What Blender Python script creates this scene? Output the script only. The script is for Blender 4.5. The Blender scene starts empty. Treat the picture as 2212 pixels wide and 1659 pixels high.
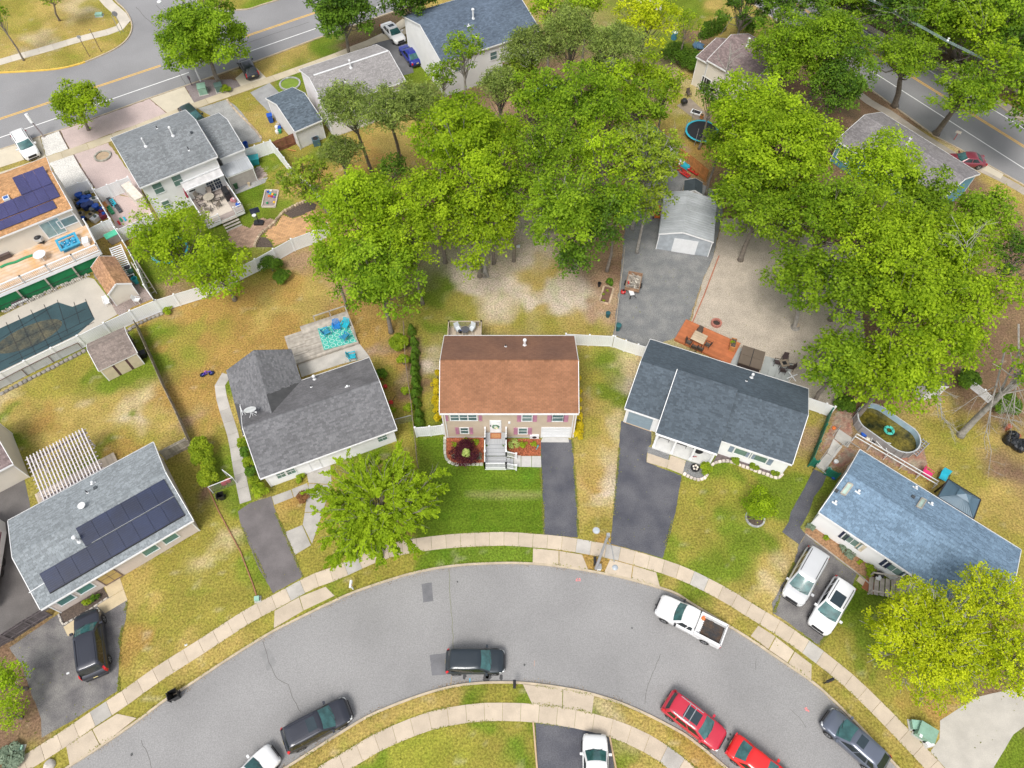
import bpy,bmesh,math,random
import numpy as np
from mathutils import Vector,Matrix
random.seed(7);RNG=np.random.default_rng(11)
SC=bpy.context.scene
# ------------------------------------------------------------ camera, world, sun, exposure
CAM_H=58.0;FPX=1535.0;TILT=math.atan(965/1535.0);CX,CY=1106.0,829.5
cd=bpy.data.cameras.new('camera');cam=bpy.data.objects.new('camera',cd)
SC.collection.objects.link(cam);SC.camera=cam
cam.location=(0,0,CAM_H);cam.rotation_euler=(TILT,0,0)
cd.sensor_fit='HORIZONTAL';cd.sensor_width=36;cd.lens=36*FPX/2212;cd.clip_end=3000;cd.clip_start=.5
W=bpy.data.worlds.new('World');SC.world=W;W.use_nodes=True
SUN_EL,SUN_AZ=math.radians(58),math.radians(200)
wn=W.node_tree.nodes;wl=W.node_tree.links
bg=wn['Background'];sky=wn.new('ShaderNodeTexSky');sky.sky_type='NISHITA';sky.sun_disc=False
sky.sun_elevation=SUN_EL;sky.sun_rotation=SUN_AZ;sky.dust_density=3.0;sky.air_density=1.0
hs=wn.new('ShaderNodeHueSaturation');hs.inputs['Saturation'].default_value=.28
wl.new(sky.outputs[0],hs.inputs['Color']);wl.new(hs.outputs[0],bg.inputs['Color'])
bg.inputs['Strength'].default_value=.135
sd=bpy.data.lights.new('sun','SUN');sd.energy=1.5;sd.angle=math.radians(20);sd.color=(1,.955,.89)
sun=bpy.data.objects.new('sun',sd);SC.collection.objects.link(sun)
sdir=Vector((math.sin(SUN_AZ)*math.cos(SUN_EL),math.cos(SUN_AZ)*math.cos(SUN_EL),math.sin(SUN_EL)))
sun.rotation_euler=sdir.to_track_quat('Z','Y').to_euler()
SC.view_settings.view_transform='Standard';SC.view_settings.look='None'
SC.view_settings.gamma=1;SC.view_settings.use_curve_mapping=False
SC.view_settings.exposure=0.60
SC.render.engine='CYCLES';SC.cycles.max_bounces=6;SC.cycles.transparent_max_bounces=12
# ------------------------------------------------------------ surveying helpers
ST,CT=math.sin(TILT),math.cos(TILT)
def G(x,y,z=0.0):
 u=(x-CX)/FPX;v=(y-CY)/FPX
 dy=ST-v*CT;dz=-CT-v*ST;s=(z-CAM_H)/dz
 return(u*s,dy*s)
def ray(x,y):
 u=(x-CX)/FPX;v=(y-CY)/FPX
 return Vector((u,ST-v*CT,-CT-v*ST))
def T(k,x,y):
 return(x/3+737.33*(k%3),y/3+553*(k//3))
def g(k,x,y,z=0.0):
 p=T(k,x,y)if k is not None else(x,y)
 return G(p[0],p[1],z)
def gl(k,pts,z=0.0):
 return[g(k,x,y,z)for x,y in pts]
def gm(pts,z=0.0):
 return[g(k,x,y,z)for k,x,y in pts]
# ------------------------------------------------------------ object helpers
def link(o):SC.collection.objects.link(o);return o
def tag(o,label=None,cat=None,group=None,kind=None):
 if label:o['label']=label
 if cat:o['category']=cat
 if group:o['group']=group
 if kind:o['kind']=kind
 return o
def empty(name,loc=(0,0,0),rz=0.0,label=None,cat=None,group=None,parent=None):
 o=link(bpy.data.objects.new(name,None));o.empty_display_size=.3
 o.location=loc;o.rotation_euler=(0,0,rz)
 if parent:o.parent=parent
 return tag(o,label,cat,group)
def mesh_obj(name,verts,faces,mats,parent=None,mi=None,tint=None,smooth=False,loc=None,rz=None,rot=None):
 me=bpy.data.meshes.new(name);me.from_pydata([tuple(v)for v in verts],[],[tuple(f)for f in faces])
 if not isinstance(mats,(list,tuple)):mats=[mats]
 for m in mats:me.materials.append(m)
 if mi is not None:me.polygons.foreach_set('material_index',mi)
 if tint is not None:
  a=me.attributes.new('v','FLOAT','FACE');a.data.foreach_set('value',np.asarray(tint,dtype=np.float32))
 if smooth:me.polygons.foreach_set('use_smooth',[True]*len(me.polygons))
 me.update()
 o=link(bpy.data.objects.new(name,me))
 if loc is not None:o.location=loc
 if rz is not None:o.rotation_euler=(0,0,rz)
 if rot is not None:o.rotation_euler=rot
 if parent:o.parent=parent
 return o
class MB:
 def __init__(s):s.v=[];s.f=[];s.t=[];s.m=[]
 def q(s,pts,t=.5,m=0):
  n=len(s.v);s.v+=[tuple(p)for p in pts];s.f.append(tuple(range(n,n+len(pts))));s.t.append(t);s.m.append(m)
 def box(s,x0,x1,y0,y1,z0,z1,t=.5,m=0):
  n=len(s.v)
  s.v+=[(x0,y0,z0),(x1,y0,z0),(x1,y1,z0),(x0,y1,z0),(x0,y0,z1),(x1,y0,z1),(x1,y1,z1),(x0,y1,z1)]
  for f in((3,2,1,0),(4,5,6,7),(0,1,5,4),(1,2,6,5),(2,3,7,6),(3,0,4,7)):
   s.f.append(tuple(n+i for i in f));s.t.append(t);s.m.append(m)
 def obox(s,c,ux,uy,hx,hy,z0,z1,t=.5,m=0):
  """box on oriented rectangle: centre c, unit axes"""
  n=len(s.v)
  for z in(z0,z1):
   for a,b in((-1,-1),(1,-1),(1,1),(-1,1)):
    s.v.append((c[0]+ux[0]*hx*a+uy[0]*hy*b,c[1]+ux[1]*hx*a+uy[1]*hy*b,z))
  for f in((3,2,1,0),(4,5,6,7),(0,1,5,4),(1,2,6,5),(2,3,7,6),(3,0,4,7)):
   s.f.append(tuple(n+i for i in f));s.t.append(t);s.m.append(m)
 def bar(s,a,b,r,t=.5,m=0,h=None):
  """square bar between 3d points"""
  a=Vector(a);b=Vector(b);d=(b-a)
  if d.length<1e-5:return
  d.normalize();up=Vector((0,0,1))if abs(d.z)<.95 else Vector((1,0,0))
  x=d.cross(up).normalized();y=x.cross(d).normalized();h=h or r
  n=len(s.v)
  for p in(a,b):
   for i,j in((-1,-1),(1,-1),(1,1),(-1,1)):s.v.append(tuple(p+x*r*i+y*h*j))
  for f in((3,2,1,0),(4,5,6,7),(0,1,5,4),(1,2,6,5),(2,3,7,6),(3,0,4,7)):
   s.f.append(tuple(n+i for i in f));s.t.append(t);s.m.append(m)
 def tube(s,pts,rs,n=8,t=.5,m=0,caps=True):
  pts=[Vector(p)for p in pts];rings=[]
  if not hasattr(rs,'__len__'):rs=[rs]*len(pts)
  for i,p in enumerate(pts):
   d=(pts[min(i+1,len(pts)-1)]-pts[max(i-1,0)])
   if d.length<1e-6:d=Vector((0,0,1))
   d.normalize();up=Vector((0,0,1))if abs(d.z)<.95 else Vector((1,0,0))
   x=d.cross(up).normalized();y=x.cross(d).normalized();b=len(s.v);rings.append(b)
   for k in range(n):
    a=2*math.pi*k/n;s.v.append(tuple(p+x*rs[i]*math.cos(a)+y*rs[i]*math.sin(a)))
  for i in range(len(pts)-1):
   a,b=rings[i],rings[i+1]
   for k in range(n):
    s.f.append((a+k,a+(k+1)%n,b+(k+1)%n,b+k));s.t.append(t);s.m.append(m)
  if caps:
   s.f.append(tuple(reversed(range(rings[0],rings[0]+n))));s.t.append(t);s.m.append(m)
   s.f.append(tuple(range(rings[-1],rings[-1]+n)));s.t.append(t);s.m.append(m)
 def lathe(s,c,prof,n=16,t=.5,m=0):
  b0=len(s.v)
  for r,z in prof:
   for k in range(n):
    a=2*math.pi*k/n;s.v.append((c[0]+r*math.cos(a),c[1]+r*math.sin(a),c[2]+z))
  for i in range(len(prof)-1):
   for k in range(n):
    a=b0+i*n;b=a+n;s.f.append((a+k,a+(k+1)%n,b+(k+1)%n,b+k));s.t.append(t);s.m.append(m)
  s.f.append(tuple(reversed(range(b0,b0+n))));s.t.append(t);s.m.append(m)
  e=b0+(len(prof)-1)*n;s.f.append(tuple(range(e,e+n)));s.t.append(t);s.m.append(m)
 def prism(s,poly,z0,z1,t=.5,m=0):
  n=len(s.v);k=len(poly)
  s.v+=[(p[0],p[1],z0)for p in poly]+[(p[0],p[1],z1)for p in poly]
  s.f.append(tuple(range(n+k,n+2*k)));s.t.append(t);s.m.append(m)
  s.f.append(tuple(reversed(range(n,n+k))));s.t.append(t);s.m.append(m)
  for i in range(k):
   j=(i+1)%k;s.f.append((n+i,n+j,n+k+j,n+k+i));s.t.append(t);s.m.append(m)
 def blob(s,c,r,n=10,k=6,jit=.1,t=.5,m=0,sz=1.0):
  """lumpy ball"""
  b0=len(s.v)
  for i in range(k+1):
   ph=math.pi*i/k
   for j in range(n):
    a=2*math.pi*j/n;rr=r*(1+random.uniform(-jit,jit))
    s.v.append((c[0]+rr*math.sin(ph)*math.cos(a),c[1]+rr*math.sin(ph)*math.sin(a),c[2]+rr*sz*math.cos(ph)))
  for i in range(k):
   for j in range(n):
    a=b0+i*n;b=a+n;s.f.append((a+j,b+j,b+(j+1)%n,a+(j+1)%n));s.t.append(t);s.m.append(m)
 def make(s,name,mats,parent=None,smooth=False,**k):
  return mesh_obj(name,s.v,s.f,mats,parent,mi=s.m,tint=s.t,smooth=smooth,**k)
def area(p):return.5*sum(p[i][0]*p[(i+1)%len(p)][1]-p[(i+1)%len(p)][0]*p[i][1]for i in range(len(p)))
def ccw(p):return list(p)if area(p)>0 else list(reversed(p))
def resample(pts,step,closed=False):
 out=[];P=list(pts)+([pts[0]]if closed else[])
 for a,b in zip(P,P[1:]):
  n=max(1,int(math.dist(a,b)/step))
  for i in range(n):out.append((a[0]+(b[0]-a[0])*i/n,a[1]+(b[1]-a[1])*i/n))
 if not closed:out.append(P[-1])
 return out
def smooth_line(pts,n=8):
 """Catmull-Rom through points"""
 P=[pts[0]]+list(pts)+[pts[-1]];out=[]
 for i in range(1,len(P)-2):
  p0,p1,p2,p3=[np.array(p)for p in P[i-1:i+3]]
  for k in range(n):
   t=k/n;out.append(tuple(.5*((2*p1)+(-p0+p2)*t+(2*p0-5*p1+4*p2-p3)*t*t+(-p0+3*p1-3*p2+p3)*t**3)))
 out.append(tuple(pts[-1]));return out
def offset_line(pts,d):
 out=[]
 for i in range(len(pts)):
  a=pts[max(0,i-1)];b=pts[min(len(pts)-1,i+1)]
  dx,dy=b[0]-a[0],b[1]-a[1];L=math.hypot(dx,dy)or 1
  out.append((pts[i][0]-dy/L*d,pts[i][1]+dx/L*d))
 return out
def even(pts,step):
 """points evenly spaced by arc length"""
 P=[np.array(p)for p in pts];L=[0]
 for a,b in zip(P,P[1:]):L.append(L[-1]+float(np.linalg.norm(b-a)))
 n=max(1,int(round(L[-1]/step)));out=[];j=0
 for i in range(n+1):
  s=L[-1]*i/n
  while j<len(P)-2 and L[j+1]<s:j+=1
  f=(s-L[j])/max(1e-9,L[j+1]-L[j]);out.append(tuple(P[j]+(P[j+1]-P[j])*f))
 return out
# ------------------------------------------------------------ materials
MATS={}
def mat(name,col,rough=.85,var=.12,scale=2.0,fine=30.0,fvar=.1,bump=0.0,metal=0.0,tint=.0,col2=None,
  coat=0.0,world=False,tintcol=None,spec=.5,lines=None,trans=0.0,bscale=None):
 if name in MATS:return MATS[name]
 m=bpy.data.materials.new(name);m.use_nodes=True;N=m.node_tree.nodes;L=m.node_tree.links
 b=N['Principled BSDF'];b.inputs['Roughness'].default_value=rough;b.inputs['Metallic'].default_value=metal
 b.inputs['Coat Weight'].default_value=coat;b.inputs['Specular IOR Level'].default_value=spec
 if coat:b.inputs['Coat Roughness'].default_value=.06
 tc=N.new('ShaderNodeTexCoord' if not world else 'ShaderNodeNewGeometry')
 co=tc.outputs['Object']if not world else tc.outputs['Position']
 n1=N.new('ShaderNodeTexNoise');n1.inputs['Scale'].default_value=scale;n1.inputs['Detail'].default_value=4;L.new(co,n1.inputs['Vector'])
 n2=N.new('ShaderNodeTexNoise');n2.inputs['Scale'].default_value=fine;n2.inputs['Detail'].default_value=2;L.new(co,n2.inputs['Vector'])
 c2=col2 or tuple(c*(1+var)for c in col);c1=col if col2 else tuple(c*(1-var)for c in col)
 r=N.new('ShaderNodeMapRange');r.inputs[1].default_value=.35;r.inputs[2].default_value=.65;L.new(n1.outputs[0],r.inputs[0])
 mx=N.new('ShaderNodeMix');mx.data_type='RGBA';mx.inputs[6].default_value=(*c1,1);mx.inputs[7].default_value=(*c2,1);L.new(r.outputs[0],mx.inputs[0])
 f=N.new('ShaderNodeMapRange');f.inputs[1].default_value=.3;f.inputs[2].default_value=.7
 f.inputs[3].default_value=1-fvar;f.inputs[4].default_value=1+fvar;L.new(n2.outputs[0],f.inputs[0]);fac=f.outputs[0]
 if tint:
  at=N.new('ShaderNodeAttribute');at.attribute_name='v'
  q=N.new('ShaderNodeMapRange');q.inputs[3].default_value=1-tint;q.inputs[4].default_value=1+tint;q.clamp=False;L.new(at.outputs['Fac'],q.inputs[0])
  mm=N.new('ShaderNodeMath');mm.operation='MULTIPLY';L.new(fac,mm.inputs[0]);L.new(q.outputs[0],mm.inputs[1]);fac=mm.outputs[0]
 sc=N.new('ShaderNodeVectorMath');sc.operation='SCALE';L.new(mx.outputs[2],sc.inputs[0]);L.new(fac,sc.inputs['Scale'])
 out=sc.outputs[0]
 L.new(out,b.inputs['Base Color'])
 if bump:
  bp=N.new('ShaderNodeBump');bp.inputs['Strength'].default_value=bump;bp.inputs['Distance'].default_value=.03
  if bscale:
   n3=N.new('ShaderNodeTexNoise');n3.inputs['Scale'].default_value=bscale;L.new(co,n3.inputs['Vector']);L.new(n3.outputs[0],bp.inputs['Height'])
  else:L.new(n2.outputs[0],bp.inputs['Height'])
  L.new(bp.outputs[0],b.inputs['Normal'])
 MATS[name]=m;return m
def leafmat(name,c_lo,c_hi,trans=.35):
 m=bpy.data.materials.new(name);m.use_nodes=True;N=m.node_tree.nodes;L=m.node_tree.links
 for n in list(N):N.remove(n)
 out=N.new('ShaderNodeOutputMaterial');at=N.new('ShaderNodeAttribute');at.attribute_name='v'
 oi=N.new('ShaderNodeObjectInfo')
 ramp=N.new('ShaderNodeValToRGB');e=ramp.color_ramp.elements
 e[0].color=(*c_lo,1);e[1].color=(*c_hi,1);L.new(at.outputs['Fac'],ramp.inputs[0])
 h=N.new('ShaderNodeHueSaturation');mr=N.new('ShaderNodeMapRange');mr.inputs[3].default_value=.9;mr.inputs[4].default_value=1.12
 L.new(oi.outputs['Random'],mr.inputs[0]);L.new(mr.outputs[0],h.inputs['Value']);L.new(ramp.outputs[0],h.inputs['Color'])
 d=N.new('ShaderNodeBsdfPrincipled');d.inputs['Roughness'].default_value=.6;d.inputs['Specular IOR Level'].default_value=.15
 t=N.new('ShaderNodeBsdfTranslucent');mx=N.new('ShaderNodeMixShader');mx.inputs[0].default_value=trans
 L.new(h.outputs[0],d.inputs['Base Color']);L.new(h.outputs[0],t.inputs['Color'])
 L.new(d.outputs[0],mx.inputs[1]);L.new(t.outputs[0],mx.inputs[2]);L.new(mx.outputs[0],out.inputs[0])
 MATS[name]=m;return m
def meshwire(name,col,alpha):
 m=bpy.data.materials.new(name);m.use_nodes=True;N=m.node_tree.nodes;L=m.node_tree.links
 b=N['Principled BSDF'];b.inputs['Base Color'].default_value=(*col,1);b.inputs['Roughness'].default_value=.5
 b.inputs['Alpha'].default_value=alpha;MATS[name]=m;return m
WHITE=mat('white_vinyl',(.80,.81,.82),.45,.03,.8,20,.02)
WTRIM=mat('white_trim',(.80,.80,.80),.5,.03)
WSIDE=mat('white_siding',(.78,.78,.78),.6,.03,.7,20,.02)
CREAM=mat('cream_siding',(.66,.61,.53),.65,.04,.8,20,.02)
LGREY=mat('pale_grey_siding',(.62,.61,.61),.65,.04)
BEIGE=mat('beige_siding',(.49,.40,.31),.65,.04,1.2,20,.03)
ASPH=mat('street_asphalt',(.27,.265,.262),.9,.09,.16,12,.17,.25,world=True)
ASPHF=mat('main_road_asphalt',(.25,.247,.25),.9,.1,.14,10,.14,.2,world=True)
DRIVE=mat('sealed_asphalt',(.066,.068,.084),.8,.22,.5,12,.25,.2,world=True,col2=(.115,.115,.128))
DRIVEO=mat('old_asphalt',(.12,.113,.116),.9,.2,.8,14,.3,.3,world=True,col2=(.21,.20,.19))
PATCH=mat('asphalt_patch',(.165,.165,.175),.9,.12,1.2,22,.2,.2,world=True)
CRACK=mat('crack_tar',(.09,.085,.075),.9)
CONC=mat('sidewalk_concrete',(.52,.435,.335),.9,.07,1.1,25,.09,.1,tint=.09,world=True)
CONCG=mat('grey_concrete',(.43,.405,.37),.9,.12,.9,25,.1,.1,tint=.1,world=True)
CURB=mat('kerb_concrete',(.48,.40,.29),.9,.14,1.5,30,.1,.1,world=True)
CURBY=mat('yellow_kerb_paint',(.72,.47,.08),.8,.12,2)
LINEY=mat('yellow_line_paint',(.80,.46,.05),.7,.1,3,30,.12)
LINEW=mat('white_line_paint',(.80,.80,.78),.7,.06,3,30,.08)
PINK=mat('pink_marking_paint',(.85,.25,.25),.8,.2,8)
WOODG=mat('weathered_wood',(.40,.36,.31),.9,.16,2.5,30,.14,.2,tint=.22)
WOODD=mat('dark_fence_wood',(.20,.16,.135),.9,.2,2,30,.15,.2,tint=.2)
WOODO=mat('cedar_wood',(.50,.22,.07),.8,.15,2,30,.12,.2,tint=.16)
WOODR=mat('red_stained_wood',(.46,.15,.06),.6,.1,2,30,.1,.1,tint=.1)
WOODT=mat('tan_deck_wood',(.60,.36,.17),.8,.1,.9,25,.14,.2,tint=.14,col2=(.62,.50,.40))
DECKG=mat('grey_composite',(.36,.30,.27),.8,.06,1,25,.08,.1,tint=.1)
GLASS=mat('window_glass',(.10,.17,.17),.08,.25,.6,5,.1,spec=.9)
GLASSG=mat('green_window_glass',(.13,.22,.20),.1,.15,.6,5,.1,spec=.9)
DARK=mat('dark_opening',(.02,.02,.022),.7)
BLACK=mat('black_plastic',(.02,.02,.023),.45)
GREYM=mat('galvanised_metal',(.42,.43,.44),.45,.08,3,20,.08,metal=.5)
WHM=mat('white_metal',(.75,.76,.77),.35,.04)
BARK=mat('bark',(.21,.18,.15),.95,.2,3,18,.25,.4)
BARKL=mat('pale_bark',(.31,.29,.26),.95,.2,3,18,.2,.3)
SOLAR=mat('solar_cell',(.008,.016,.05),.4,.25,.5,9,.15,spec=.3)
RUST=mat('rusty_pipe',(.14,.09,.07),.8)
STONE=mat('pale_stone',(.52,.48,.43),.9,.1,4,20,.12,tint=.28)
MULCHR=mat('red_mulch',(.33,.10,.045),.95,.3,8,30,.3,.4,tint=.5)
MULCHD=mat('dark_mulch',(.10,.075,.06),.95,.3,6,30,.3,.4,tint=.5)
BLUEP=mat('blue_plastic',(.015,.09,.45),.4,.05)
TEALP=mat('teal_plastic',(.02,.30,.33),.45,.08)
REDP=mat('red_paint',(.55,.03,.03),.4,.05)
TURQ=mat('turquoise_plastic',(.03,.42,.55),.4,.05)
GREENP=mat('green_plastic',(.03,.28,.12),.5,.05)
ORANGEP=mat('orange_plastic',(.75,.18,.04),.5,.05)
YELLOWP=mat('yellow_plastic',(.80,.50,.03),.5,.05)
PINKP=mat('magenta_plastic',(.70,.04,.18),.5,.05)
TRANSF=mat('green_utility_paint',(.22,.37,.28),.6,.12,2)
FABW=mat('tan_sling_fabric',(.38,.33,.29),.8)
HEDGE=leafmat('hedge_leaf',(.04,.10,.012),(.17,.31,.025))
SHRUBY=leafmat('yellow_shrub_leaf',(.45,.36,.01),(.82,.66,.03))
SHRUBG=leafmat('green_shrub_leaf',(.13,.22,.012),(.42,.52,.03))
MAROON=leafmat('maroon_maple_leaf',(.06,.012,.02),(.16,.035,.05))
HOSTA=leafmat('pale_hosta_leaf',(.25,.38,.05),(.62,.68,.25))
SAGE=leafmat('sage_leaf',(.16,.22,.15),(.34,.42,.30))
RUSTL=leafmat('russet_leaf',(.2,.09,.04),(.38,.2,.08))
LIME=leafmat('lime_maple_leaf',(.17,.285,.010),(.50,.67,.03),.5)
MIDG=leafmat('mid_green_leaf',(.10,.20,.010),(.37,.54,.03),.48)
DEEP=leafmat('deep_green_leaf',(.04,.10,.012),(.19,.33,.026),.38)
YELG=leafmat('yellow_green_leaf',(.30,.40,.008),(.74,.80,.03),.48)
PINEL=leafmat('pine_needle',(.10,.155,.03),(.36,.45,.10),.3)
SPARSE=leafmat('olive_leaf',(.11,.19,.015),(.38,.48,.04),.4)
CHAIN=meshwire('chain_link_mesh',(.25,.27,.26),.3)
# ============================================================ GROUND, ROADS, PATHS
Z_ROAD=-0.10
def src(pts):return[G(x*.737333,y*.737333)for x,y in pts]
def zz(sx,sy,sc,pts):return[G((sx+x/sc)*.737333,(sy+y/sc)*.737333)for x,y in pts]
kerb_up=smooth_line([g(6,150,1859),g(6,450,1655)]+gl(6,[(645,1530),(870,1375),(1080,1218),(1200,1143),(1500,945),(1750,790),(1900,712)])+
 gl(7,[(0,560),(180,490),(420,413),(600,373),(800,347),(1060,336),(1250,341),(1420,358),(1600,386),(1800,425),(2000,478),(2160,530)])+
 gl(8,[(60,600),(300,745),(470,852),(560,915),(700,1010),(850,1115),(1000,1250),(1150,1400),(1300,1565),(1400,1670),(1560,1859)]),5)
kerb_lo=smooth_line([g(6,1500,1859)]+gl(6,[(1840,1655)])+gl(7,[(0,1418),(200,1302),(480,1190),(700,1127),(900,1100),(1110,1097),(1250,1107),(1420,1130),(1600,1165),(1800,1226),(2000,1312)])+
 gl(8,[(0,1425),(100,1497),(200,1578),(300,1663),(450,1800)]),5)
road_poly=ccw(kerb_up+list(reversed(kerb_lo)))
def along(p,q,d):
 L=math.dist(p,q);return(q[0]+(q[0]-p[0])/L*d,q[1]+(q[1]-p[1])/L*d)
nl=gl(0,[(0,965),(190,903),(385,842),(960,635),(1195,555),(1640,400),(2040,250)])
near_tl=[along(nl[-1],nl[0],40)]+nl+[along(nl[0],nl[-1],60)]
far_tl=[along(g(0,300,455),g(0,0,472),40)]+smooth_line(gl(0,[(0,472),(300,455),(480,425),(620,375),(760,308),(835,240),(858,160),(820,70),(750,0),(690,-90)]),4)
far_tr=smooth_line(gl(0,[(1180,-90),(1250,-20),(1300,18),(1360,45),(1450,63),(1600,60),(1700,30),(1800,0)]),4)
far_tr=far_tr+[along(g(0,1700,30),g(0,1800,0),60)]
main_poly=ccw(near_tl+list(reversed(far_tr))+list(reversed(far_tl)))
nr=gl(2,[(1240,590),(1640,880),(1790,958),(1900,1020),(2212,1195)])
near_r=[along(g(2,1640,880),g(2,1240,590),60)]+nr+[along(nr[0],nr[-1],40)]
fr=gl(2,[(1040,90),(1350,265),(2060,690),(2212,800)])
far_r=[along(fr[1],fr[0],45)]+fr+[along(fr[2],fr[3],40)]
right_poly=ccw(near_r+list(reversed(far_r)))
# ---- ground sheet
def inside(poly,X,Y):
 r=np.zeros(X.shape,bool);n=len(poly)
 for i in range(n):
  x1,y1=poly[i];x2,y2=poly[(i+1)%n]
  c=((y1>Y)!=(y2>Y))&(X<(x2-x1)*(Y-y1)/((y2-y1)or 1e-9)+x1);r^=c
 return r
def dist_poly(poly,X,Y,closed=True):
 d=np.full(X.shape,1e9);n=len(poly)
 for i in range(n if closed else n-1):
  x1,y1=poly[i];x2,y2=poly[(i+1)%n];dx,dy=x2-x1,y2-y1;L=dx*dx+dy*dy or 1e-9
  t=np.clip(((X-x1)*dx+(Y-y1)*dy)/L,0,1);d=np.minimum(d,np.hypot(X-x1-t*dx,Y-y1-t*dy))
 return d
C_=dict(L=(.105,.165,.013),G=(.145,.195,.02),O=(.275,.235,.048),D=(.38,.28,.085),T=(.46,.36,.20),R=(.36,.225,.068),S=(.52,.43,.35),
          B=(.20,.125,.08),Y=(.27,.265,.04),K=(.12,.085,.055),P=(.34,.22,.14))
CTRL=[]
def cp(k,s):
 for it in s.split():
  x,y,c=it.split(',');p=g(k,float(x),float(y));CTRL.append((p[0],p[1],C_[c]))
cp(0,"100,50,O 300,60,D 500,50,T 650,50,O 150,200,O 350,180,D 600,170,D 250,260,T 480,230,D 100,300,D 200,370,D 450,320,O 650,270,D 800,230,O "
      "1500,20,O 1750,5,G 1700,450,D 1900,330,D 2050,280,G 2150,320,L 1850,520,G 1550,660,O 1600,730,D 1750,850,D 1680,800,D 1830,830,D 1900,960,O 2050,980,G 2000,1150,R 1900,1200,D "
      "1700,1100,G 1790,1040,G 1700,1250,L 1620,1400,G 1900,1300,G 1500,1570,G 700,1600,R 650,1580,D 1300,1600,G 1560,1150,G 1850,1130,O 2100,1300,D 1200,560,B 1550,540,B")
cp(1,"700,30,D 300,90,K 50,300,B 500,520,G 440,490,G 600,600,B 1100,650,P 1300,600,B 1700,600,B 1900,620,P 2000,700,R 2100,650,T 2150,800,D 2050,450,T 2150,300,G 2200,30,G 2100,950,P "
      "300,900,D 200,1000,R 420,900,D 600,950,D 520,1340,B 800,1200,B 1000,1300,B 1200,1450,S 1150,1400,S 1300,1350,B 1700,1300,P 1750,1550,P 1850,1450,P 1800,1050,P 1900,900,B 1500,900,B 1200,1580,S 900,900,B")
cp(2,"100,60,G 200,100,O 60,20,G 250,20,D 200,200,D 100,250,B 50,500,D 60,560,T 30,620,O 50,750,O 100,700,T 10,850,D 60,930,R 300,700,B 600,600,B 1000,790,B 1100,720,K 1250,640,B 1350,700,P 1500,790,B 1640,880,D 1700,930,T 1250,700,B "
      "2100,1180,D 2050,700,D 2200,790,O 1700,150,K 1300,100,K 2000,300,K 1500,50,K 1900,500,K 2150,600,K 600,1000,B 400,1300,B 750,1450,B 900,1300,B 1500,1400,B 2000,1500,B 1250,1450,B 1700,1200,B")
cp(3,"950,60,G 1020,150,G 900,110,G 1100,240,P 960,380,R 1050,450,G 1080,520,O 1250,330,R 1400,360,R 1260,450,O 1450,450,R 1600,300,R 1750,330,D 1950,300,D 2100,250,D 1850,200,R 1750,100,O 1900,50,P 1500,560,R 1400,600,R 1200,620,O 1050,560,R "
      "1300,680,R 1200,750,R 1500,650,R 1700,520,R 1800,450,R 1130,900,R 1280,880,R 1350,1000,R 1200,1100,P 1280,1150,O 1400,1200,O 1450,1400,G 1350,1350,G 1450,1500,G 1520,1600,G 1350,1520,B 1500,850,G 1530,1050,D "
      "870,530,G 930,700,G 830,780,G 600,680,G 480,720,O 350,800,O 200,870,O 100,950,D 100,1100,D 250,1050,R 450,950,D 600,1000,D 850,1070,T 750,950,D 950,950,T 1000,1100,D 900,1200,O 1100,1100,D 700,1150,D 300,1200,D 120,1250,G 50,1050,G "
      "150,1350,O 700,1330,G 800,1300,R 1180,1340,O 1200,1450,O 1250,1600,O 1150,1400,O 1800,1480,O 1850,1620,D 1940,1570,R 1900,1440,O 20,930,T")
cp(4,"50,250,P 100,300,R 60,430,R 230,500,R 250,620,P 300,700,R 240,800,O 330,850,O 380,950,R 450,600,B 500,500,O 480,700,B 560,700,S 550,600,O 580,850,O 540,1000,O 560,1080,G 470,900,B 620,450,G 640,250,G 700,170,G 600,350,O "
      "750,300,O 760,100,S 900,250,S 1000,150,S 1100,220,S 1000,300,T 850,350,O 1000,400,D 1150,400,O 1300,350,D 1200,300,S 1350,250,S 1450,330,S 1500,300,S 1250,150,D 1400,100,D 1600,60,P 1650,300,S 1600,400,D 1700,350,P 1550,450,D 1400,450,O "
      "1650,480,O 1750,200,P 1780,100,B 1550,650,O 1600,800,O 1700,650,G 1680,850,G 1750,900,G 1850,700,T 1820,800,S 1800,960,G 1600,950,D 1600,1100,O 1580,1200,O 1650,1100,D 1780,1100,T 1560,1350,D 1700,1250,D 1650,1450,R 1600,1400,D 1720,1500,S 1740,1350,T 1600,1600,D 1750,1600,T "
      "400,1100,O 420,1200,O 350,1350,O 450,1400,O 330,1180,O 400,1500,O 250,1250,G 580,1250,L 600,1500,L 800,1400,L 1000,1450,L 1200,1400,L 1250,1550,L 800,1600,L 1000,1600,L 1000,1530,G")
cp(5,"870,1080,O 850,1150,P 850,1250,O 780,1350,O 800,1450,G 750,1550,G 650,1480,G 500,1500,G 300,1400,G 200,1450,G 100,1500,G 50,1600,O 250,1600,O 350,1550,Y 450,1450,O 650,1600,G 1000,1050,P 950,1200,P 1050,1200,P 1100,1350,P "
      "1600,1050,D 1700,1000,D 1650,1100,O 1750,1200,O 1650,1300,O 1850,1250,O 1950,1100,D 1700,1400,D 1800,1450,O 1950,1350,O 2050,1500,D 2100,1400,B 2150,1600,D 1980,1600,D 1900,900,B 2050,1050,B 1500,950,P 1800,1080,O 1900,1180,O 2000,1230,D 1300,900,B 1650,750,B 1550,1400,D 1600,1300,D 1000,900,B 1100,600,B 1500,400,B 2000,700,B 1200,200,B 1800,500,B")
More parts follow.
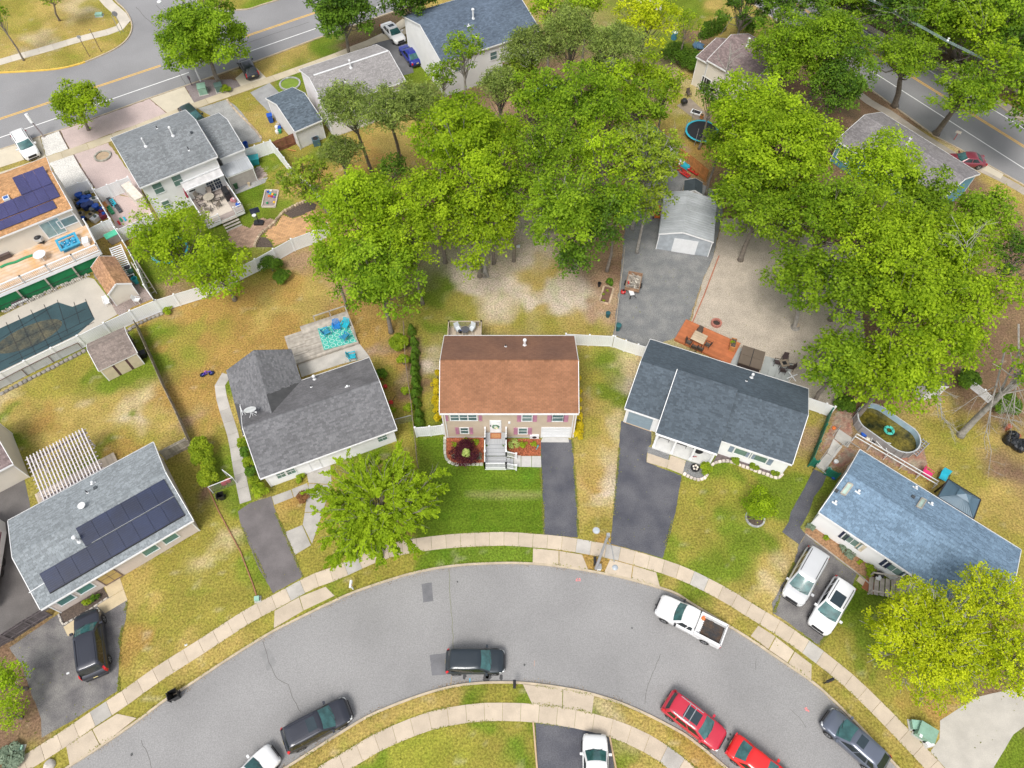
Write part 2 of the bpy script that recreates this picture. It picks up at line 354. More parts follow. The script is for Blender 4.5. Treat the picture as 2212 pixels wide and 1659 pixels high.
cp(6,"1350,50,O 1200,200,O 1000,300,O 900,400,D 850,500,D 1100,400,O 1300,400,O 1400,250,T 1500,450,O 1550,300,O 900,650,O 1100,650,O 1300,650,O 1500,600,O 850,800,R 1000,800,O 1000,950,D 850,1050,O 1200,800,O 1600,600,O "
      "1500,60,O 1560,200,G 1600,350,G 1680,480,G 1900,50,O 1900,330,O 2050,350,O 2120,450,O 2180,480,G 1700,700,O 1500,820,D 1300,920,D 1100,1080,O 950,1220,O 850,1270,O 350,1600,O 400,1560,O 2150,1600,D 2212,1560,D 100,950,B 120,1200,B 100,1400,B")
cp(7,"100,470,O 50,530,O 250,420,O 500,340,O 700,280,L 900,280,G 1000,290,G 1200,300,G 1600,30,D 1700,60,D 1650,150,O 1620,320,R 1690,340,R 2190,20,O 2150,150,O 2212,250,G 2150,450,G 2180,500,D 1350,50,G 700,50,L 1000,50,L 1250,80,L 500,100,O 2110,430,G "
      "100,1450,D 250,1360,D 400,1290,D 600,1220,D 750,1160,D 850,1200,G 950,1160,O 1080,1170,O 1170,1200,G 1660,1270,G 1750,1280,T 1900,1320,D 2000,1390,D 2100,1460,O 2200,1520,D 200,1659,G 400,1550,Y 600,1500,Y 750,1450,O 900,1420,G 1100,1400,O 1200,1400,G 600,1620,Y 900,1550,O 1100,1620,G 1200,1550,O 1000,1659,O 1240,1620,G 1780,1560,G 1860,1570,D 1950,1600,D 2050,1659,D 1840,1650,D")
cp(8,"100,50,O 300,60,G 150,200,O 300,200,G 350,300,G 500,250,G 250,400,G 450,500,O 500,400,D 600,200,D 650,300,D 700,180,T 550,550,T 600,100,O 50,300,O 550,600,D 100,480,G 200,560,G 300,640,D 400,720,D 450,760,O "
      "1100,560,G 1150,620,L 1000,750,G 1050,850,G 950,850,O 1200,750,G 1200,900,G 1300,1050,G 1450,1250,O 1350,1150,O 1250,1050,O 1550,1350,O 1600,1300,R 1650,1450,R 1600,1500,D 880,1050,O 950,1100,D 1050,1180,O 1150,1260,D 1250,1380,O 1350,1480,D 1430,1580,O 2180,1500,G 2100,1600,G 2150,1550,G 2000,350,O 2180,100,D 2150,300,O 50,1500,R 100,1560,R 200,1640,D 1950,900,B 1700,1000,G 2100,1100,B 20,1520,R")
XS0,XS1,YS0,YS1,RES=-86,86,-6,116,.3
nx=int((XS1-XS0)/RES)+1;ny=int((YS1-YS0)/RES)+1
gx,gy=np.meshgrid(np.linspace(XS0,XS1,nx),np.linspace(YS0,YS1,ny));X=gx.ravel();Y=gy.ravel()
def vnoise(X,Y,s,seed):
 r=np.random.default_rng(seed);t=r.random((257,257));x=X/s+1000;y=Y/s+1000
 xi=np.floor(x).astype(int);yi=np.floor(y).astype(int);fx=x-xi;fy=y-yi;fx=fx*fx*(3-2*fx);fy=fy*fy*(3-2*fy)
 a=t[yi%257,xi%257];b=t[yi%257,(xi+1)%257];c=t[(yi+1)%257,xi%257];d=t[(yi+1)%257,(xi+1)%257]
 return(a*(1-fx)+b*fx)*(1-fy)+(c*(1-fx)+d*fx)*fy-.5
wx=X+3.0*vnoise(X,Y,2.6,1)+1.2*vnoise(X,Y,.9,2);wy=Y+3.0*vnoise(X,Y,2.6,3)+1.2*vnoise(X,Y,.9,4)
num=np.zeros((len(X),3));den=np.full(len(X),1e-12)
for(px,py,c)in CTRL:
 s=1.1+.012*max(py,0)
 w=1/(((wx-px)**2+(wy-py)**2)/(s*s)+.25)**2.2
 num+=w[:,None]*np.array(c);den+=w
col=num/den[:,None]
def zone(pts,c,feather=.25,strength=1.0,noise=.5):
 global col
 d=dist_poly(pts,wx*.12+X*.88,wy*.12+Y*.88);s=np.where(inside(pts,wx*.12+X*.88,wy*.12+Y*.88),d,-d)
 w=np.clip(s/feather+.5,0,1)*strength;col=col*(1-w[:,None])+np.array(c)*w[:,None]
def splat(k,x,y,r,c,st=1.0):
 global col
 px,py=g(k,x,y);d=np.hypot(wx*.5+X*.5-px,wy*.5+Y*.5-py);w=np.clip(1.4-1.4*d/r,0,1)*st;col=col*(1-w[:,None])+np.array(C_[c]if isinstance(c,str)else c)*w[:,None]
lawn=gl(4,[(490,1180),(665,1180),(668,1290),(760,1360),(925,1362),(1292,1370),(1300,1659)])+gl(7,[(1308,140),(1060,132),(860,140),(640,160),(480,190),(470,0)])
zone(ccw(lawn),C_['L'],.3,.85)
zone(ccw(gl(7,[(640,240),(860,222),(1060,222),(1240,232),(1238,325),(1060,335),(800,345),(600,368)])),(.12,.19,.02),.4,.6)
zone(ccw(gl(4,[(820,1535),(1000,1526),(1290,1538),(1290,1554),(1000,1562),(820,1550)])),C_['T'],.7,.42)
for k,x,y,r,c,st in[(4,1250,1420,1.3,'G',.6),(4,1050,1380,1,'G',.6),(4,1190,1440,1.2,(.07,.17,.012),.5),
 (3,1080,480,1.7,'G',.6),(3,1260,445,1.2,'O',.8),(3,1430,470,1.7,'O',.75),(3,1200,620,1.0,'G',.4),(3,1120,790,1.0,'G',.3),(3,830,1070,.7,'S',.5),(3,920,1050,.6,'S',.5),(3,880,1030,.6,'G',.9),(3,600,930,.8,'S',.3),
 (4,560,690,1.2,'S',.7),(4,1830,830,1.1,(.42,.33,.24),.8),(4,1690,600,1.4,'G',.6),(4,1690,860,1.6,'G',.6),(5,250,1350,1.0,'L',.8),(5,380,1430,.7,'L',.6),(8,250,250,2.0,'G',.7),(8,400,350,1.6,'G',.6),(8,80,600,.8,'G',.6),(8,1130,600,1.4,'L',.7),
 (7,880,1190,.9,'L',.7),(7,1665,1280,.7,'L',.8),(6,1450,270,1.0,'T',.5),(4,1650,1450,1.6,'R',.5),(4,1730,1450,1.2,'S',.7),(4,1700,1600,1.0,'T',.7),(8,630,330,1.4,'T',.8),(8,560,520,1.2,'T',.7),
 (0,600,60,1.5,'S',.5),(0,350,300,1.6,'S',.4),(0,130,340,1.6,'S',.4),(2,100,620,2,'T',.8),(1,2000,700,1.5,'T',.8),(4,1000,330,2.5,'S',.7),(4,1450,300,2.2,'S',.6),(4,1000,180,2.8,'S',.8),(4,1250,200,1.5,'D',.4),(4,1500,120,2.0,'S',.6),
 (5,2100,1330,2.5,'B',.8),(5,2180,1450,2.0,'B',.7),(0,430,1600,1.0,'K',.1),(7,1080,1560,1.4,(.12,.2,.02),.5),(3,1350,1530,1.0,'B',.9)]:splat(k,x,y,r,c,st)
# worn stripe along the mown verge, mowing stripes on the lush lawn (grass itself bent and cut shorter)
inl=inside(ccw(lawn),X,Y);col[inl]*=(1+.055*np.sin(Y[inl]*2*math.pi/1.1+.4*np.sin(X[inl]*.6)))[:,None]
patch=vnoise(X,Y,1.6,9)+.6*vnoise(X,Y,.7,10)
col*=(1+.24*patch)[:,None]
gr=np.clip(vnoise(X,Y,1.1,12)*2.6-.75,0,.4)[:,None];col=col*(1-gr)+col*np.array([.72,.98,.6])*gr
sp=np.clip(vnoise(X,Y,.6,21)*3.2-1.15,0,.3)[:,None];col=col*(1-sp)+np.array([.5,.43,.32])*sp*(~inl)[:,None]+col*sp*inl[:,None]
Z=.05*vnoise(X,Y,3,5)*0
hole=np.zeros(len(X),bool)
def depress(poly,pad=.1):
 global hole
 hole|=inside(poly,X,Y)|(dist_poly(poly,X,Y)<pad)
depress(road_poly,.3);depress(main_poly,.3);depress(right_poly,.3)
Z=np.where(hole,-.115,-.004+.012*vnoise(X,Y,.8,31))
pool_c=[g(3,0,470),g(3,375,300),g(3,470,330),g(3,560,295),g(3,615,410),g(3,500,510),g(3,0,750)]
pool_c=[along(pool_c[1],pool_c[0],8)]+pool_c+[along(pool_c[-2],pool_c[-1],8)]
Z=np.where(inside(ccw(pool_c),X,Y),-.25,Z)
verts=np.stack([X,Y,Z],1);idx=np.arange(nx*ny).reshape(ny,nx)
fa=np.stack([idx[:-1,:-1],idx[:-1,1:],idx[1:,1:],idx[1:,:-1]],-1).reshape(-1,4)
me=bpy.data.meshes.new('ground');me.vertices.add(len(verts));me.vertices.foreach_set('co',verts.ravel().astype(np.float32))
me.loops.add(fa.size);me.loops.foreach_set('vertex_index',fa.ravel().astype(np.int32));me.polygons.add(len(fa))
me.polygons.foreach_set('loop_start',np.arange(0,fa.size,4,dtype=np.int32));me.polygons.foreach_set('loop_total',np.full(len(fa),4,dtype=np.int32));me.update()
ca=me.color_attributes.new('grass','FLOAT_COLOR','POINT');ca.data.foreach_set('color',np.concatenate([np.clip(col,.005,.8),np.ones((len(col),1))],1).ravel().astype(np.float32))
ground=link(bpy.data.objects.new('ground',me));tag(ground,kind='structure')
gmn=bpy.data.materials.new('grass_ground');gmn.use_nodes=True;N=gmn.node_tree.nodes;L=gmn.node_tree.links;b=N['Principled BSDF']
b.inputs['Roughness'].default_value=.95;b.inputs['Specular IOR Level'].default_value=.1
at=N.new('ShaderNodeVertexColor');at.layer_name='grass';ge=N.new('ShaderNodeNewGeometry')
def nz(sc,det,lo,hi,a,c):
 n=N.new('ShaderNodeTexNoise');n.inputs['Scale'].default_value=sc;n.inputs['Detail'].default_value=det;L.new(ge.outputs['Position'],n.inputs['Vector'])
 r=N.new('ShaderNodeMapRange');r.inputs[1].default_value=lo;r.inputs[2].default_value=hi;r.inputs[3].default_value=a;r.inputs[4].default_value=c;L.new(n.outputs[0],r.inputs[0]);return r.outputs[0],n
f1,n1=nz(6.0,8,.33,.67,.62,1.36);f2,n2=nz(19.0,4,.3,.7,.66,1.34);f3,n3=nz(1.4,3,.4,.7,0,.3)
mm=N.new('ShaderNodeMath');mm.operation='MULTIPLY';L.new(f1,mm.inputs[0]);L.new(f2,mm.inputs[1])
gm_=N.new('ShaderNodeMix');gm_.data_type='RGBA';gm_.blend_type='MULTIPLY';gm_.inputs[7].default_value=(.72,.98,.62,1);L.new(f3,gm_.inputs[0]);L.new(at.outputs[0],gm_.inputs[6])
sv=N.new('ShaderNodeVectorMath');sv.operation='SCALE';L.new(gm_.outputs[2],sv.inputs[0]);L.new(mm.outputs[0],sv.inputs['Scale']);L.new(sv.outputs[0],b.inputs['Base Color'])
bp=N.new('ShaderNodeBump');bp.inputs['Strength'].default_value=.5;bp.inputs['Distance'].default_value=.06;L.new(n2.outputs[0],bp.inputs['Height']);L.new(bp.outputs[0],b.inputs['Normal'])
me.materials.append(gmn)
# far ground to the horizon: four flat aprons butting the detailed sheet
far_m=mat('far_woodland_floor',(.07,.12,.03),.95,.3,.05,2,.2,world=True)
mb=MB();R_=1500
for x0,x1,y0,y1 in((-R_,R_,YS1,R_),(-R_,R_,-R_,YS0),(-R_,XS0,YS0,YS1),(XS1,R_,YS0,YS1)):mb.q([(x0,y0,-.02),(x1,y0,-.02),(x1,y1,-.02),(x0,y1,-.02)])
tag(mb.make('terrain',far_m),kind='structure')
def sheet(name,pts,z,m,jit=.0,step=.5,kind='structure',parent=None,thick=0):
 p=ccw(pts)
 if jit:p=[(x+random.uniform(-jit,jit),y+random.uniform(-jit,jit))for x,y in resample(p,step,True)]
 if thick:
  b=MB();b.prism(p,z-thick,z);o=b.make(name,m,parent)
 else:o=mesh_obj(name,[(x,y,z)for x,y in p],[tuple(range(len(p)))],m,parent,tint=[.5])
 if kind:o['kind']=kind
 return o
street=sheet('street',road_poly,Z_ROAD,ASPH)
mroad=sheet('main_road',main_poly,Z_ROAD,ASPHF)
mroad2=sheet('main_road',right_poly,Z_ROAD,ASPHF)
def ribbon(name,line,w,z0,z1,m,parent=None,side=0,kind='structure'):
 """raised strip following a line; side +1 left of it, -1 right, 0 centred"""
 a=offset_line(line,w if side>0 else(0 if side<0 else w/2));b_=offset_line(line,0 if side>0 else(-w if side<0 else-w/2))
 v=[];f=[]
 for i in range(len(line)):v+=[(*a[i],z1),(*b_[i],z1),(*a[i],z0),(*b_[i],z0)]
 for i in range(len(line)-1):
  k=4*i;f+=[(k,k+1,k+5,k+4),(k+2,k,k+4,k+6),(k+1,k+3,k+7,k+5)]
 o=mesh_obj(name,v,f,m,parent,tint=[.5]*len(f))
 if kind:o['kind']=kind
 return o
def orient(line,toward):
 """make the side away from 'toward' the left side"""
 a,b=line[len(line)//2],line[len(line)//2+1];c=(b[0]-a[0])*(toward[1]-a[1])-(b[1]-a[1])*(toward[0]-a[0])
 return list(line)if c<0 else list(reversed(line))
rc=G(1106,1380)
ribbon('kerb',orient(kerb_up,rc),.17,-.12,.03,CURB,side=1)
ribbon('kerb',orient(kerb_lo,rc),.17,-.12,.03,CURB,side=1)
mc=g(0,700,500)
ribbon('kerb',orient(near_tl,mc),.16,-.12,.03,CURB,side=1)
fl=orient(far_tl,g(0,900,300));ki=min(range(len(far_tl)),key=lambda i:math.dist(far_tl[i],g(0,545,400)));yk=far_tl[:ki+1]
ribbon('kerb',orient(far_tl[ki:],g(0,900,300)),.16,-.12,.03,CURB,side=1)
ribbon('kerb',orient(yk,mc),.2,-.12,.034,CURBY,side=1)
ribbon('kerb',orient(far_tr,g(0,1500,200)),.16,-.12,.03,CURB,side=1)
rm=g(2,1900,830)
ribbon('kerb',orient(near_r,rm),.16,-.12,.03,CURB,side=1)
ribbon('kerb',orient(far_r,rm),.16,-.12,.03,CURB,side=1)
def painted(name,a,b,w,m,parent,z=Z_ROAD+.004):
 return ribbon(name,[a,b]if not isinstance(a,list)else a,w,z-.003,z,m,parent,kind=None)
ya,yb,yc,yd=g(0,0,765),g(0,1040,420),g(0,1590,231),g(0,2050,75)
for s in(-.13,.13):
 l1=offset_line([along(yb,ya,30),yb],s);l2=offset_line([yc,along(yc,yd,60)],s)
 painted('yellow_line',l1,None,.12,LINEY,mroad);painted('yellow_line',l2,None,.12,LINEY,mroad)
wa,wb,wc,wd=g(0,0,886),g(0,1222,465),g(0,1598,335),g(0,2010,192)
painted('white_line',[along(wb,wa,30),wb],None,.13,LINEW,mroad);painted('white_line',[wc,along(wc,wd,60)],None,.13,LINEW,mroad)
rw0,rw1=g(2,1280,490),g(2,2212,1085)
painted('white_line',[along(rw1,rw0,70),along(rw0,rw1,40)],None,.13,LINEW,mroad2)
d_=((rw1[0]-rw0[0])/math.dist(rw0,rw1),(rw1[1]-rw0[1])/math.dist(rw0,rw1));nv=(-d_[1],d_[0])
yr=g(2,2212,943);y0=(yr[0]-d_[0]*110,yr[1]-d_[1]*110);y1=(yr[0]+d_[0]*40,yr[1]+d_[1]*40)
for s in(-.13,.13):painted('yellow_line',offset_line([y0,y1],s),None,.12,LINEY,mroad2)
wr=g(2,2212,826);painted('white_line',[(wr[0]-d_[0]*110,wr[1]-d_[1]*110),(wr[0]+d_[0]*40,wr[1]+d_[1]*40)],None,.13,LINEW,mroad2)
for pts,z,m in[(gl(7,[(520,465),(587,453),(596,573),(530,583)]),.004,PATCH),(gl(7,[(572,925),(720,905),(735,1048),(585,1057)]),.004,PATCH),
                  (gl(6,[(1680,905),(1740,880),(1790,975),(1730,1030)]),.004,mat('asphalt_light_patch',(.245,.242,.24),.9,.08,1.5,22,.2,world=True))]:
 sheet('asphalt_patch',pts,Z_ROAD+z,m,.02,.4,None,street)
def crack(pts,w=.035,m=CRACK,par=None):
 p=resample(pts,.35);p=[(x+random.uniform(-.05,.05),y+random.uniform(-.05,.05))for x,y in p]
 ribbon('crack',p,w,Z_ROAD+.002,Z_ROAD+.0055,m,par or street,kind=None)
crack(gl(7,[(697,370),(705,520),(716,680),(722,800),(727,880)]),.03,mat('mossy_crack',(.16,.17,.06),.9));crack(gl(7,[(715,1060),(712,1120)]),.03,mat('rusty_crack',(.4,.26,.08),.9))
crack(gl(7,[(2070,920),(2010,1060),(1975,1180),(1970,1240)]),.025);crack(gl(6,[(1705,830),(1750,1000),(1800,1080),(1870,1120),(1900,1220),(1950,1300)]),.03)
crack(gl(6,[(910,1480),(950,1570),(980,1659)]),.025);crack(gl(8,[(700,1270),(760,1330),(800,1400)]),.02);crack(gl(8,[(475,950),(478,1020)]),.02)
for l in([(1010,30),(1060,80),(1110,130)],[(880,40),(940,110),(1010,170)],[(1160,470),(1200,540)]):crack(gl(0,l),.05,par=mroad)
crack(gl(0,[(1600,335-60),(1800,205),(2000,140)]),.05,par=mroad);crack(gl(0,[(0,600),(200,530),(400,440)]),.06,mat('pale_joint',(.3,.29,.27),.9),par=mroad)
STAIN=mat('oil_stain',(.06,.06,.062),.6)
for k,x,y,r in[(7,945,1070,.35),(7,945,1055,.2),(7,1035,1068,.18),(7,797,1065,.15),(7,1885,750,.07),(7,2040,600,.08),(6,850,1570,.1),(8,295,1470,.1),(8,310,1440,.08),(7,1187,988,.08),(7,752,450,.07)]:
 c=g(k,x,y);sheet('oil_stain',[(c[0]+r*random.uniform(.6,1.2)*math.cos(a),c[1]+1.3*r*random.uniform(.6,1.2)*math.sin(a))for a in np.linspace(0,5.8,11)],Z_ROAD+.0062,STAIN,kind=None,parent=street)
PALE=mat('pale_dried_residue',(.30,.295,.285),.9,.1,2,20,.2,world=True)
def stroke(pts,w,z,m,par,name='painted_mark'):
 ribbon(name,pts,w,z-.003,z,m,par,kind=None)
def px(k,pts):return[g(k,x,y,Z_ROAD)for x,y in pts]
zm=Z_ROAD+.0085
stroke(px(7,[(1520,446),(1530,429),(1537,446),(1519,446)]),.07,zm,PINK,street);stroke(px(7,[(1540,434),(1546,431),(1549,436),(1541,446),(1552,446)]),.06,zm,PINK,street)
stroke(px(8,[(790,1276),(802,1268),(808,1282),(795,1284)]),.08,zm,PINK,street);stroke(px(8,[(802,1286),(814,1286),(818,1296)]),.09,zm,PINK,street)
stroke(px(7,[(834,1076),(832,1104)]),.08,zm,mat('blue_marking_paint',(.05,.4,.6),.8),street);stroke(px(7,[(1252,962),(1250,1000)]),.035,zm,mat('faint_orange_mark',(.45,.27,.2),.8),street)
# ---- sidewalks: each slab a piece
def slabs(name,line,w,size,m,z=.03,thick=.12,gap=.02,piece='slab',light=None,jit=.004):
 root=empty(name);root['kind']='structure';P=even(line,size);Lf=offset_line(P,w/2);Rt=offset_line(P,-w/2);cache={}
 for i in range(len(P)-1):
  a,b,c,d=Lf[i],Lf[i+1],Rt[i+1],Rt[i];cx=sum(q[0]for q in(a,b,c,d))/4;cy=sum(q[1]for q in(a,b,c,d))/4
  k=1-gap/size
  q=ccw([((p[0]-cx)*k,(p[1]-cy)*k)for p in(a,b,c,d)])
  mb=MB();dz=random.uniform(-jit,jit);mb.prism(q,z-thick+dz,z+dz,random.random());mb.make(piece,light if light and random.random()<.04 else m,root,loc=(cx,cy,0))
 return root
sw_up=smooth_line([g(6,-60,1790)]+gl(6,[(115,1660),(355,1510),(620,1330),(830,1190),(1010,1060),(1300,875),(1600,680),(1768,590),(2018,455),(2180,395)])+
 gl(7,[(250,270),(450,222),(665,193),(820,182),(1060,174),(1235,185),(1410,200),(1595,230),(1775,265),(1940,310),(2110,362)])+
 gl(8,[(0,400),(110,450),(295,548),(465,655),(590,730),(780,860),(925,970),(1090,1105),(1230,1240),(1340,1350),(1440,1455),(1560,1580),(1640,1670),(1800,1859)]),5)
slabs('sidewalk',sw_up,1.22,1.22,CONC,light=CONCG)
sw_lo=smooth_line([g(6,2000,1790),g(6,2110,1690)]+gl(7,[(60,1600),(200,1510),(410,1415),(620,1342),(855,1302),(1000,1295),(1210,1300),(1415,1325),(1580,1355),(1780,1410),(2000,1510),(2160,1620),(2300,1740)]),5)
slabs('sidewalk',sw_lo,1.27,1.35,CONC,light=CONCG)
swt=smooth_line(gl(0,[(-300,1240),(300,1040),(690,905),(1080,755),(1270,683),(1570,577),(1820,492),(2212,350)])+gl(1,[(180,272),(330,235),(600,130)]),3)
slabs('sidewalk',swt,1.3,3.0,mat('tan_concrete',(.50,.43,.31),.9,.07,.7,20,.08,tint=.06,world=True),gap=.03)
swf=smooth_line(gl(0,[(-200,470),(0,402),(300,318),(460,270),(600,232),(740,196),(810,150),(780,90),(720,40),(650,-40)]),4)
slabs('sidewalk',swf,1.5,1.8,mat('far_concrete',(.55,.50,.42),.9,.07,.7,20,.08,tint=.06,world=True),z=.025)
swr=smooth_line(gl(2,[(900,420),(1215,665),(1310,712),(1500,845),(1730,990),(1850,1055),(2080,1165),(2212,1240),(2400,1360)]),3)
slabs('sidewalk',swr,1.2,1.5,mat('brown_concrete',(.40,.35,.29),.9,.1,.7,20,.1,tint=.08,world=True),z=.02)
slabs('sidewalk',smooth_line(gl(2,[(850,-20),(1060,95),(1190,172),(1340,255),(1700,450),(2060,665),(2212,770),(2400,900)]),3),1.2,1.5,MATS['brown_concrete'],z=.025)
slabs('garden_path',smooth_line(gl(3,[(1470,765),(1435,800),(1425,860),(1447,960),(1485,1080),(1510,1160),(1528,1250),(1552,1400),(1592,1595)]),4),1.0,1.45,CONCG,z=.02)
def pads(name,polys,m,z=.02,thick=.1,piece='slab'):
 root=empty(name);root['kind']='structure'
 for p in polys:
  p=ccw(p);mb=MB();mb.prism(p,z-thick,z,random.random());mb.make(piece,m,root)
 return root
pads('driveway_apron',[gl(6,[(1780,640),(1938,553),(1965,640),(1775,752)]),gl(6,[(1942,551),(2110,485),(2168,543),(1968,638)]),gl(6,[(430,1520),(595,1412),(650,1520),(452,1636)]),gl(6,[(600,1409),(760,1308),(883,1335),(655,1516)]),
 gl(7,[(1243,236),(1408,252),(1408,352),(1240,333)]),gl(7,[(1413,253),(1560,277),(1602,380),(1413,354)]),gl(7,[(1742,307),(1888,347),(1876,436),(1702,396)]),gl(7,[(1893,349),(2040,392),(2066,492),(1881,438)]),
 gl(8,[(490,737),(600,807),(556,888),(442,802)]),gl(8,[(605,811),(722,902),(680,975),(561,893)]),gl(8,[(727,906),(835,988),(833,1095),(685,979)]),
 gl(7,[(1177,1117),(1433,1145),(1430,1272),(1236,1243)]),gl(7,[(1438,1147),(1638,1187),(1624,1303),(1435,1274)])],CONC,.022)
pads('driveway_apron',[gl(0,[(972,640),(1195,562),(1258,665),(1085,733)]),gl(0,[(1525,508),(1638,415),(1748,527),(1572,575)]),gl(0,[(-200,1035),(200,908),(235,1010),(-200,1150)]),gl(0,[(203,906),(258,888),(296,1015),(240,1040)])],mat('drive_concrete',(.55,.49,.38),.9,.06,.7,20,.07,tint=.05,world=True),.018)
pads('driveway_apron',[gl(1,[(165,262),(285,205),(320,232),(185,285)]),gl(1,[(290,200),(400,120),(435,155),(322,230)])],MATS['drive_concrete'],.018)
pads('driveway_apron',[gl(2,[(1800,1000),(1900,1030),(2080,1130),(2060,1160),(1850,1050)])],MATS['drive_concrete'],.022)
def drive(pts,m,z=.006,jit=.03):return sheet('driveway',pts,z,m,jit,.35)
drive(gl(4,[(1292,1206),(1497,1190)])+gl(7,[(1530,0),(1534,166),(1400,154),(1312,146),(1308,0)]),DRIVE)
drive(src([(1820,1233),(1908,1262),(1908,1300),(1897,1312),(1894,1354),(1997,1394),(1979,1500)])+gl(7,[(2135,130),(2080,298),(1880,243),(1745,207),(1757,60)])+src([(1797,1500)]),DRIVE)
drive(gm([(3,1540,1655),(3,1620,1602),(3,1757,1556),(6,1790,10),(6,1850,130),(6,1965,420),(6,1770,527),(6,1680,370),(6,1560,80)]),mat('brown_asphalt',(.15,.135,.135),.9,.15,.7,20,.2,.2,world=True))
drive(gl(6,[(60,880),(350,680),(640,520),(825,572),(815,700),(780,820),(772,1000),(765,1158),(470,1352),(270,1460),(265,1340),(140,1000)]),DRIVEO)
drive(gm([(3,-150,1530),(3,140,1385),(3,168,1480),(3,190,1590),(6,250,300),(6,330,620),(6,0,830),(6,-200,900)]),mat('back_asphalt',(.13,.12,.115),.9,.15,.6,20,.2,.2,world=True),jit=.02)
drive(gl(7,[(1258,1368),(1450,1388),(1600,1418),(1735,1450),(1770,1659),(1800,1850),(1290,1850),(1270,1659)]),DRIVE,jit=.01)
drive(gl(8,[(797,150),(1128,402),(1100,470),(1010,700),(885,865),(745,760),(590,655),(580,590),(640,480),(720,330),(755,212)]),DRIVEO,jit=.06)
drive(gl(8,[(1668,1352),(1900,1200),(2212,1130),(2400,1250),(2145,1440),(2010,1665),(1900,1850),(1800,1850),(1700,1659),(1605,1552),(1665,1470)]),mat('old_concrete',(.46,.43,.38),.9,.09,.8,20,.1,.1,world=True),jit=.01)
drive(gl(0,[(1620,600),(1748,537),(1860,650),(1760,745)]),mat('faded_asphalt',(.30,.30,.30),.9,.12,.8,20,.15,world=True));drive(gl(1,[(190,288),(400,215),(470,470),(395,490),(300,330)]),mat('grey_drive',(.15,.15,.155),.9,.12,.8,20,.15,world=True))
GRAVG=mat('grey_gravel',(.17,.175,.18),.95,.1,.8,14,.42,.5,world=True,col2=(.24,.24,.235));GRAVP=mat('pea_gravel',(.44,.38,.31),.95,.1,.7,12,.35,.5,world=True)
PINKG=mat('pink_gravel',(.50,.40,.375),.95,.06,.5,14,.22,.4,world=True);WHITEG=mat('white_gravel',(.62,.60,.56),.95,.06,1,8,.3,.5,world=True);BROWNG=mat('brown_gravel',(.26,.21,.19),.95,.15,1,10,.4,.5,world=True)
def gravel(pts,m,z=.009,jit=.06):return sheet('gravel',pts,z,m,jit,.4)
gravel([G(*p)for p in[(1385,275),(1430,330),(1500,390),(1562,420),(1560,470),(1540,557),(1520,600),(1478,722),(1400,752),(1325,724),(1340,600),(1352,470),(1370,380)]],GRAVG)
gravel([G(*p)for p in[(1562,470),(1650,480),(1720,500),(1850,540),(1870,760),(1800,885),(1740,872),(1580,790),(1485,722),(1521,600),(1541,557)]],GRAVP,.011)
gravel(gl(0,[(392,848),(968,642),(1080,735),(452,965)]),PINKG);gravel(gl(0,[(480,1003),(700,925),(900,1200),(950,1300),(618,1222)]),PINKG);gravel(gl(0,[(622,1228),(950,1306),(1000,1420),(770,1495)]),PINKG)
gravel(gl(0,[(262,892),(383,850),(443,965),(302,1015)]),WHITEG);gravel(gl(0,[(318,1055),(476,1003),(610,1215),(410,1218)]),WHITEG)
gravel(gl(0,[(1200,558),(1290,517),(1500,515),(1590,540),(1560,562),(1258,668)]),mat('mauve_gravel',(.24,.20,.20),.95,.1,.8,12,.35,world=True));gravel(gl(0,[(1280,705),(1470,643),(1530,690),(1700,890),(1690,918),(1590,940),(1440,790)]),mat('road_gravel',(.31,.31,.30),.95,.15,.7,12,.3,.4,world=True),.012)
gravel(gl(3,[(590,0),(700,0),(1000,270),(860,330),(780,390),(720,360),(700,250),(610,130)]),BROWNG)
# ============================================================ HOUSES
_T=T
def T(k,x,y):
 if isinstance(k,tuple):return((k[0]+x/k[2])*.737333,(k[1]+y/k[2])*.737333)
 return _T(k,x,y)
ZA=(1250,1180,4.424);ZB=(1780,1200,5.53);ZC=(2400,1500,5.53);ZD=(0,1480,5.53);ZE=(0,1180,5.53);ZF=(700,0,5.53);ZG=(0,350,7.373);ZH=(1950,50,7.373)
Z1=(0,480,4.424);Z2=(250,450,4.424);Z3=(600,350,4.424);Z4=(1700,300,4.424);Z5=(2350,1150,4.424);ZI=(2700,1150,4.23)
def roofmat(name,c,var=.1,tint=.2,c2=None,patch=.35):
 return mat(name,c,.95,var,patch,40,.1,.1,tint=tint,col2=c2,spec=.2)
def pip(poly,x,y):
 r=False;n=len(poly)
 for i in range(n):
  x1,y1=poly[i];x2,y2=poly[(i+1)%n]
  if(y1>y)!=(y2>y)and x<(x2-x1)*(y-y1)/(y2-y1)+x1:r=not r
 return r
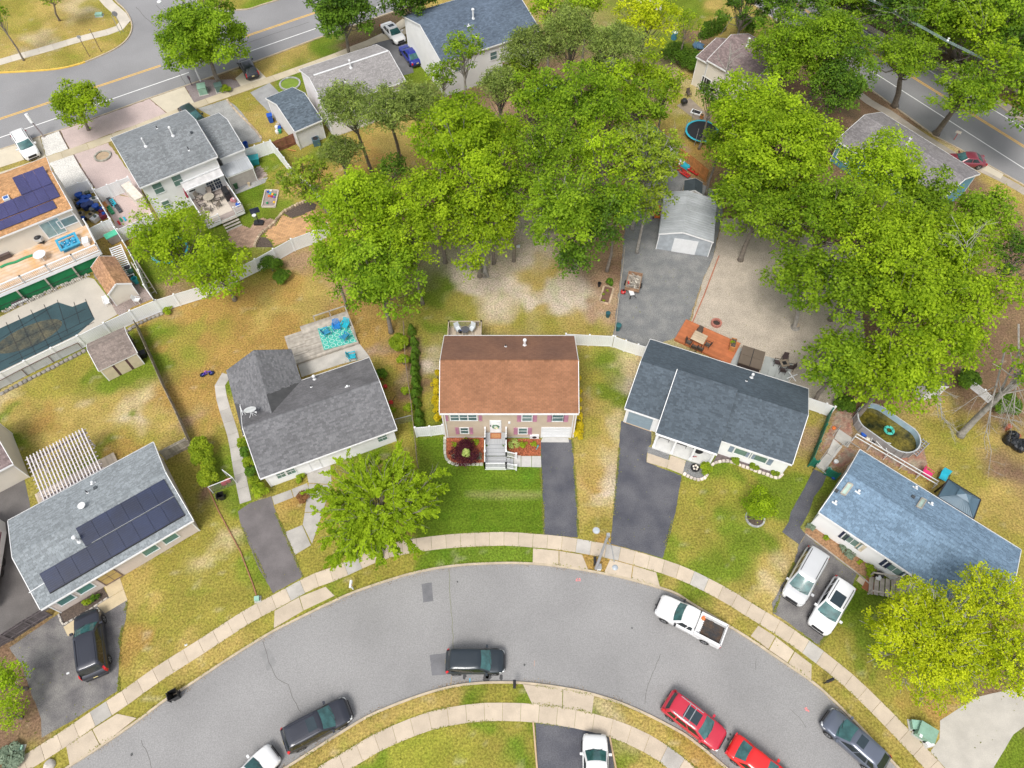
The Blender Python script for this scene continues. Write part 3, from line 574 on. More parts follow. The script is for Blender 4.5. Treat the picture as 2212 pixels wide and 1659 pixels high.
def shingle_mesh(P0,U,V,NRM,length,height,m,parent,poly=None,tab=.30,expo=.15,arch=True,name='shingles'):
 """courses of shingle tabs on a plane: P0 lower-left, U along eave, V up the slope"""
 n=max(1,int(round(height/expo)));e=height/n;v=[];f=[];t=[]
 for r in range(n):
  off=random.uniform(0,tab)if arch else(tab/2 if r%2 else 0);x=-off;row=random.uniform(-.06,.06)
  while x<length-.01:
   w=tab*random.uniform(.6,1.3)if arch else tab
   a,b=max(x,0),min(x+w-.012,length);x+=w
   if b-a<.03:continue
   y0,y1=r*e,(r+1)*e+.004;cx,cy=(a+b)/2,(y0+y1)/2
   if poly and not pip(poly,cx,cy):continue
   if poly:
    while b-a>.06 and not pip(poly,b,cy):b-=.05
    while b-a>.06 and not pip(poly,a,cy):a+=.05
   thick=.016 if not arch or random.random()<.55 else.024
   k=len(v);top=NRM*.004;bt=NRM*thick
   v+=[P0+U*a+V*y0,P0+U*b+V*y0,P0+U*a+V*y0+bt,P0+U*b+V*y0+bt,P0+U*b+V*y1+top,P0+U*a+V*y1+top]
   f+=[(k,k+1,k+3,k+2),(k+2,k+3,k+4,k+5)];tv=random.random()if arch else.5+random.uniform(-.3,.3)
   t+=[tv+row]*2
 o=mesh_obj(name,v,f,m,parent,tint=t);o['kind']='stuff';return o
class House:
 def __init__(s,name,label,cat,A,B,C,D,ze,zr,ov=.38,rk=.22,wall=WSIDE,roof=None,z0=0.0,ra=.5,walls=True,trim=WTRIM,
                 arch=True,poly_n=None,poly_f=None,tab=.3,parent=None,gut=True,board=.16,under=None,rakes=(1,1),L=None,dep=None,roof2=None,expo=.15,ridge=True):
  a,b,c,d=[Vector(g(*p,ze))for p in(A,B,C,D)]
  u=(b-a).normalized();vv=Vector((-u.y,u.x))
  s.L=L or(b-a).length;s.dep=dep or((c-a).dot(vv)+(d-a).dot(vv))/2;s.a=a;s.u=u;s.v=vv;s.ze=ze;s.zr=zr;s.ra=ra;s.ov=ov;s.rk=rk;s.z0=z0
  s.root=empty(name,(a.x,a.y,z0),math.atan2(u.y,u.x),label,cat)if not parent else parent.root
  if parent:
   s.off=parent.loc(a);s.par=parent
  else:s.off=(0,0);s.par=None
  s.trim=trim;s.wall=wall;s.roofm=roof
  ze_,zr_=ze-z0,zr-z0;s.zel,s.zrl=ze_,zr_;X0,Y0=s.off;s.X0,s.Y0=X0,Y0
  L_,d_,yr=s.L,s.dep,s.dep*ra;s.yr=yr
  wx0,wx1,wy0,wy1=rk,L_-rk,ov,d_-ov;s.w=(wx0,wx1,wy0,wy1)
  P=lambda x,y,z:Vector((x+X0,y+Y0,z));s.P=P
  th=.14
  hn=lambda y:ze_+(zr_-ze_)*y/yr if y<=yr else zr_-(zr_-ze_)*(y-yr)/(d_-yr)
  s.h=hn
  if walls:
   mb=MB();pts=lambda x:[P(x,wy0,0),P(x,wy1,0),P(x,wy1,hn(wy1)-th),P(x,yr,zr_-th),P(x,wy0,hn(wy0)-th)]
   mb.q(list(reversed(pts(wx0))));mb.q(pts(wx1));mb.q([P(wx0,wy0,0),P(wx1,wy0,0),P(wx1,wy0,hn(wy0)-th),P(wx0,wy0,hn(wy0)-th)]);mb.q([P(wx1,wy1,0),P(wx0,wy1,0),P(wx0,wy1,hn(wy1)-th),P(wx1,wy1,hn(wy1)-th)])
   mb.make('wall',wall,s.root)
   cb=MB();nb=int((ze_-th-.1)/board)
   for side in range(4):
    for i in range(nb):
     z0b,z1b=.12+i*board,.12+(i+1)*board;e=.022
     if side==0:q=[P(wx0,wy0-e,z0b),P(wx1,wy0-e,z0b),P(wx1,wy0-.004,z1b),P(wx0,wy0-.004,z1b)]
     elif side==1:q=[P(wx1+e,wy0,z0b),P(wx1+e,wy1,z0b),P(wx1+.004,wy1,z1b),P(wx1+.004,wy0,z1b)]
     elif side==2:q=[P(wx1,wy1+e,z0b),P(wx0,wy1+e,z0b),P(wx0,wy1+.004,z1b),P(wx1,wy1+.004,z1b)]
     else:q=[P(wx0-e,wy1,z0b),P(wx0-e,wy0,z0b),P(wx0-.004,wy0,z1b),P(wx0-.004,wy1,z1b)]
     cb.q(q,random.random())
     lo=[q[0],q[1]];ins=[p+(Vector((0,.02,0))if side==0 else Vector((-.02,0,0))if side==1 else Vector((0,-.02,0))if side==2 else Vector((.02,0,0)))for p in lo];cb.q([ins[0],ins[1],lo[1],lo[0]])
   for x,sg in((wx0,-1),(wx1,1)):
    z=.12+nb*board
    while z<zr_-th-.1:
     z1=z+board;ya=wy0 if z<=hn(wy0)-th else yr*(z+th-ze_)/(zr_-ze_);yb=d_-ov if z<=hn(wy1)-th else yr+(d_-yr)*(zr_-z-th)/(zr_-ze_)
     ya2=max(wy0,yr*(z1+th-ze_)/(zr_-ze_));yb2=min(wy1,yr+(d_-yr)*(zr_-z1-th)/(zr_-ze_));ya=max(ya,wy0);yb=min(yb,wy1)
     if ya2>=yb2:break
     q=[P(x+sg*.02,ya,z),P(x+sg*.02,yb,z),P(x+sg*.004,yb2,z1),P(x+sg*.004,ya2,z1)];cb.q(q if sg>0 else list(reversed(q)),random.random());z=z1
   cb.make('clapboards',wall,s.root)['kind']='stuff'
   for x,y in((wx0,wy0),(wx1,wy0),(wx1,wy1),(wx0,wy1)):
    cbm=MB();cbm.box(x+X0-.045,x+X0+.045,y+Y0-.045,y+Y0+.045,0,hn(y)-th-.003);cbm.make('corner_board',trim,s.root)
  und=under or mat('roof_underlay',(.07,.07,.072),.95)
  rd=MB();n_=[P(0,0,ze_),P(L_,0,ze_),P(L_,yr,zr_),P(0,yr,zr_)];f_=[P(L_,d_,ze_),P(0,d_,ze_),P(0,yr,zr_),P(L_,yr,zr_)];dn=Vector((0,0,-th))
  rd.q(n_);rd.q(f_)
  rd.q([p+dn for p in reversed(n_)],m=1);rd.q([p+dn for p in reversed(f_)],m=1)
  rd.q([n_[0]+dn,n_[1]+dn,n_[1],n_[0]],m=1);rd.q([f_[0]+dn,f_[1]+dn,f_[1],f_[0]],m=1)
  rd.q([P(0,0,ze_)+dn,P(0,0,ze_),P(0,yr,zr_),P(0,yr,zr_)+dn],m=1);rd.q([P(0,yr,zr_)+dn,P(0,yr,zr_),P(0,d_,ze_),P(0,d_,ze_)+dn],m=1)
  rd.q([P(L_,0,ze_),P(L_,0,ze_)+dn,P(L_,yr,zr_)+dn,P(L_,yr,zr_)],m=1);rd.q([P(L_,yr,zr_),P(L_,yr,zr_)+dn,P(L_,d_,ze_)+dn,P(L_,d_,ze_)],m=1)
  s.roof=rd.make('roof',[und,trim],s.root)
  Un=Vector((1,0,0));Vn=Vector((0,yr,zr_-ze_));hN=Vn.length;Vn.normalize();Nn=Un.cross(Vn)
  Vf=Vector((0,-(d_-yr),zr_-ze_));hF=Vf.length;Vf.normalize();Uf=Vector((-1,0,0));Nf=Uf.cross(Vf)
  if roof:
   shingle_mesh(P(0,-.02,ze_),Un,Vn,Nn,L_,hN,roof,s.roof,poly_n,tab,expo,arch)
   shingle_mesh(P(L_,d_+.02,ze_),Uf,Vf,Nf,L_,hF,roof2 or roof,s.roof,poly_f,tab,expo,arch)
   if ridge:
    rc_=MB();x=0
    while x<L_-.05:
     x1=min(x+.2,L_);t=random.random();z1,z2=zr_+.028,zr_+.045
     for sg,dd,hh in((-1,yr,1),(1,d_-yr,1)):
      dy=.15*sg;dz=-.15*(zr_-ze_)/dd
      q=[P(x,yr,z2),P(x+.23,yr,z1),P(x+.23,yr+dy,z1+dz),P(x,yr+dy,z2+dz)]
      if sg<0:q.reverse()
      rc_.q(q,t)
     x=x1
    o=rc_.make('ridge_cap',roof,s.roof);o['kind']='stuff'
  s.Nn=Nn
  if gut:
   for y,sg in((0,-1),(d_,1)):
    gb=MB();y0_,y1_=(y-.12,y-.003)if sg<0 else(y+.003,y+.12)
    gb.box(X0-.02,L_+X0+.02,y0_+Y0,y0_+Y0+.014,ze_-.15,ze_-.01);gb.box(X0-.02,L_+X0+.02,y1_+Y0-.014,y1_+Y0,ze_-.15,ze_-.008);gb.box(X0-.02,L_+X0+.02,y0_+Y0+.014,y1_+Y0-.014,ze_-.15,ze_-.12)
    gb.make('gutter',trim,s.root)
  for x,on in((0,rakes[0]),(L_,rakes[1])):
   if not on:continue
   for ya,yb,za,zb in((0,yr,ze_,zr_),(d_,yr,ze_,zr_)):
    q=MB();sx=-.03 if x==0 else.03
    q.bar(P(x+sx,ya,za-.05),P(x+sx,yb,zb-.05),.025,h=.085);q.make('rake_board',trim,s.root)
 def loc(s,w):
  r=Vector((w[0],w[1]))-s.a;return(r.dot(s.u),r.dot(s.v))
 def hit(s,k,x,y,axis='y',val=None):
  """pixel ray against local vertical plane; returns local (along, z)"""
  px_,py_=T(k,x,y);d=ray(px_,py_);o=Vector((0,0,CAM_H));lo=Vector((*s.loc(o),));du=Vector((d.x,d.y));dl=(du.dot(s.u),du.dot(s.v))
  if axis=='y':
   val=s.w[2]if val is None else val;t=(val-lo[1])/dl[1];return(lo[0]+dl[0]*t,CAM_H+d.z*t-s.z0)
  val=s.w[0]if val is None else val;t=(val-lo[0])/dl[0];return(lo[1]+dl[1]*t,CAM_H+d.z*t-s.z0)
 def on(s,k,x,y):
  z=s.ze
  for _ in range(12):
   p=s.loc(g(k,x,y,z));z=s.z0+s.h(p[1])
  return p[0],p[1],z-s.z0
 def sl(s,y):
  return(s.zrl-s.zel)/s.yr if y<s.yr else-(s.zrl-s.zel)/(s.dep-s.yr)
 def window(s,k,p,q,plane='near',style='double',glass=GLASS,frame=WHM,w=None,z=None,shutters=None,name='window',n=1,bars=None):
  axis,val,sg={'near':('y',s.w[2],-1),'left':('x',s.w[0],-1),'right':('x',s.w[1],1)}[plane]
  a=s.hit(k,*p,axis,val);b=s.hit(k,*q,axis,val);x0,x1=sorted((a[0],b[0]));z0,z1=sorted((a[1],b[1]))
  if w:c=(x0+x1)/2;x0,x1=c-w/2,c+w/2
  if z:z0,z1=z
  z1=min(z1,s.zel-.17)
  def bx(mb,a0,a1,d0,d1,c0,c1,m=0):
   if axis=='y':mb.box(a0+s.X0,a1+s.X0,min(val+sg*d0,val+sg*d1)+s.Y0,max(val+sg*d0,val+sg*d1)+s.Y0,c0,c1,.5,m)
   else:mb.box(min(val+sg*d0,val+sg*d1)+s.X0,max(val+sg*d0,val+sg*d1)+s.X0,a0+s.Y0,a1+s.Y0,c0,c1,.5,m)
  fr=MB();e=.095
  bx(fr,x0,x1,0,.06,z1-e,z1);bx(fr,x0,x1,0,.075,z0,z0+e);bx(fr,x0,x0+e,0,.06,z0+e,z1-e);bx(fr,x1-e,x1,0,.06,z0+e,z1-e)
  W_=(x1-x0-2*e)/n
  for i in range(1,n):bx(fr,x0+e+W_*i-.05,x0+e+W_*i+.05,0,.055,z0+e,z1-e)
  fo=fr.make(name,frame,s.root)
  for i in range(n):
   xa=x0+e+W_*i+(.05 if i else 0);xb=x0+e+W_*(i+1)-(.05 if i<n-1 else 0);zm=(z0+z1)/2
   if style=='double':
    pb=MB();bx(pb,xa,xb,0,.03,zm,z1-e);pb.make('pane',glass,fo);pb=MB();bx(pb,xa,xb,0,.045,z0+e,zm-.03);pb.make('pane',glass,fo)
    sb=MB();bx(sb,xa,xb,0,.05,zm-.03,zm+.02);sb.make('sash_bar',frame,fo)
   elif style=='slider':
    xm=(xa+xb)/2;pb=MB();bx(pb,xa,xm-.02,0,.03,z0+e,z1-e);pb.make('pane',glass,fo);pb=MB();bx(pb,xm+.02,xb,0,.04,z0+e,z1-e);pb.make('pane',glass,fo)
    sb=MB();bx(sb,xm-.02,xm+.02,0,.05,z0+e,z1-e);sb.make('sash_bar',frame,fo)
   else:
    pb=MB();bx(pb,xa,xb,0,.03,z0+e,z1-e);pb.make('pane',glass,fo)
   if bars:
    sb=MB();nxb,nzb=bars
    for j in range(1,nxb):c=xa+(xb-xa)*j/nxb;bx(sb,c-.012,c+.012,0,.052,z0+e,z1-e)
    for j in range(1,nzb):c=z0+e+(z1-z0-2*e)*j/nzb;bx(sb,xa,xb,0,.05,c-.012,c+.012)
    o=sb.make('glazing_bars',frame,fo)
  if shutters:
   sm,sw=shutters
   for xa in(x0-sw-.03,x1+.03):
    sh=MB();bx(sh,xa,xa+sw,0,.035,z0,z1);
    for j in range(int((z1-z0-.12)/.09)):c=z0+.07+j*.09;bx(sh,xa+.05,xa+sw-.05,.035,.05,c,c+.045)
    sh.make('shutter',sm,s.root)
  return fo,(x0,x1,z0,z1)
 def vent(s,k,x,y,kind='pipe',h=.35,r=.05):
  lx,ly,lz=s.on(k,x,y);X_,Y_=lx+s.X0,ly+s.Y0;mb=MB()
  if kind=='pipe':
   mb.lathe((X_,Y_,lz),[(.13,-.03),(.12,.03),(r+.02,.1)],10,m=0);mb.lathe((X_,Y_,lz),[(r,.08),(r,h)],10,m=1);return mb.make('vent_pipe',[WHM,BLACK],s.root)
  if kind=='stack':
   mb.lathe((X_,Y_,lz),[(.2,-.05),(.19,.03),(r+.03,.16)],12,m=0);mb.lathe((X_,Y_,lz),[(r,.1),(r,h)],12,m=0);mb.lathe((X_,Y_,lz),[(r*.8,h),(r*1.7,h+.02),(r*1.75,h+.12),(r*1.2,h+.2),(.01,h+.22)],12,m=0);return mb.make('flue',WHM,s.root)
  if kind=='box':
   mb.box(X_-.13,X_+.13,Y_-.13,Y_+.13,lz-.1,lz+.16);return mb.make('roof_vent',mat('vent_dark',(.06,.07,.08),.6),s.root)
  if kind=='white':
   mb.box(X_-.22,X_+.22,Y_-.11,Y_+.11,lz-.05,lz+.03);mb.lathe((X_,Y_,lz),[(.08,0),(.08,h),(.1,h+.03),(.01,h+.06)],10);return mb.make('vent_pipe',WHM,s.root)
 def panels(s,k,p,q,n,hgt,gap=.02,m=None,rail=True,lines=None):
  a=s.on(k,*p);b=s.on(k,*q);sl=s.sl(a[1]);V=Vector((0,1,sl)).normalized();U=(Vector(b)-Vector(a));U.z=0;U.y=0;W_=U.length/n;U.normalize();Nn=U.cross(V)
  base=Vector((a[0]+s.X0,a[1]+s.Y0,a[2]))+Nn*.1
  for i in range(n):
   mb=MB();p0=base+U*(W_*i+gap/2);w=W_-gap;t=.035
   c=[p0,p0+U*w,p0+U*w+V*hgt,p0+V*hgt];mb.q([x+Nn*t for x in c])
   for i2 in range(4):j=(i2+1)%4;mb.q([c[i2],c[j],c[j]+Nn*t,c[i2]+Nn*t],m=1)
   ln=int(hgt/.165)
   for j in range(1,ln):y_=hgt*j/ln;mb.q([p0+V*(y_-.004)+Nn*(t+.002),p0+U*w+V*(y_-.004)+Nn*(t+.002),p0+U*w+V*(y_+.004)+Nn*(t+.002),p0+V*(y_+.004)+Nn*(t+.002)],m=2)
   mb.make('solar_panel',[m or SOLAR,mat('panel_frame',(.03,.03,.04),.4),lines or mat('cell_line',(.05,.07,.12),.4)],s.root)
  return base,U,V,Nn
def rail_between(parent,name,p,q,h=.95,post=.06,step=.11,m=WHITE,posts=True,z=None,bal=True,rail=.035,low=.12):
 """balustrade between two local 3d points"""
 p=Vector(p);q=Vector(q);up=Vector((0,0,1));d=q-p;L_=d.length;root=empty(name,parent=parent)if False else parent
 mb=MB();mb.bar(p+up*h,q+up*h,rail,h=rail*.8);mb.make('handrail',m,root);mb=MB();mb.bar(p+up*low,q+up*low,rail*.8,h=rail*.7);mb.make('bottom_rail',m,root)
 if bal:
  b=MB();n=max(1,int(L_/step))
  for i in range(1,n):c=p+d*(i/n);b.bar(c+up*low,c+up*h,.018)
  b.make('balusters',m,root)['kind']='stuff'
 if posts:
  for c in(p,q):
   pb=MB();pb.box(c.x-post,c.x+post,c.y-post,c.y+post,c.z-.05,c.z+h+.06);pb.box(c.x-post-.02,c.x+post+.02,c.y-post-.02,c.y+post+.02,c.z+h+.06,c.z+h+.1);pb.make('post',m,root)
def boards(parent,name,x0,x1,y0,y1,z,th,m,along='x',w=.14,gap=.008,clip=None):
 mb=MB()
 if along=='x':
  y=y0
  while y<y1-.02:mb.box(x0,x1,y,min(y+w-gap,y1),z-th,z,random.random());y+=w
 else:
  x=x0
  while x<x1-.02:mb.box(x,min(x+w-gap,x1),y0,y1,z-th,z,random.random());x+=w
 o=mb.make(name,m,parent);o['kind']='stuff';return o
# ---- 1 the subject: bi-level with a brown roof
RB=roofmat('brown_shingle',(.285,.138,.076),.10,.18,patch=.5);RB2=roofmat('stained_shaded_brown_shingle',(.235,.125,.083),.3,.14,patch=.35,c2=(.18,.10,.072))  # second one for the rear slope: stains plus far-side shade put into the colour
H1=House('house','tan split-level house with brown roof, mauve shutters and white front steps','house',(4,637,1018),(4,1538,1018),(4,1505,519),(4,657,519),5.0,7.0,.3,.12,wall=BEIGE,roof=RB,roof2=RB2,arch=False,tab=.3,expo=.145,board=.2)
MAUVE=mat('mauve_shutter',(.44,.20,.29),.6)
H1.window(ZA,(290,140),(663,228),n=3,shutters=None)
for a,b in(((228,142),(283,228)),((672,140),(720,230))):
 o,_=H1.window(ZA,a,b,style='single',glass=MAUVE,frame=MAUVE,name='shutter')
for a,b in(((1172,145),(1226,238)),((1375,145),(1428,238)),((1566,147),(1620,240)),((1776,147),(1830,240)),((368,318),(424,400)),((556,318),(605,400)),((1128,322),(1180,403)),((1312,322),(1362,403))):
 H1.window(ZA,a,b,style='single',glass=MAUVE,frame=MAUVE,name='shutter')
H1.window(ZA,(1228,143),(1374,236));H1.window(ZA,(1622,143),(1774,238));H1.window(ZA,(424,316),(554,396));H1.window(ZA,(1182,320),(1310,402))
wy=H1.w[2]
def h1(x,y,val=None):return H1.hit(ZA,x,y,'y',wy if val is None else val)
mb=MB();xa,zt=h1(815,224);xb,zb=h1(970,372);mb.box(xa,xb,wy-.09,wy,zb,zt);do=mb.make('door_frame',WHM,H1.root)
mb=MB();mb.box(xa+.14,xb-.14,wy-.12,wy-.09,zb+.03,zt-.1);mb.make('door',mat('white_door',(.82,.82,.82),.4),H1.root)
cxd=(xa+xb)/2;mb=MB()
for i in range(26):
 a=2*math.pi*i/26;mb.blob((cxd+.26*math.cos(a),wy-.16,(zb+zt)/2+.1+.26*math.sin(a)),.075,6,4,.2,t=random.random())
mb.make('wreath',leafmat('wreath_leaf',(.03,.12,.03),(.3,.45,.35)),H1.root);mb=MB()
for i in range(5):mb.blob((cxd+.05+random.uniform(-.12,.12),wy-.2,(zb+zt)/2-.08+random.uniform(-.05,.05)),.06,6,4,.2)
mb.make('wreath_flower',mat('cream_flower',(.75,.66,.4),.7),H1.root)
mb=MB();mb.box(xa+.04,xa+.1,wy-.14,wy-.12,zb+1.1,zb+1.45);mb.make('house_number',BLACK,H1.root)
mb=MB();xg,zg=h1(1070,250);mb.box(xg-.1,xg+.1,wy-.12,wy,zg-.12,zg+.12);mb.make('wall_light',WHM,H1.root)
gx0,gz1=h1(1500,320);gx1,_=h1(1858,320)
mb=MB();mb.box(gx0-.1,gx1+.1,wy-.06,wy,gz1-.02,gz1+.1);mb.box(gx0-.1,gx0,wy-.06,wy,.0,gz1-.02);mb.box(gx1,gx1+.1,wy-.06,wy,0,gz1-.02);gf=mb.make('garage_door_frame',WHM,H1.root)
for i in range(4):
 mb=MB();zz0=.05+i*(gz1-.07)/4;mb.box(gx0,gx1,wy-.035,wy,zz0,zz0+(gz1-.07)/4-.02)
 for j in range(8):xx=gx0+.1+j*(gx1-gx0-.1)/8;mb.box(xx,xx+(gx1-gx0)/8-.15,wy-.045,wy-.035,zz0+.08,zz0+(gz1-.07)/4-.1)
 mb.make('door_panel',WHM,H1.root)
mb=MB();mb.box(.12,gx0-.5,wy-.05,wy+.02,0,.14);mb.make('foundation',mat('foundation',(.45,.46,.48),.9),H1.root)
H1.vent(4,1065,588,'pipe',.3);H1.vent(4,1188,580,'stack',.75,.1);
for x in(.35,H1.L-.35):
 mb=MB();mb.bar((x,wy-.05,0),(x,wy-.05,4.7),.04);mb.make('downspout',WHM,H1.root)
FS=empty('front_steps',(H1.a.x,H1.a.y,0),H1.root.rotation_euler.z,'grey front steps with white railings leading up to the white front door','steps')
def h1g(x,y,z):return H1.loc(g(ZA,x,y,z))
top=zb;STEPM=mat('grey_deck_paint',(.40,.41,.42),.7,.05,1,20,.05,tint=.06)
sx0=h1g(757,560,top)[0];sx1=h1g(1030,560,top)[0];yA=h1g(860,534,top)[1]
boards(FS,'landing',sx0,sx1,yA,wy-.1,top,.05,STEPM,'y',.15)
mb=MB();mb.box(sx0,sx1,yA+.02,wy-.1,.02,top-.06);mb.make('riser_panel',WHITE,FS)
nst=max(2,int(round((top-.45)/.19)));y=yA;z=top
for i in range(nst-1):
 z-=(top-.45)/nst;mb=MB();mb.box(sx0,sx1,y-.30,y+.02,z-.05,z,random.random());mb.box(sx0,sx1,y-.02,y-.0,z-.05,z+.15,.4);mb.make('step',STEPM,FS);y-=.30
yL=y-1.15;zL=.45;boards(FS,'landing',sx0,sx1,yL,y,zL,.05,STEPM,'x',.15)
mb=MB();mb.box(sx0,sx1,yL+.02,y,.02,zL-.06);mb.make('riser_panel',WHITE,FS)
for i in range(2):
 mb=MB();mb.box(sx1+.02+i*.32,sx1+.34+i*.32,yL+.05,y-.05,.02,zL-.15*(i+1));mb.make('step',STEPM,FS)
for x in(sx0,sx1):
 rail_between(FS,'railing',(x,wy-.15,top),(x,yA,top));rail_between(FS,'railing',(x,yA,top),(x,y,zL+.1));
rail_between(FS,'railing',(sx0,y,zL),(sx0,yL,zL));rail_between(FS,'railing',(sx0,yL,zL),(sx1,yL,zL));rail_between(FS,'railing',(sx1,yL,zL),(sx1+.9,yL,.02));rail_between(FS,'railing',(sx1,y,zL),(sx1+.9,y,.02))
def lw(H,x,y,z=0):
 p=H.a+H.u*x+H.v*y;return(p.x,p.y,z)
mb=MB();mb.box(-.5,.5,-.3,.3,0,.02);mb.box(-.4,.4,-.2,.2,.02,.024,m=1)
tag(mb.make('doormat',[mat('brown_coir',(.30,.11,.05),.95,.2,20),mat('coir_pattern',(.42,.2,.09),.95,.2,30)],loc=lw(H1,cxd,wy-.45,top+.002),rz=H1.root.rotation_euler.z),'brown doormat at the white front door of the tan house','doormat')
D1=empty('deck',(H1.a.x,H1.a.y,0),H1.root.rotation_euler.z,'small beige raised deck behind the tan house with two chairs on it','deck')
DM=mat('beige_deck_wood',(.50,.42,.33),.8,.08,1,25,.1,tint=.14)
dz=2.3;c0=H1.loc(g(4,695,425,dz+.9));c1=H1.loc(g(4,907,425,dz+.9));yb_=H1.dep-.3
boards(D1,'decking',c0[0],c1[0],yb_,c0[1],dz,.05,DM,'y',.14)
for p,q in(((c0[0],yb_,dz),(c0[0],c0[1],dz)),((c0[0],c0[1],dz),(c1[0],c1[1],dz)),((c1[0],c1[1],dz),(c1[0],yb_,dz))):rail_between(D1,'railing',p,q,m=DM)
for x,y_ in((c0[0]+.1,c0[1]-.1),(c1[0]-.1,c0[1]-.1)):
 mb=MB();mb.box(x-.07,x+.07,y_-.07,y_+.07,0,dz-.05);mb.make('post',DM,D1)
DECK1=(c0,c1,dz,yb_)
# ---- 2 grey-roofed ranch left of the subject
RG=roofmat('grey_shingle',(.165,.165,.172),.08,.22);RGF=roofmat('smooth_shaded_grey_shingle',(.145,.142,.148),.16,.12,patch=.6)  # second copy for the rear slope, its shade away from the sun painted darker
H2=House('house','grey-roofed ranch house with a rear wing and a white satellite dish','house',(3,1685,1440),(4,358,1120),(4,180,650),(3,1528,965),2.6,4.5,.28,.3,roof=RG,roof2=RGF)
w0=H2.loc(g(3,1465,745,2.6));w1=H2.loc(g(3,1525,965,2.6));w2=H2.loc(g(3,1950,785,2.6));wr_=H2.loc(g(3,1650,612,3.9));w3=H2.loc(g(3,1885,605,2.6))
def wing(H,x0,x1,y0,y1,ze,zr,wallm,roofm,name='rear_wing',L_=None,sh_tab=.3,left_poly=None,right_poly=None,rk=.25,ov=.35):
 """gable wing whose ridge runs along local y"""
 xm=(x0+x1)/2;th=.13;mb=MB()
 mb.q([(x0+ov,y1-rk,0),(x0+ov,y1-rk,ze-th),(xm,y1-rk,zr-th-.1),(x1-ov,y1-rk,ze-th),(x1-ov,y1-rk,0)]);mb.q([(x0+ov,y0,0),(x0+ov,y1-rk,0),(x0+ov,y1-rk,ze-th),(x0+ov,y0,ze-th)][::-1]);mb.q([(x1-ov,y1-rk,0),(x1-ov,y0,0),(x1-ov,y0,ze-th),(x1-ov,y1-rk,ze-th)][::-1])
 wo=mb.make(name,wallm,H.root)
 rd=MB()
 a,b,c,d,e,f=[Vector(p)for p in((x0,y0,ze),(x0,y1,ze),(xm,y1,zr),(xm,y0,zr),(x1,y1,ze),(x1,y0,ze))];dn=Vector((0,0,-th))
 rd.q([b,a,d,c]);rd.q([c,d,f,e]);rd.q([b+dn,c+dn,d+dn,a+dn],m=1);rd.q([c+dn,e+dn,f+dn,d+dn],m=1);rd.q([a,b,b+dn,a+dn],m=1);rd.q([e,f,f+dn,e+dn],m=1);rd.q([b,c,c+dn,b+dn],m=1);rd.q([c,e,e+dn,c+dn],m=1);rd.q([a+dn,d+dn,d,a],m=1);rd.q([d+dn,f+dn,f,d],m=1)
 ro=rd.make('roof',[mat('roof_underlay',(.07,.07,.072),.95),H.trim],H.root)
 V1=(d-a);hh=V1.length;V1.normalize();shingle_mesh(b,Vector((0,-1,0)),V1,Vector((0,-1,0)).cross(V1),y1-y0,hh,roofm,ro,left_poly)
 V2=(d-f);V2.normalize();shingle_mesh(f,Vector((0,1,0)),V2,Vector((0,1,0)).cross(V2),y1-y0,hh,roofm,ro,right_poly)
 return wo
yend=max(w0[1],w3[1]);xw0=(w0[0]+w1[0])/2;xw1=(w3[0]+w2[0])/2
sl2=(H2.zrl-H2.zel)/(H2.dep-H2.yr);ywb=H2.dep-(4.2-2.6)/sl2
wing(H2,xw0,xw1,ywb-.1,yend,2.6,4.2,WSIDE,RG,left_poly=[(0,0),(yend-H2.dep,0),(yend-ywb,(((xw1-xw0)/2)**2+1.6**2)**.5),(0,(((xw1-xw0)/2)**2+1.6**2)**.5)],right_poly=[(H2.dep-ywb,0),(yend-ywb+.1,0),(yend-ywb+.1,9),(0,9)])
H2.vent(4,40,850,'white',.2);H2.vent(3,2040,800,'stack',.45,.09);H2.vent(3,2018,850,'pipe',.3)
for a,b in(((1795,1395),(1850,1445)),((1855,1368),(1915,1420))):H2.window(3,a,b,z=(.9,2.1),w=.9,style='double',glass=GLASSG,bars=(2,2))
H2.window(4,(238,1160),(295,1205),z=(.9,2.1),w=1.0,bars=(2,2),glass=GLASSG);H2.window(3,(2010,1330),(2080,1385),z=(.2,2.2),w=1.0,style='single',glass=mat('white_door',(.8,.8,.8),.4),name='front_door')
dx_,dy_,dz_=H2.on(3,1640,1035);DI=empty('satellite_dish',lw(H2,dx_,dy_,dz_),.4,'white satellite dish on the rear slope of the grey-roofed ranch','satellite dish')
mb=MB();
for r0,r1 in((0,1),):mb.lathe((0,0,0),[(.52,.10),(.5,.09),(.3,.03),(.05,0),(.04,-.03),(.3,0),(.5,.06)],22)
o=mb.make('dish',mat('dish_grey',(.70,.71,.70),.4),DI,smooth=False,loc=(0,.1,.75),rot=(math.radians(-28),math.radians(8),0))
mb=MB();mb.bar((0,0,0),(0,.05,.7),.03);mb.bar((-.35,-.2,0),(0,.05,.55),.015);mb.bar((.35,-.2,0),(0,.05,.55),.015);mb.make('mast',WHM,DI)
mb=MB();mb.bar((0,.05,.7),(.45,-.35,.85),.02);mb.box(.4,.5,-.42,-.3,.82,.92);mb.make('feed_arm',WHM,DI)
ax,ay,az=H2.on(3,1575,1030);AN=empty('antenna_bracket',lw(H2,ax,ay,az),0,'bare white antenna bracket at the roof edge left of the satellite dish','bracket')
mb=MB();mb.bar((0,0,0),(-.15,.5,.7),.03);mb.bar((.3,0,0),(-.05,.25,.4),.015);mb.bar((0,-.1,0),(-.05,.25,.4),.015);mb.make('mast',WHM,AN)
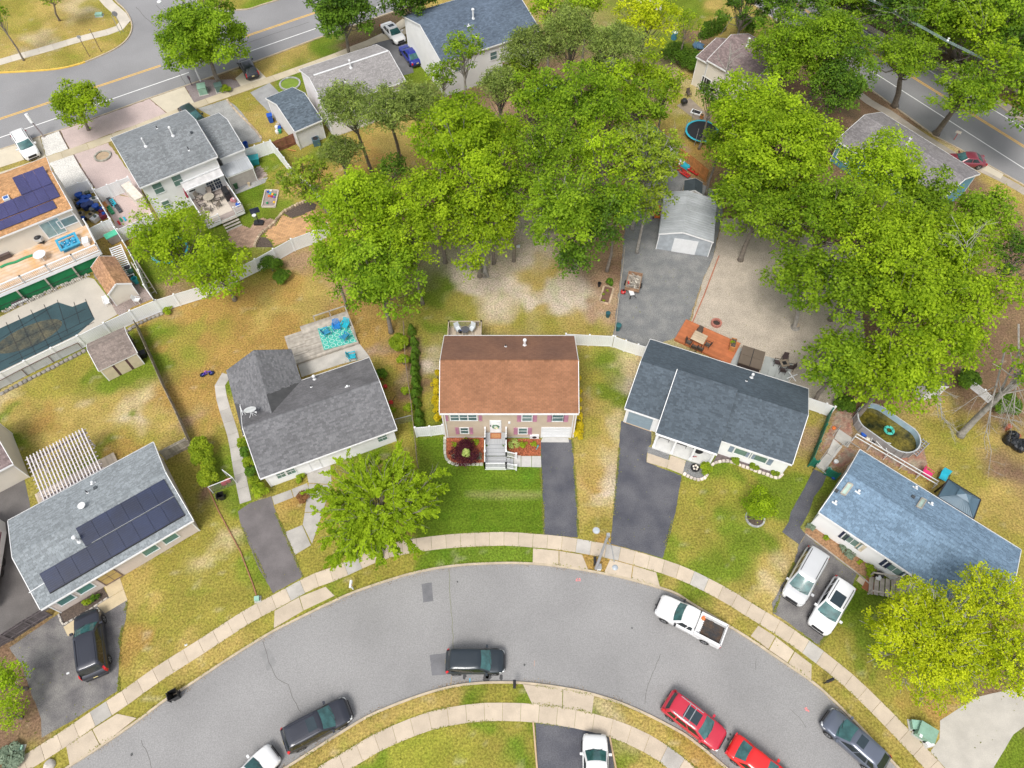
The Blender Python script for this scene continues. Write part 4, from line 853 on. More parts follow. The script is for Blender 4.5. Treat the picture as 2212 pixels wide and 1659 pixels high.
# ---- 3 blue-grey roofed house with solar panels, lower left
RS=roofmat('silver_shingle',(.25,.275,.29),.06,.2)
H3=House('house','long low house with silver-grey roof carrying dark solar panels at lower left','house',(6,262,630),(6,1250,52),(6,985,-439),(6,38,60),2.6,4.1,.3,.3,wall=mat('pink_beige_siding',(.60,.52,.47),.7,.04),roof=RS,trim=WTRIM)
b0=H3.panels(6,(325,525),(1195,12),9,1.72);
b1=H3.on(6,525,65)
a_=H3.on(6,325,525);sl_=H3.sl(1);V_=Vector((0,1,sl_)).normalized();p2=Vector(a_)+V_*1.76
xr=b0[0].x+b0[1].x*0;xl_=b1[0];xe=H3.on(6,1195,12)[0];wpan=(xe-a_[0])/9;nup=max(1,int(round((xe-xl_)/wpan)))
class _Q:pass
for i in range(nup):
 mb=MB();U=Vector((1,0,0));Nn=U.cross(V_);p0=Vector((xe-wpan*(i+1)+.01,p2.y,p2.z))+Nn*.1;w=wpan-.02;c=[p0,p0+U*w,p0+U*w+V_*1.72,p0+V_*1.72];t=.035
 mb.q([x+Nn*t for x in c])
 for i2 in range(4):j=(i2+1)%4;mb.q([c[i2],c[j],c[j]+Nn*t,c[i2]+Nn*t],m=1)
 for j in range(1,10):y_=1.72*j/10;mb.q([p0+V_*(y_-.004)+Nn*(t+.002),p0+U*w+V_*(y_-.004)+Nn*(t+.002),p0+U*w+V_*(y_+.004)+Nn*(t+.002),p0+V_*(y_+.004)+Nn*(t+.002)],m=2)
 mb.make('solar_panel',[SOLAR,MATS['panel_frame'],MATS['cell_line']],H3.root)
mb=MB();p0=Vector(a_);mb.bar(p0+Vector((0,-.04,.06)),Vector((xe,a_[1]-.04,a_[2]+.06)),.05,h=.07);mb.make('panel_skirt',BLACK,H3.root)
mb=MB();q0=Vector((xl_,p2.y-.02,p2.z))+Vector((0,0,.15));mb.bar(q0,Vector((xe,q0.y,q0.z)),.02);mb.make('panel_rail',GREYM,H3.root)
H3.vent(6,515,190,'stack',.8,.1);H3.vent(3,570,1535,'pipe',.4);H3.vent(3,620,1505,'box');H3.vent(3,605,1475,'white',.3)
mb=MB();q=H3.on(6,460,455);q2=H3.on(6,190,525);mb.bar(Vector(H3.on(6,300,455))+Vector((0,0,.05)),Vector(q2)+Vector((0,0,.05)),.03);mb.make('conduit',WHM,H3.root)
mb=MB();cc=H3.on(3,543,1630);mb.lathe((cc[0],cc[1],cc[2]+.35),[(.3,.08),(.25,.02),(.02,0),(.3,.04)],16);mb.bar(cc,(cc[0],cc[1],cc[2]+.35),.03);mb.make('satellite_dish',mat('dish_grey',(.7,.71,.7),.4),H3.root)
TEALG=mat('teal_window_glass',(.10,.24,.23),.15,.15,.6,5,.1,spec=.8)
for a,b in(((375,595),(480,540)),((500,520),(605,467)),((925,270),(1015,215)),((1052,190),(1142,137))):H3.window(6,a,b,z=(.85,1.95),glass=TEALG,w=1.3,style='single')
H3.window(6,(640,440),(755,385),z=(.1,2.2),style='single',glass=mat('tan_door',(.5,.36,.13),.5),frame=mat('brown_frame',(.2,.14,.12),.6),name='storm_door',w=1.5,bars=(2,2))
# ---- 4 dark-roofed ranch right of the subject with a porch
RD=roofmat('charcoal_shingle',(.088,.11,.132),.06,.2);RDF=roofmat('charcoal_shingle_rear_shaded',(.082,.105,.128),.08,.14)  # rear-slope copy carries the darker tone of the less lit side in its colour
H4=House('house','charcoal-roofed ranch house with a raised middle section over a white front porch','house',(4,1838,985),(5,710,1350),(5,800,850),(4,1985,545),2.6,4.5,.15,.2,wall=WSIDE,roof=RD,roof2=RDF)
m0=H4.loc(g(4,2040,1145,2.95));m1=H4.loc(g(5,225,1285,2.95));ym=(m0[1]+m1[1])/2;xm0=m0[0];xm1=m1[0]
sl4=(4.5-2.6)/H4.yr;zlow=2.95;ztop=zlow+(H4.yr-ym)*(4.72-zlow)/(H4.yr-ym)
rd=MB();th=.16;A_,B_,C2,D2=[Vector(p)for p in((xm0,ym,zlow),(xm1,ym,zlow),(xm1,H4.yr+.1,4.90),(xm0,H4.yr+.1,4.90))];dn=Vector((0,0,-th))
rd.q([A_,B_,C2,D2]);rd.q([D2+dn,C2+dn,B_+dn,A_+dn],m=1);rd.q([A_+dn,B_+dn,B_,A_],m=1);rd.q([D2+dn,A_+dn,A_,D2],m=1);rd.q([B_+dn,C2+dn,C2,B_],m=2);rd.q([C2+dn,D2+dn,D2,C2],m=0)
pr=rd.make('porch_roof',[mat('roof_underlay',(.07,.07,.072),.95),WTRIM,RD],H4.root)
Vp=(D2-A_);hp=Vp.length;Vp.normalize();shingle_mesh(A_,Vector((1,0,0)),Vp,Vector((1,0,0)).cross(Vp),xm1-xm0,hp,RD,pr)
mb=MB();mb.box(xm0,xm1,ym-.12,ym-.004,zlow-.16,zlow-.01);mb.make('gutter',WTRIM,H4.root)
mb=MB();mb.bar(A_+Vector((-.03,0,-.02)),D2+Vector((-.03,0,-.02)),.03,h=.1);mb.make('rake_board',WTRIM,H4.root)
mb=MB();yw=ym+1.9
mb.box(xm0+.15,xm1-.15,yw,H4.w[2]+.1,.0,2.62);mb.make('wall',LGREY,H4.root)
mb=MB();mb.box(xm0+.1,xm1-.1,ym+.05,yw,.0,.16);mb.make('porch_floor',mat('porch_floor',(.62,.62,.60),.7,.05),H4.root)
for x in(xm0+.2,xm0+(xm1-xm0)*.345,xm0+(xm1-xm0)*.66,xm1-.2):
 mb=MB();mb.box(x-.09,x+.09,ym+.1,ym+.28,.16,2.78);mb.box(x-.12,x+.12,ym+.07,ym+.31,.16,.36);mb.make('porch_post',WHITE,H4.root)
mb=MB();mb.box(xm0+.05,xm1-.05,ym+.1,ym+.26,2.6,2.785);mb.make('porch_beam',WHITE,H4.root)
gxa,gza=H4.hit(ZB,345,40);gxb,_=H4.hit(ZB,740,165);wy4=H4.w[2]
mb=MB();mb.box(gxa,gxb,wy4-.03,wy4,.02,2.15);gd=mb.make('garage_door',mat('blue_grey_door',(.25,.32,.37),.5,.05),H4.root)
for i in range(4):
 mb=MB();mb.box(gxa+.02,gxb-.02,wy4-.045,wy4-.031,.06+i*.52,.06+i*.52+.47);mb.make('door_panel',MATS['blue_grey_door'],gd)
mb=MB();mb.box(gxa-.14,gxa,wy4-.06,wy4,0,2.3);mb.box(gxb,gxb+.14,wy4-.06,wy4,0,2.3);mb.box(gxa,gxb,wy4-.06,wy4,2.15,2.3);mb.make('garage_door_frame',WHM,H4.root)
BLS=mat('blue_grey_shutter',(.20,.25,.31),.6)
_,e1=H4.window(5,(345,1245),(430,1290),z=(1.0,2.1),style='single',glass=GLASSG,w=1.45,shutters=(BLS,.4))
_,e2=H4.window(5,(455,1285),(540,1330),z=(1.0,2.1),style='single',glass=GLASSG,w=1.45,shutters=(BLS,.4))
H4.vent(5,445,790,'stack',.5,.08);H4.vent(5,413,812,'pipe',.3)
# ---- 5 blue-roofed house at right
RBL=roofmat('blue_shingle',(.17,.25,.34),.06,.22,patch=.8)
_a5,_b5=Vector(g(5,1160,1245,2.9)),Vector(g(8,2185,265,2.9))
H5=House('house','blue-shingled house with two skylights at lower right','house',(8,885,0),(8,1640,505),(8,2185,265),(5,1160,1245),2.9,4.35,.18,.2,wall=WSIDE,roof=RBL,L=(_b5-_a5).length)
H5L=H5.L
H5.vent(5,1135,1530,'white',.3);H5.vent(5,985,1600,'white',.3);H5.vent(5,1505,1505,'white',.3);H5.vent(5,1605,1610,'white',.3);H5.vent(5,995,1523,'box');H5.vent(5,1490,1563,'box')
def skylight(H,k,a,b,c,label=None):
 p0,p1,p2=[Vector(H.on(k,*q))for q in(a,b,c)];U=(p1-p0);V=(p2-p0);Nn=U.cross(V).normalized();Nn=Nn if Nn.z>0 else-Nn
 fr=MB();q=[p0,p1,p1+V,p0+V];
 for i in range(4):fr.bar(q[i]+Nn*.06,q[(i+1)%4]+Nn*.06,.05,h=.08)
 fo=fr.make('skylight',mat('skylight_frame',(.36,.33,.28),.6),H.root);mb=MB();mb.q([x+Nn*.09 for x in q]);mb.make('pane',mat('pale_glass',(.38,.50,.44),.12,.1),fo)
skylight(H5,5,(1022,1538),(1052,1552),(1072,1470));skylight(H5,5,(1512,1625),(1542,1640),(1546,1572))
for a,b in(((1045,155),(1150,220)),((1310,345),(1415,410))):H5.window(8,a,b,z=(1.1,2.3),w=1.6,style='slider',glass=GLASSG)
for a,b in(((1020,150),(1080,150)),((1280,320),(1345,350)),((1388,415),(1455,430))):H5.window(8,a,b,z=(1.1,2.3),w=.6,style='single',glass=mat('navy_shutter',(.02,.03,.07),.5),frame=MATS['navy_shutter'],name='shutter')
H5.window(8,(1125,215),(1185,235),z=(1.1,2.3),w=.6,style='single',glass=mat('missing_shutter',(.62,.55,.42),.7),frame=MATS['missing_shutter'],name='shutter_ghost')
yb0=-1.3;x0b=H5.loc(g(8,1325,288,3.0))[0]+.3;x1b=H5L+.0
rdm=MB();
H5p=[Vector(p)for p in((x0b,yb0*0-.1,2.95),(x1b,-.1-1.0,2.95),(x1b,H5.yr*.8,4.15),(x0b+1.4,H5.yr*.8,4.15))]
# ---- 6 white two-storey house at upper left
RG6=roofmat('blue_grey_shingle',(.22,.235,.245),.08,.2)
H6=House('house','white two-storey house with grey roof and an awning over its back deck','house',(0,905,1215),(0,1408,1012),(0,1190,720),(0,690,905),5.0,6.7,.3,.2,roof=RG6,wall=WSIDE)
H6b=House('house',None,None,(0,1425,1027),(0,1583,960),(0,1400,738),(0,1270,790),3.4,4.9,.25,.15,roof=RG6,wall=WSIDE,parent=H6,rakes=(0,1))
H6.vent(0,945,948,'stack',.9,.06);H6.vent(0,1122,880,'stack',1.0,.08);H6.vent(0,1225,975,'pipe',.5);H6.vent(0,1020,835,'pipe',.4);H6.vent(0,1242,862,'box')
H6.window(Z2,(868,365),(1005,500),glass=GLASSG,w=1.15,z=(3.1,4.6));H6.window(Z2,(1120,262),(1252,395),glass=GLASSG,w=1.15,z=(3.1,4.6))
H6.window(Z2,(985,600),(1080,650),glass=GLASSG,z=(.9,2.1),w=.95);H6.window(Z2,(1355,490),(1445,535),style='single',glass=DARK,z=(1.7,2.1),w=.9)
H6.window(Z2,(1595,380),(1790,520),style='double',n=2,glass=mat('door_glass',(.03,.05,.09),.1),z=(.75,2.75),w=1.8,bars=(3,4),name='patio_door')
ax0=H6.hit(Z2,1285,490)[0];ax1=H6.hit(Z2,1790,300)[0];wy6=H6.w[2]
mb=MB();mb.q([(ax0,wy6-.02,3.35),(ax0,wy6-1.0,3.05),(ax1,wy6-1.0,3.05),(ax1,wy6-.02,3.35)][::-1]);mb.q([(ax0,wy6-.02,3.33),(ax0,wy6-1.0,3.03),(ax1,wy6-1.0,3.03),(ax1,wy6-.02,3.33)])
aw=mb.make('awning',mat('awning_stripe',(.55,.54,.54),.7),H6.root);mb=MB();mb.box(ax0,ax1,wy6-1.12,wy6-1.0,2.95,3.07);mb.box(ax0,ax1,wy6-.15,wy6-.03,3.36,3.48);mb.make('awning_rail',WHM,aw)
# ---- 7 orange-roofed house with solar panels, left edge
RO=roofmat('orange_shingle',(.48,.27,.13),.10,.22,patch=.8)
H7=House('house','orange-tan roofed house with solar panels at the left edge','house',(0,-330,1668),(0,465,1350),(0,265,1020),(0,-500,1330),4.9,6.3,.25,.2,wall=CREAM,roof=RO)
PURP=mat('violet_cell',(.045,.045,.13),.35,.15,.5,9,.1);PL=mat('violet_cell_line',(.16,.17,.30),.4)
def row7(pl,pr,n,h):H7.panels(0,pl,pr,n,h,m=PURP,lines=PL)
p7a=H7.on(0,395,1275);
def hh7(p,q):return(Vector(H7.on(0,*p))-Vector(H7.on(0,*q))).length-.03
row7((142,1269),(345,1194),3,hh7((345,1194),(290,1108)));row7((-138,1485),(395,1279),8,hh7((395,1279),(345,1195)));row7((-180,1571),(374,1353),5,hh7((374,1353),(347,1301)))
H7.window(Z1,(480,780),(800,760),z=(2.35,4.45),w=2.0,style='slider',glass=mat('blue_grey_glass',(.24,.36,.38),.15,.2,1.5),name='patio_door')
H7.window(Z1,(780,790),(985,720),z=(2.9,4.0),w=2.0,style='single',glass=mat('blue_grey_glass2',(.16,.25,.27),.2))
mb=MB();vx=H7.on(0,45,1290);mb.box(vx[0]-.3,vx[0]+.3,vx[1]-.3,vx[1]+.3,vx[2]-.1,vx[2]+.25);mb.make('solar_vent',WHM,H7.root);mb=MB();mb.box(vx[0]-.22,vx[0]+.22,vx[1]-.22,vx[1]+.22,vx[2]+.252,vx[2]+.27);mb.make('vent_panel',mat('bright_cell',(.04,.12,.35),.3),H7.root)
# ---- 8/9 grey-roofed house with blue-grey garage
R9=roofmat('warm_grey_shingle',(.31,.295,.29),.06,.16);R8=roofmat('slate_shingle',(.115,.145,.175),.1,.3)
H9=House('house','warm grey roofed white house beside the asphalt drive, partly behind pines','house',(0,2110,700),(1,415,522),(1,180,290),(0,1893,482),4.4,5.9,.25,.15,roof=R9,wall=mat('pink_white_siding',(.72,.69,.70),.6,.03))
mb=MB();mb.bar((.6,H9.yr,5.9-.0+.06),(H9.L-.1,H9.yr,5.96),.09,h=.04);mb.make('ridge_vent',WHM,H9.root)
H9.vent(1,62,440,'stack',.9,.08);H9.vent(1,25,530,'pipe',.4);H9.vent(1,8,538,'box')
H8=House('garage','white garage wing with slate-blue roof beside the grey-roofed house','garage',(0,1910,852),(0,2088,775),(0,1920,560),(0,1720,635),2.7,4.1,.15,.12,roof=R8,wall=LGREY,rakes=(1,1))
mb=MB();mb.bar((.05,.05,0),(.05,.05,2.6),.045);mb.make('downspout',WHM,H8.root)
# ---- 10 white house with blue-grey roof at top
R10=roofmat('denim_shingle',(.115,.15,.20),.1,.22)
H10=House('house','big white house with blue-grey roof at the top of the picture','house',(1,650,405),(1,1290,195),(1,1005,-160),(1,390,190),5.0,6.8,.2,.15,roof=R10,wall=WSIDE)
H10.vent(1,855,120,'stack',1.1,.11);H10.vent(1,875,240,'pipe',.5);H10.vent(1,825,168,'white',.2)
H10.window(1,(725,435),(795,400),z=(2.9,4.1),w=1.3);H10.window(1,(960,330),(1010,320),z=(2.9,4.1),w=1.1)
# ---- 11 mauve-brown roof, cream walls, top right
R11=roofmat('mauve_shingle',(.24,.185,.18),.1,.24)
H11=House('house','cream house with mauve-brown roof half hidden by trees at upper right','house',(2,160,388),(2,440,548),(2,700,330),(2,340,212),4.6,6.2,.2,.15,roof=R11,wall=CREAM)
H11b=House('house',None,None,(2,90,366),(2,165,404),(2,320,262),(2,222,232),4.0,4.95,.2,.12,roof=R11,wall=CREAM,parent=H11,rakes=(1,0),ra=.62)
H11.vent(2,418,300,'stack',.9,.1)
H11.window(2,(125,545),(180,520),z=(.3,2.3),w=1.5,style='slider',glass=DARK)
# ---- 12 grey house by the right-hand road
R12=roofmat('taupe_shingle',(.235,.22,.225),.1,.2)
H12=House('house','taupe-grey roofed house with teal siding beside the right-hand road','house',(2,1000,905),(2,1640,1330),(2,1920,1130),(2,1265,707),3.2,4.7,.35,.2,roof=R12,wall=mat('teal_siding',(.10,.27,.34),.6,.05))
H12.vent(2,1455,935,'stack',.7,.1);H12.window(2,(1020,985),(1060,1030),z=(.9,2.4),w=1.5,style='slider',glass=GLASSG);
# ---- 13 cream house cut by the top edge
H13=House('house','cream-walled house cut off by the top edge of the picture','house',(1,1960,-150),(1,2120,-160),(1,2200,-420),(1,1900,-400),5.0,6.6,.2,.15,roof=R12,wall=CREAM)
# ---- 14 house at the left edge
H14=House('house','pale house with brown garage roof at the left edge beside the dry lawn','house',(3,-220,1500),(3,80,1345),(3,-30,1050),(3,-330,1190),2.8,4.0,.1,.1,wall=CREAM,roof=R11)
# ============================================================ VEHICLES
def paint(name,c,metal=.0,rough=.35):
 return mat(name,c,rough,.02,1,20,.01,metal=metal,coat=.8)
CGL=mat('car_glass',(.04,.12,.12),.06,.3,1.6,6,.1,spec=.8);CGLD=mat('dark_car_glass',(.012,.02,.024),.08,.2,2,6,.1,spec=.7)
TYRE=mat('tyre_rubber',(.02,.02,.02),.8);RIM=mat('alloy_rim',(.42,.43,.45),.3,metal=.6);LAMP=mat('headlamp_glass',(.75,.78,.80),.1);TAIL=mat('red_lamp',(.55,.02,.03),.25)
def vehicle(label,cat,k,rear,front,W_=1.85,H_=1.5,style='suv',pm=None,z=Z_ROAD,L_=None,kr=None,roofm=None,rails=None,cross=None,sunroof=None,trim=BLACK,plate=True,name='parked_car',hp=.75,glass=None,mirrors=True,ribs=0,stripes=None,extra=None):
 a=Vector(g(kr if kr is not None else k,*rear,z+hp));b=Vector(g(k,*front,z+hp));c=(a+b)/2;L0=(b-a).length;L_=L_ or L0;rz=math.atan2(b.y-a.y,b.x-a.x)
 root=empty(name,(c.x,c.y,z),rz,label,cat);glass=glass or CGL
 hw=W_/2;X=lambda f:-L_/2+f*L_
 P=dict(suv=dict(zb=.62,wr=.045,wr1=.10,wf=.745,wf1=.58,hood=.90,deck=1.0,nose=.70),minivan=dict(zb=.58,wr=.03,wr1=.07,wf=.80,wf1=.60,hood=.88,deck=1.0,nose=.62),
             sedan=dict(zb=.66,wr=.13,wr1=.30,wf=.72,wf1=.55,hood=.90,deck=1.02,nose=.68),hatch=dict(zb=.63,wr=.03,wr1=.17,wf=.76,wf1=.57,hood=.90,deck=1.0,nose=.68),
             pickup=dict(zb=.63,wr=.415,wr1=.435,wf=.72,wf1=.62,hood=.93,deck=1.0,nose=.78))[style]
 zb=H_*P['zb'];zl=.2
 xs=[0,.012,.05,.13,.3,.5,P['wf']-.04,P['wf'],P['wf']+.06,.87,.95,.985,1.0]
 wf=[.80,.90,.965,1,1,1,1,.995,.985,.965,.90,.80,.62]
 if style=='sedan':wf[0:3]=[.68,.84,.94]
 rings=[];v=[];f=[]
 for x,w in zip(xs,wf):
  if style=='pickup' and x<P['wr']+.02:zt=zb*.62
  elif x<=P['wf']:zt=zb*(P['deck']if x<P['wr']else 1.0)
  else:q=(x-P['wf'])/(1-P['wf']);zt=zb*(1-(1-P['hood'])*q*1.0)if x<.96 else zb*P['nose']
  if x<=.012 and style!='pickup':zt*=.86 if style!='sedan' else.80
  if x<=0 and style!='pickup':zt*=.85
  if x>=.999:zt*=.8
  y=hw*w;lo=zl+(.12 if x in(0,1.0)else 0)
  half=[(y*.80,lo),(y*.97,lo+.14),(y,zt*.62),(y*.985,zt*.86),(y*.93,zt*.965),(y*.80,zt),(y*.4,zt+.018)]
  ring=[(0,lo)]+half+[(0,zt+.022)]+[(-p,q)for p,q in reversed(half)]
  rings.append(len(v));v+=[(X(x),p,q)for p,q in ring];n=len(ring)
 for i in range(len(xs)-1):
  for j in range(n):f.append((rings[i]+j,rings[i]+(j+1)%n,rings[i+1]+(j+1)%n,rings[i+1]+j))
 f.append(tuple(reversed(range(rings[0],rings[0]+n))));f.append(tuple(range(rings[-1],rings[-1]+n)))
 body=mesh_obj('body',v,f,pm,root,tint=[.5]*len(f),smooth=True)
 xr0,xr1,xf0,xf1=X(P['wr']),X(P['wr1']),X(P['wf']),X(P['wf1']);wb=hw*.90;wt=hw*(.70 if style in('sedan','hatch')else.76);z0=zb-.02;zr=H_-.03;bow0,bow1=.16,.07;rb0,rb1=(.05,.05)if style!='sedan' else(.12,.05)
 def Fp(s,t):return Vector(((xf0+bow0*(1-s*s))*(1-t)+(xf1+bow1*(1-s*s))*t,s*(wb*(1-t)+wt*t),z0+(zr-z0)*t))
 def Rp(s,t):return Vector(((xr0-rb0*(1-s*s))*(1-t)+(xr1-rb1*(1-s*s))*t,s*(wb*(1-t)+wt*t),z0+(zr-z0)*t))
 def Sp(s,t,sg):return Vector(((xr0*(1-s)+xf0*s)*(1-t)+(xr1*(1-s)+xf1*s)*t,sg*((wb*(1-t)+wt*t)+.04*math.sin(math.pi*s)),z0+(zr-z0)*t))
 def ring(t,sc=1.0,dz=0):
  r=[Fp(-1+2*i/8,t)for i in range(9)]+[Sp(1-i/8,t,1)for i in range(1,8)]+[Rp(1-2*i/8,t)for i in range(9)]+[Sp(i/8,t,-1)for i in range(1,8)]
  cx_=(xr1+xf1)/2 if sc!=1 else 0
  return[Vector((cx_+(p.x-cx_)*sc,p.y*sc,p.z+dz))if sc!=1 else p for p in r]
 RR=[ring(0),ring(.5),ring(.97),ring(1,.96,.018),ring(1,.7,.045),ring(1,.3,.055)];v=[];f=[];m=len(RR[0])
 for r in RR:v+=[tuple(p)for p in r]
 for i in range(len(RR)-1):
  for j in range(m):f.append((i*m+j,i*m+(j+1)%m,(i+1)*m+(j+1)%m,(i+1)*m+j))
 f.append(tuple(range((len(RR)-1)*m,len(RR)*m)))
 mesh_obj('cabin',v,f,[pm,roofm or pm],root,mi=[0]*(3*m)+[1]*(len(f)-3*m),tint=[.5]*len(f),smooth=True)
 def patch(nm,fn,s0,s1,t0,t1,gm_,flip=False,ns=6,off=.008,parent=None):
  v=[];f=[]
  for i in range(ns+1):
   for j in range(3):
    s=s0+(s1-s0)*i/ns;t=t0+(t1-t0)*j/2;p=fn(s,t);du=fn(s+.01,t)-p;dv=fn(s,t+.01)-p;nn=du.cross(dv).normalized();nn=nn if(nn.z>0)else-nn;v.append(tuple(p+nn*off))
  for i in range(ns):
   for j in range(2):q=(i*3+j,(i+1)*3+j,(i+1)*3+j+1,i*3+j+1);f.append(q if not flip else tuple(reversed(q)))
  return mesh_obj(nm,v,f,gm_,parent or root,tint=[.5]*len(f),smooth=True)
 patch('windshield',Fp,-.90,.90,.03,.93,glass);patch('rear_window',Rp,-.84,.84,.14 if style!='sedan' else.05,.88,CGLD if style!='sedan' else glass,True)
 segs={'suv':[(.07,.27),(.31,.60),(.64,.92)],'minivan':[(.06,.30),(.33,.62),(.66,.94)],'sedan':[(.12,.48),(.52,.88)],'hatch':[(.10,.28),(.32,.58),(.62,.90)],'pickup':[(.10,.36),(.42,.86)]}[style]
 for sg in(1,-1):
  for s0,s1 in segs:patch('side_window',lambda s,t:Sp(s,t,sg),s0,s1,.1,.86,CGLD,sg>0,4)
 wr=.345 if H_<1.6 else.38;wx=[X(.185),X(.815)]if style!='pickup' else[X(.215),X(.83)]
 for x in wx:
  for sg in(1,-1):
   y=sg*(hw-.11);t_=MB()
   prof=[(wr*.62,-.12),(wr*.95,-.12),(wr,-.08),(wr,.08),(wr*.95,.12),(wr*.62,.125)]
   N_=20;b0=len(t_.v)
   for r,o in prof:
    for q in range(N_):an=2*math.pi*q/N_;t_.v.append((x+r*math.cos(an),y+sg*o,wr+r*math.sin(an)))
   for i in range(5):
    for q in range(N_):t_.f.append((b0+i*N_+q,b0+i*N_+(q+1)%N_,b0+(i+1)*N_+(q+1)%N_,b0+(i+1)*N_+q));t_.t.append(.5);t_.m.append(0)
   wo=t_.make('wheel',TYRE,root,smooth=True);rm_=MB();rm_.v=[(x,y+sg*.13,wr)]+[(x+wr*.63*math.cos(2*math.pi*q/N_),y+sg*.122,wr+wr*.63*math.sin(2*math.pi*q/N_))for q in range(N_)]
   for q in range(N_):rm_.f.append((0,1+q,1+(q+1)%N_));rm_.t.append(.5);rm_.m.append(0 if(q//2)%2 else 1)
   rm_.make('rim',[RIM,BLACK],wo)
   ar=MB()
   for q in range(10):
    a0,a1=math.pi*q/10,math.pi*(q+1)/10;yy=sg*(hw+.004);r0,r1=wr*1.02,wr*1.17
    ar.q([(x+r0*math.cos(a0),yy,wr+r0*math.sin(a0)),(x+r1*math.cos(a0),yy,wr+r1*math.sin(a0)),(x+r1*math.cos(a1),yy,wr+r1*math.sin(a1)),(x+r0*math.cos(a1),yy,wr+r0*math.sin(a1))])
   ar.make('wheel_arch',trim,root)
 for sg in(1,-1):
  hb=MB();zh=zb*.80;hb.q([(X(.985),sg*hw*.83,zh-.09),(X(.925),sg*hw*.945,zh-.05),(X(.90),sg*hw*.945,zh+.03),(X(.975),sg*hw*.76,zh+.035)]);hb.q([(X(.985),sg*hw*.83,zh-.09),(X(.975),sg*hw*.76,zh+.035),(X(.992),sg*hw*.62,zh-.02),(X(.998),sg*hw*.60,zh-.09)]);hb.make('headlight',LAMP,root)
  tb=MB()
  if style in('suv','minivan','hatch'):tb.q([(X(.002),sg*hw*.88,zb*.6),(X(.035),sg*hw*.985,zb*.62),(X(.035),sg*hw*.965,zb*.97),(X(.015),sg*hw*.82,zb*.99)]);tb.q([(X(.015),sg*hw*.82,zb*.99),(X(.035),sg*hw*.965,zb*.97),(X(.07),sg*hw*.90,zb*1.16),(X(.045),sg*hw*.80,zb*1.18)])
  else:tb.box(X(0)-.012,X(.02),min(sg*hw*.66,sg*hw*.93),max(sg*hw*.66,sg*hw*.93),zb*.62,zb*.86)
  tb.make('taillight',TAIL,root)
  if mirrors:
   mm_=MB();mx=xf0-.22;mm_.box(mx-.08,mx+.08,min(sg*hw*.98,sg*(hw+.2)),max(sg*hw*.98,sg*(hw+.2)),zb+.0,zb+.16);mm_.make('mirror',pm if not trim==BLACK else(pm if style!='pickup' else BLACK),root)
 if rails:
  for sg in(1,-1):
   r_=MB();pts=[(X(P['wr1']+.05),sg*wt*.86,H_+.03),(X(P['wf1']-.04),sg*wt*.86,H_+.03)];r_.bar(pts[0],pts[1],.022);r_.box(pts[0][0],pts[0][0]+.1,pts[0][1]-.02,pts[0][1]+.02,H_-.03,H_+.03);r_.box(pts[1][0]-.1,pts[1][0],pts[1][1]-.02,pts[1][1]+.02,H_-.03,H_+.03);r_.make('roof_rail',rails,root)
 if cross:
  for fx in cross:r_=MB();r_.box(X(fx)-.03,X(fx)+.03,-wt*.86,wt*.86,H_+.03,H_+.055);r_.make('crossbar',rails,root)
 if sunroof:
  r_=MB();x0_,x1_=X(sunroof[0]),X(sunroof[1]);r_.box(x0_,x1_,-wt*.62,wt*.62,H_-.01,H_+.030);r_.make('sunroof',mat('sunroof_glass',(.02,.035,.045),.08,spec=.8),root)
 if ribs:
  r_=MB()
  for i in range(ribs):y=-wt*.6+wt*1.2*i/(ribs-1);r_.bar((X(P['wr1']+.06),y,H_+.012),(X(P['wf1']-.1),y,H_+.012),.02,h=.012)
  r_.make('roof_ribs',pm,root)['kind']='stuff'
 gr_=MB();gr_.box(X(.985),X(1)+.012,-hw*.5,hw*.5,zb*.48,zb*.72);gr_.make('grille',BLACK,root)
 bb=MB();bb.box(X(0)-.03,X(.015),-hw*.78,hw*.78,.3,.5);bb.make('bumper',trim,root)
 bb=MB();bb.box(X(.985),X(1)+.03,-hw*.62,hw*.62,.28,.42);bb.make('bumper',trim,root)
 wp=MB();wp.bar((xf0+.13,-.5,zb+.05),(xf0-.05,.1,zb+.12),.012);wp.bar((xf0+.13,.1,zb+.05),(xf0-.05,.6,zb+.12),.012);wp.make('wiper',BLACK,root)
 if plate:pp=MB();pp.box(X(0)-.036,X(0)-.03,-.16,.16,.62,.78);pp.make('license_plate',mat('cream_plate',(.7,.6,.3),.5),root)
 if extra:extra(root,X,hw,zb,H_,wt)
 return root
P_NAVY=paint('dark_blue_black_paint',(.022,.032,.042),.3);P_BLK=paint('black_paint',(.028,.031,.045),.3);P_WH=paint('white_paint',(.80,.80,.80));P_SIL=paint('silver_paint',(.62,.63,.64),.2)
P_RED=paint('deep_red_paint',(.50,.018,.045));P_RED2=paint('bright_red_paint',(.68,.012,.012));P_GRY=paint('blue_grey_paint',(.13,.15,.20),.4);P_BLUE=paint('blue_paint',(.008,.02,.24));P_MAR=paint('maroon_paint',(.20,.03,.05));P_DT=paint('dark_teal_paint',(.025,.05,.055),.2)
vehicle('dark blue-black compact SUV parked alone on the street beside the black mailbox','car',7,(676,968),(1060,966),1.86,1.65,'suv',P_NAVY)
vehicle('large black SUV with ribbed roof and tailgate lights parked along the kerb, lower left','car',7,(1842-2212,1492),(48,1268),1.98,1.75,'suv',P_BLK,L_=5.05,rails=P_BLK,ribs=4,sunroof=(.40,.53))
vehicle('white car cut by the bottom edge, parked by the kerb left of the black SUV','car',6,(1440,1880),(1770,1560),1.8,1.5,'sedan',P_WH,L_=4.6)
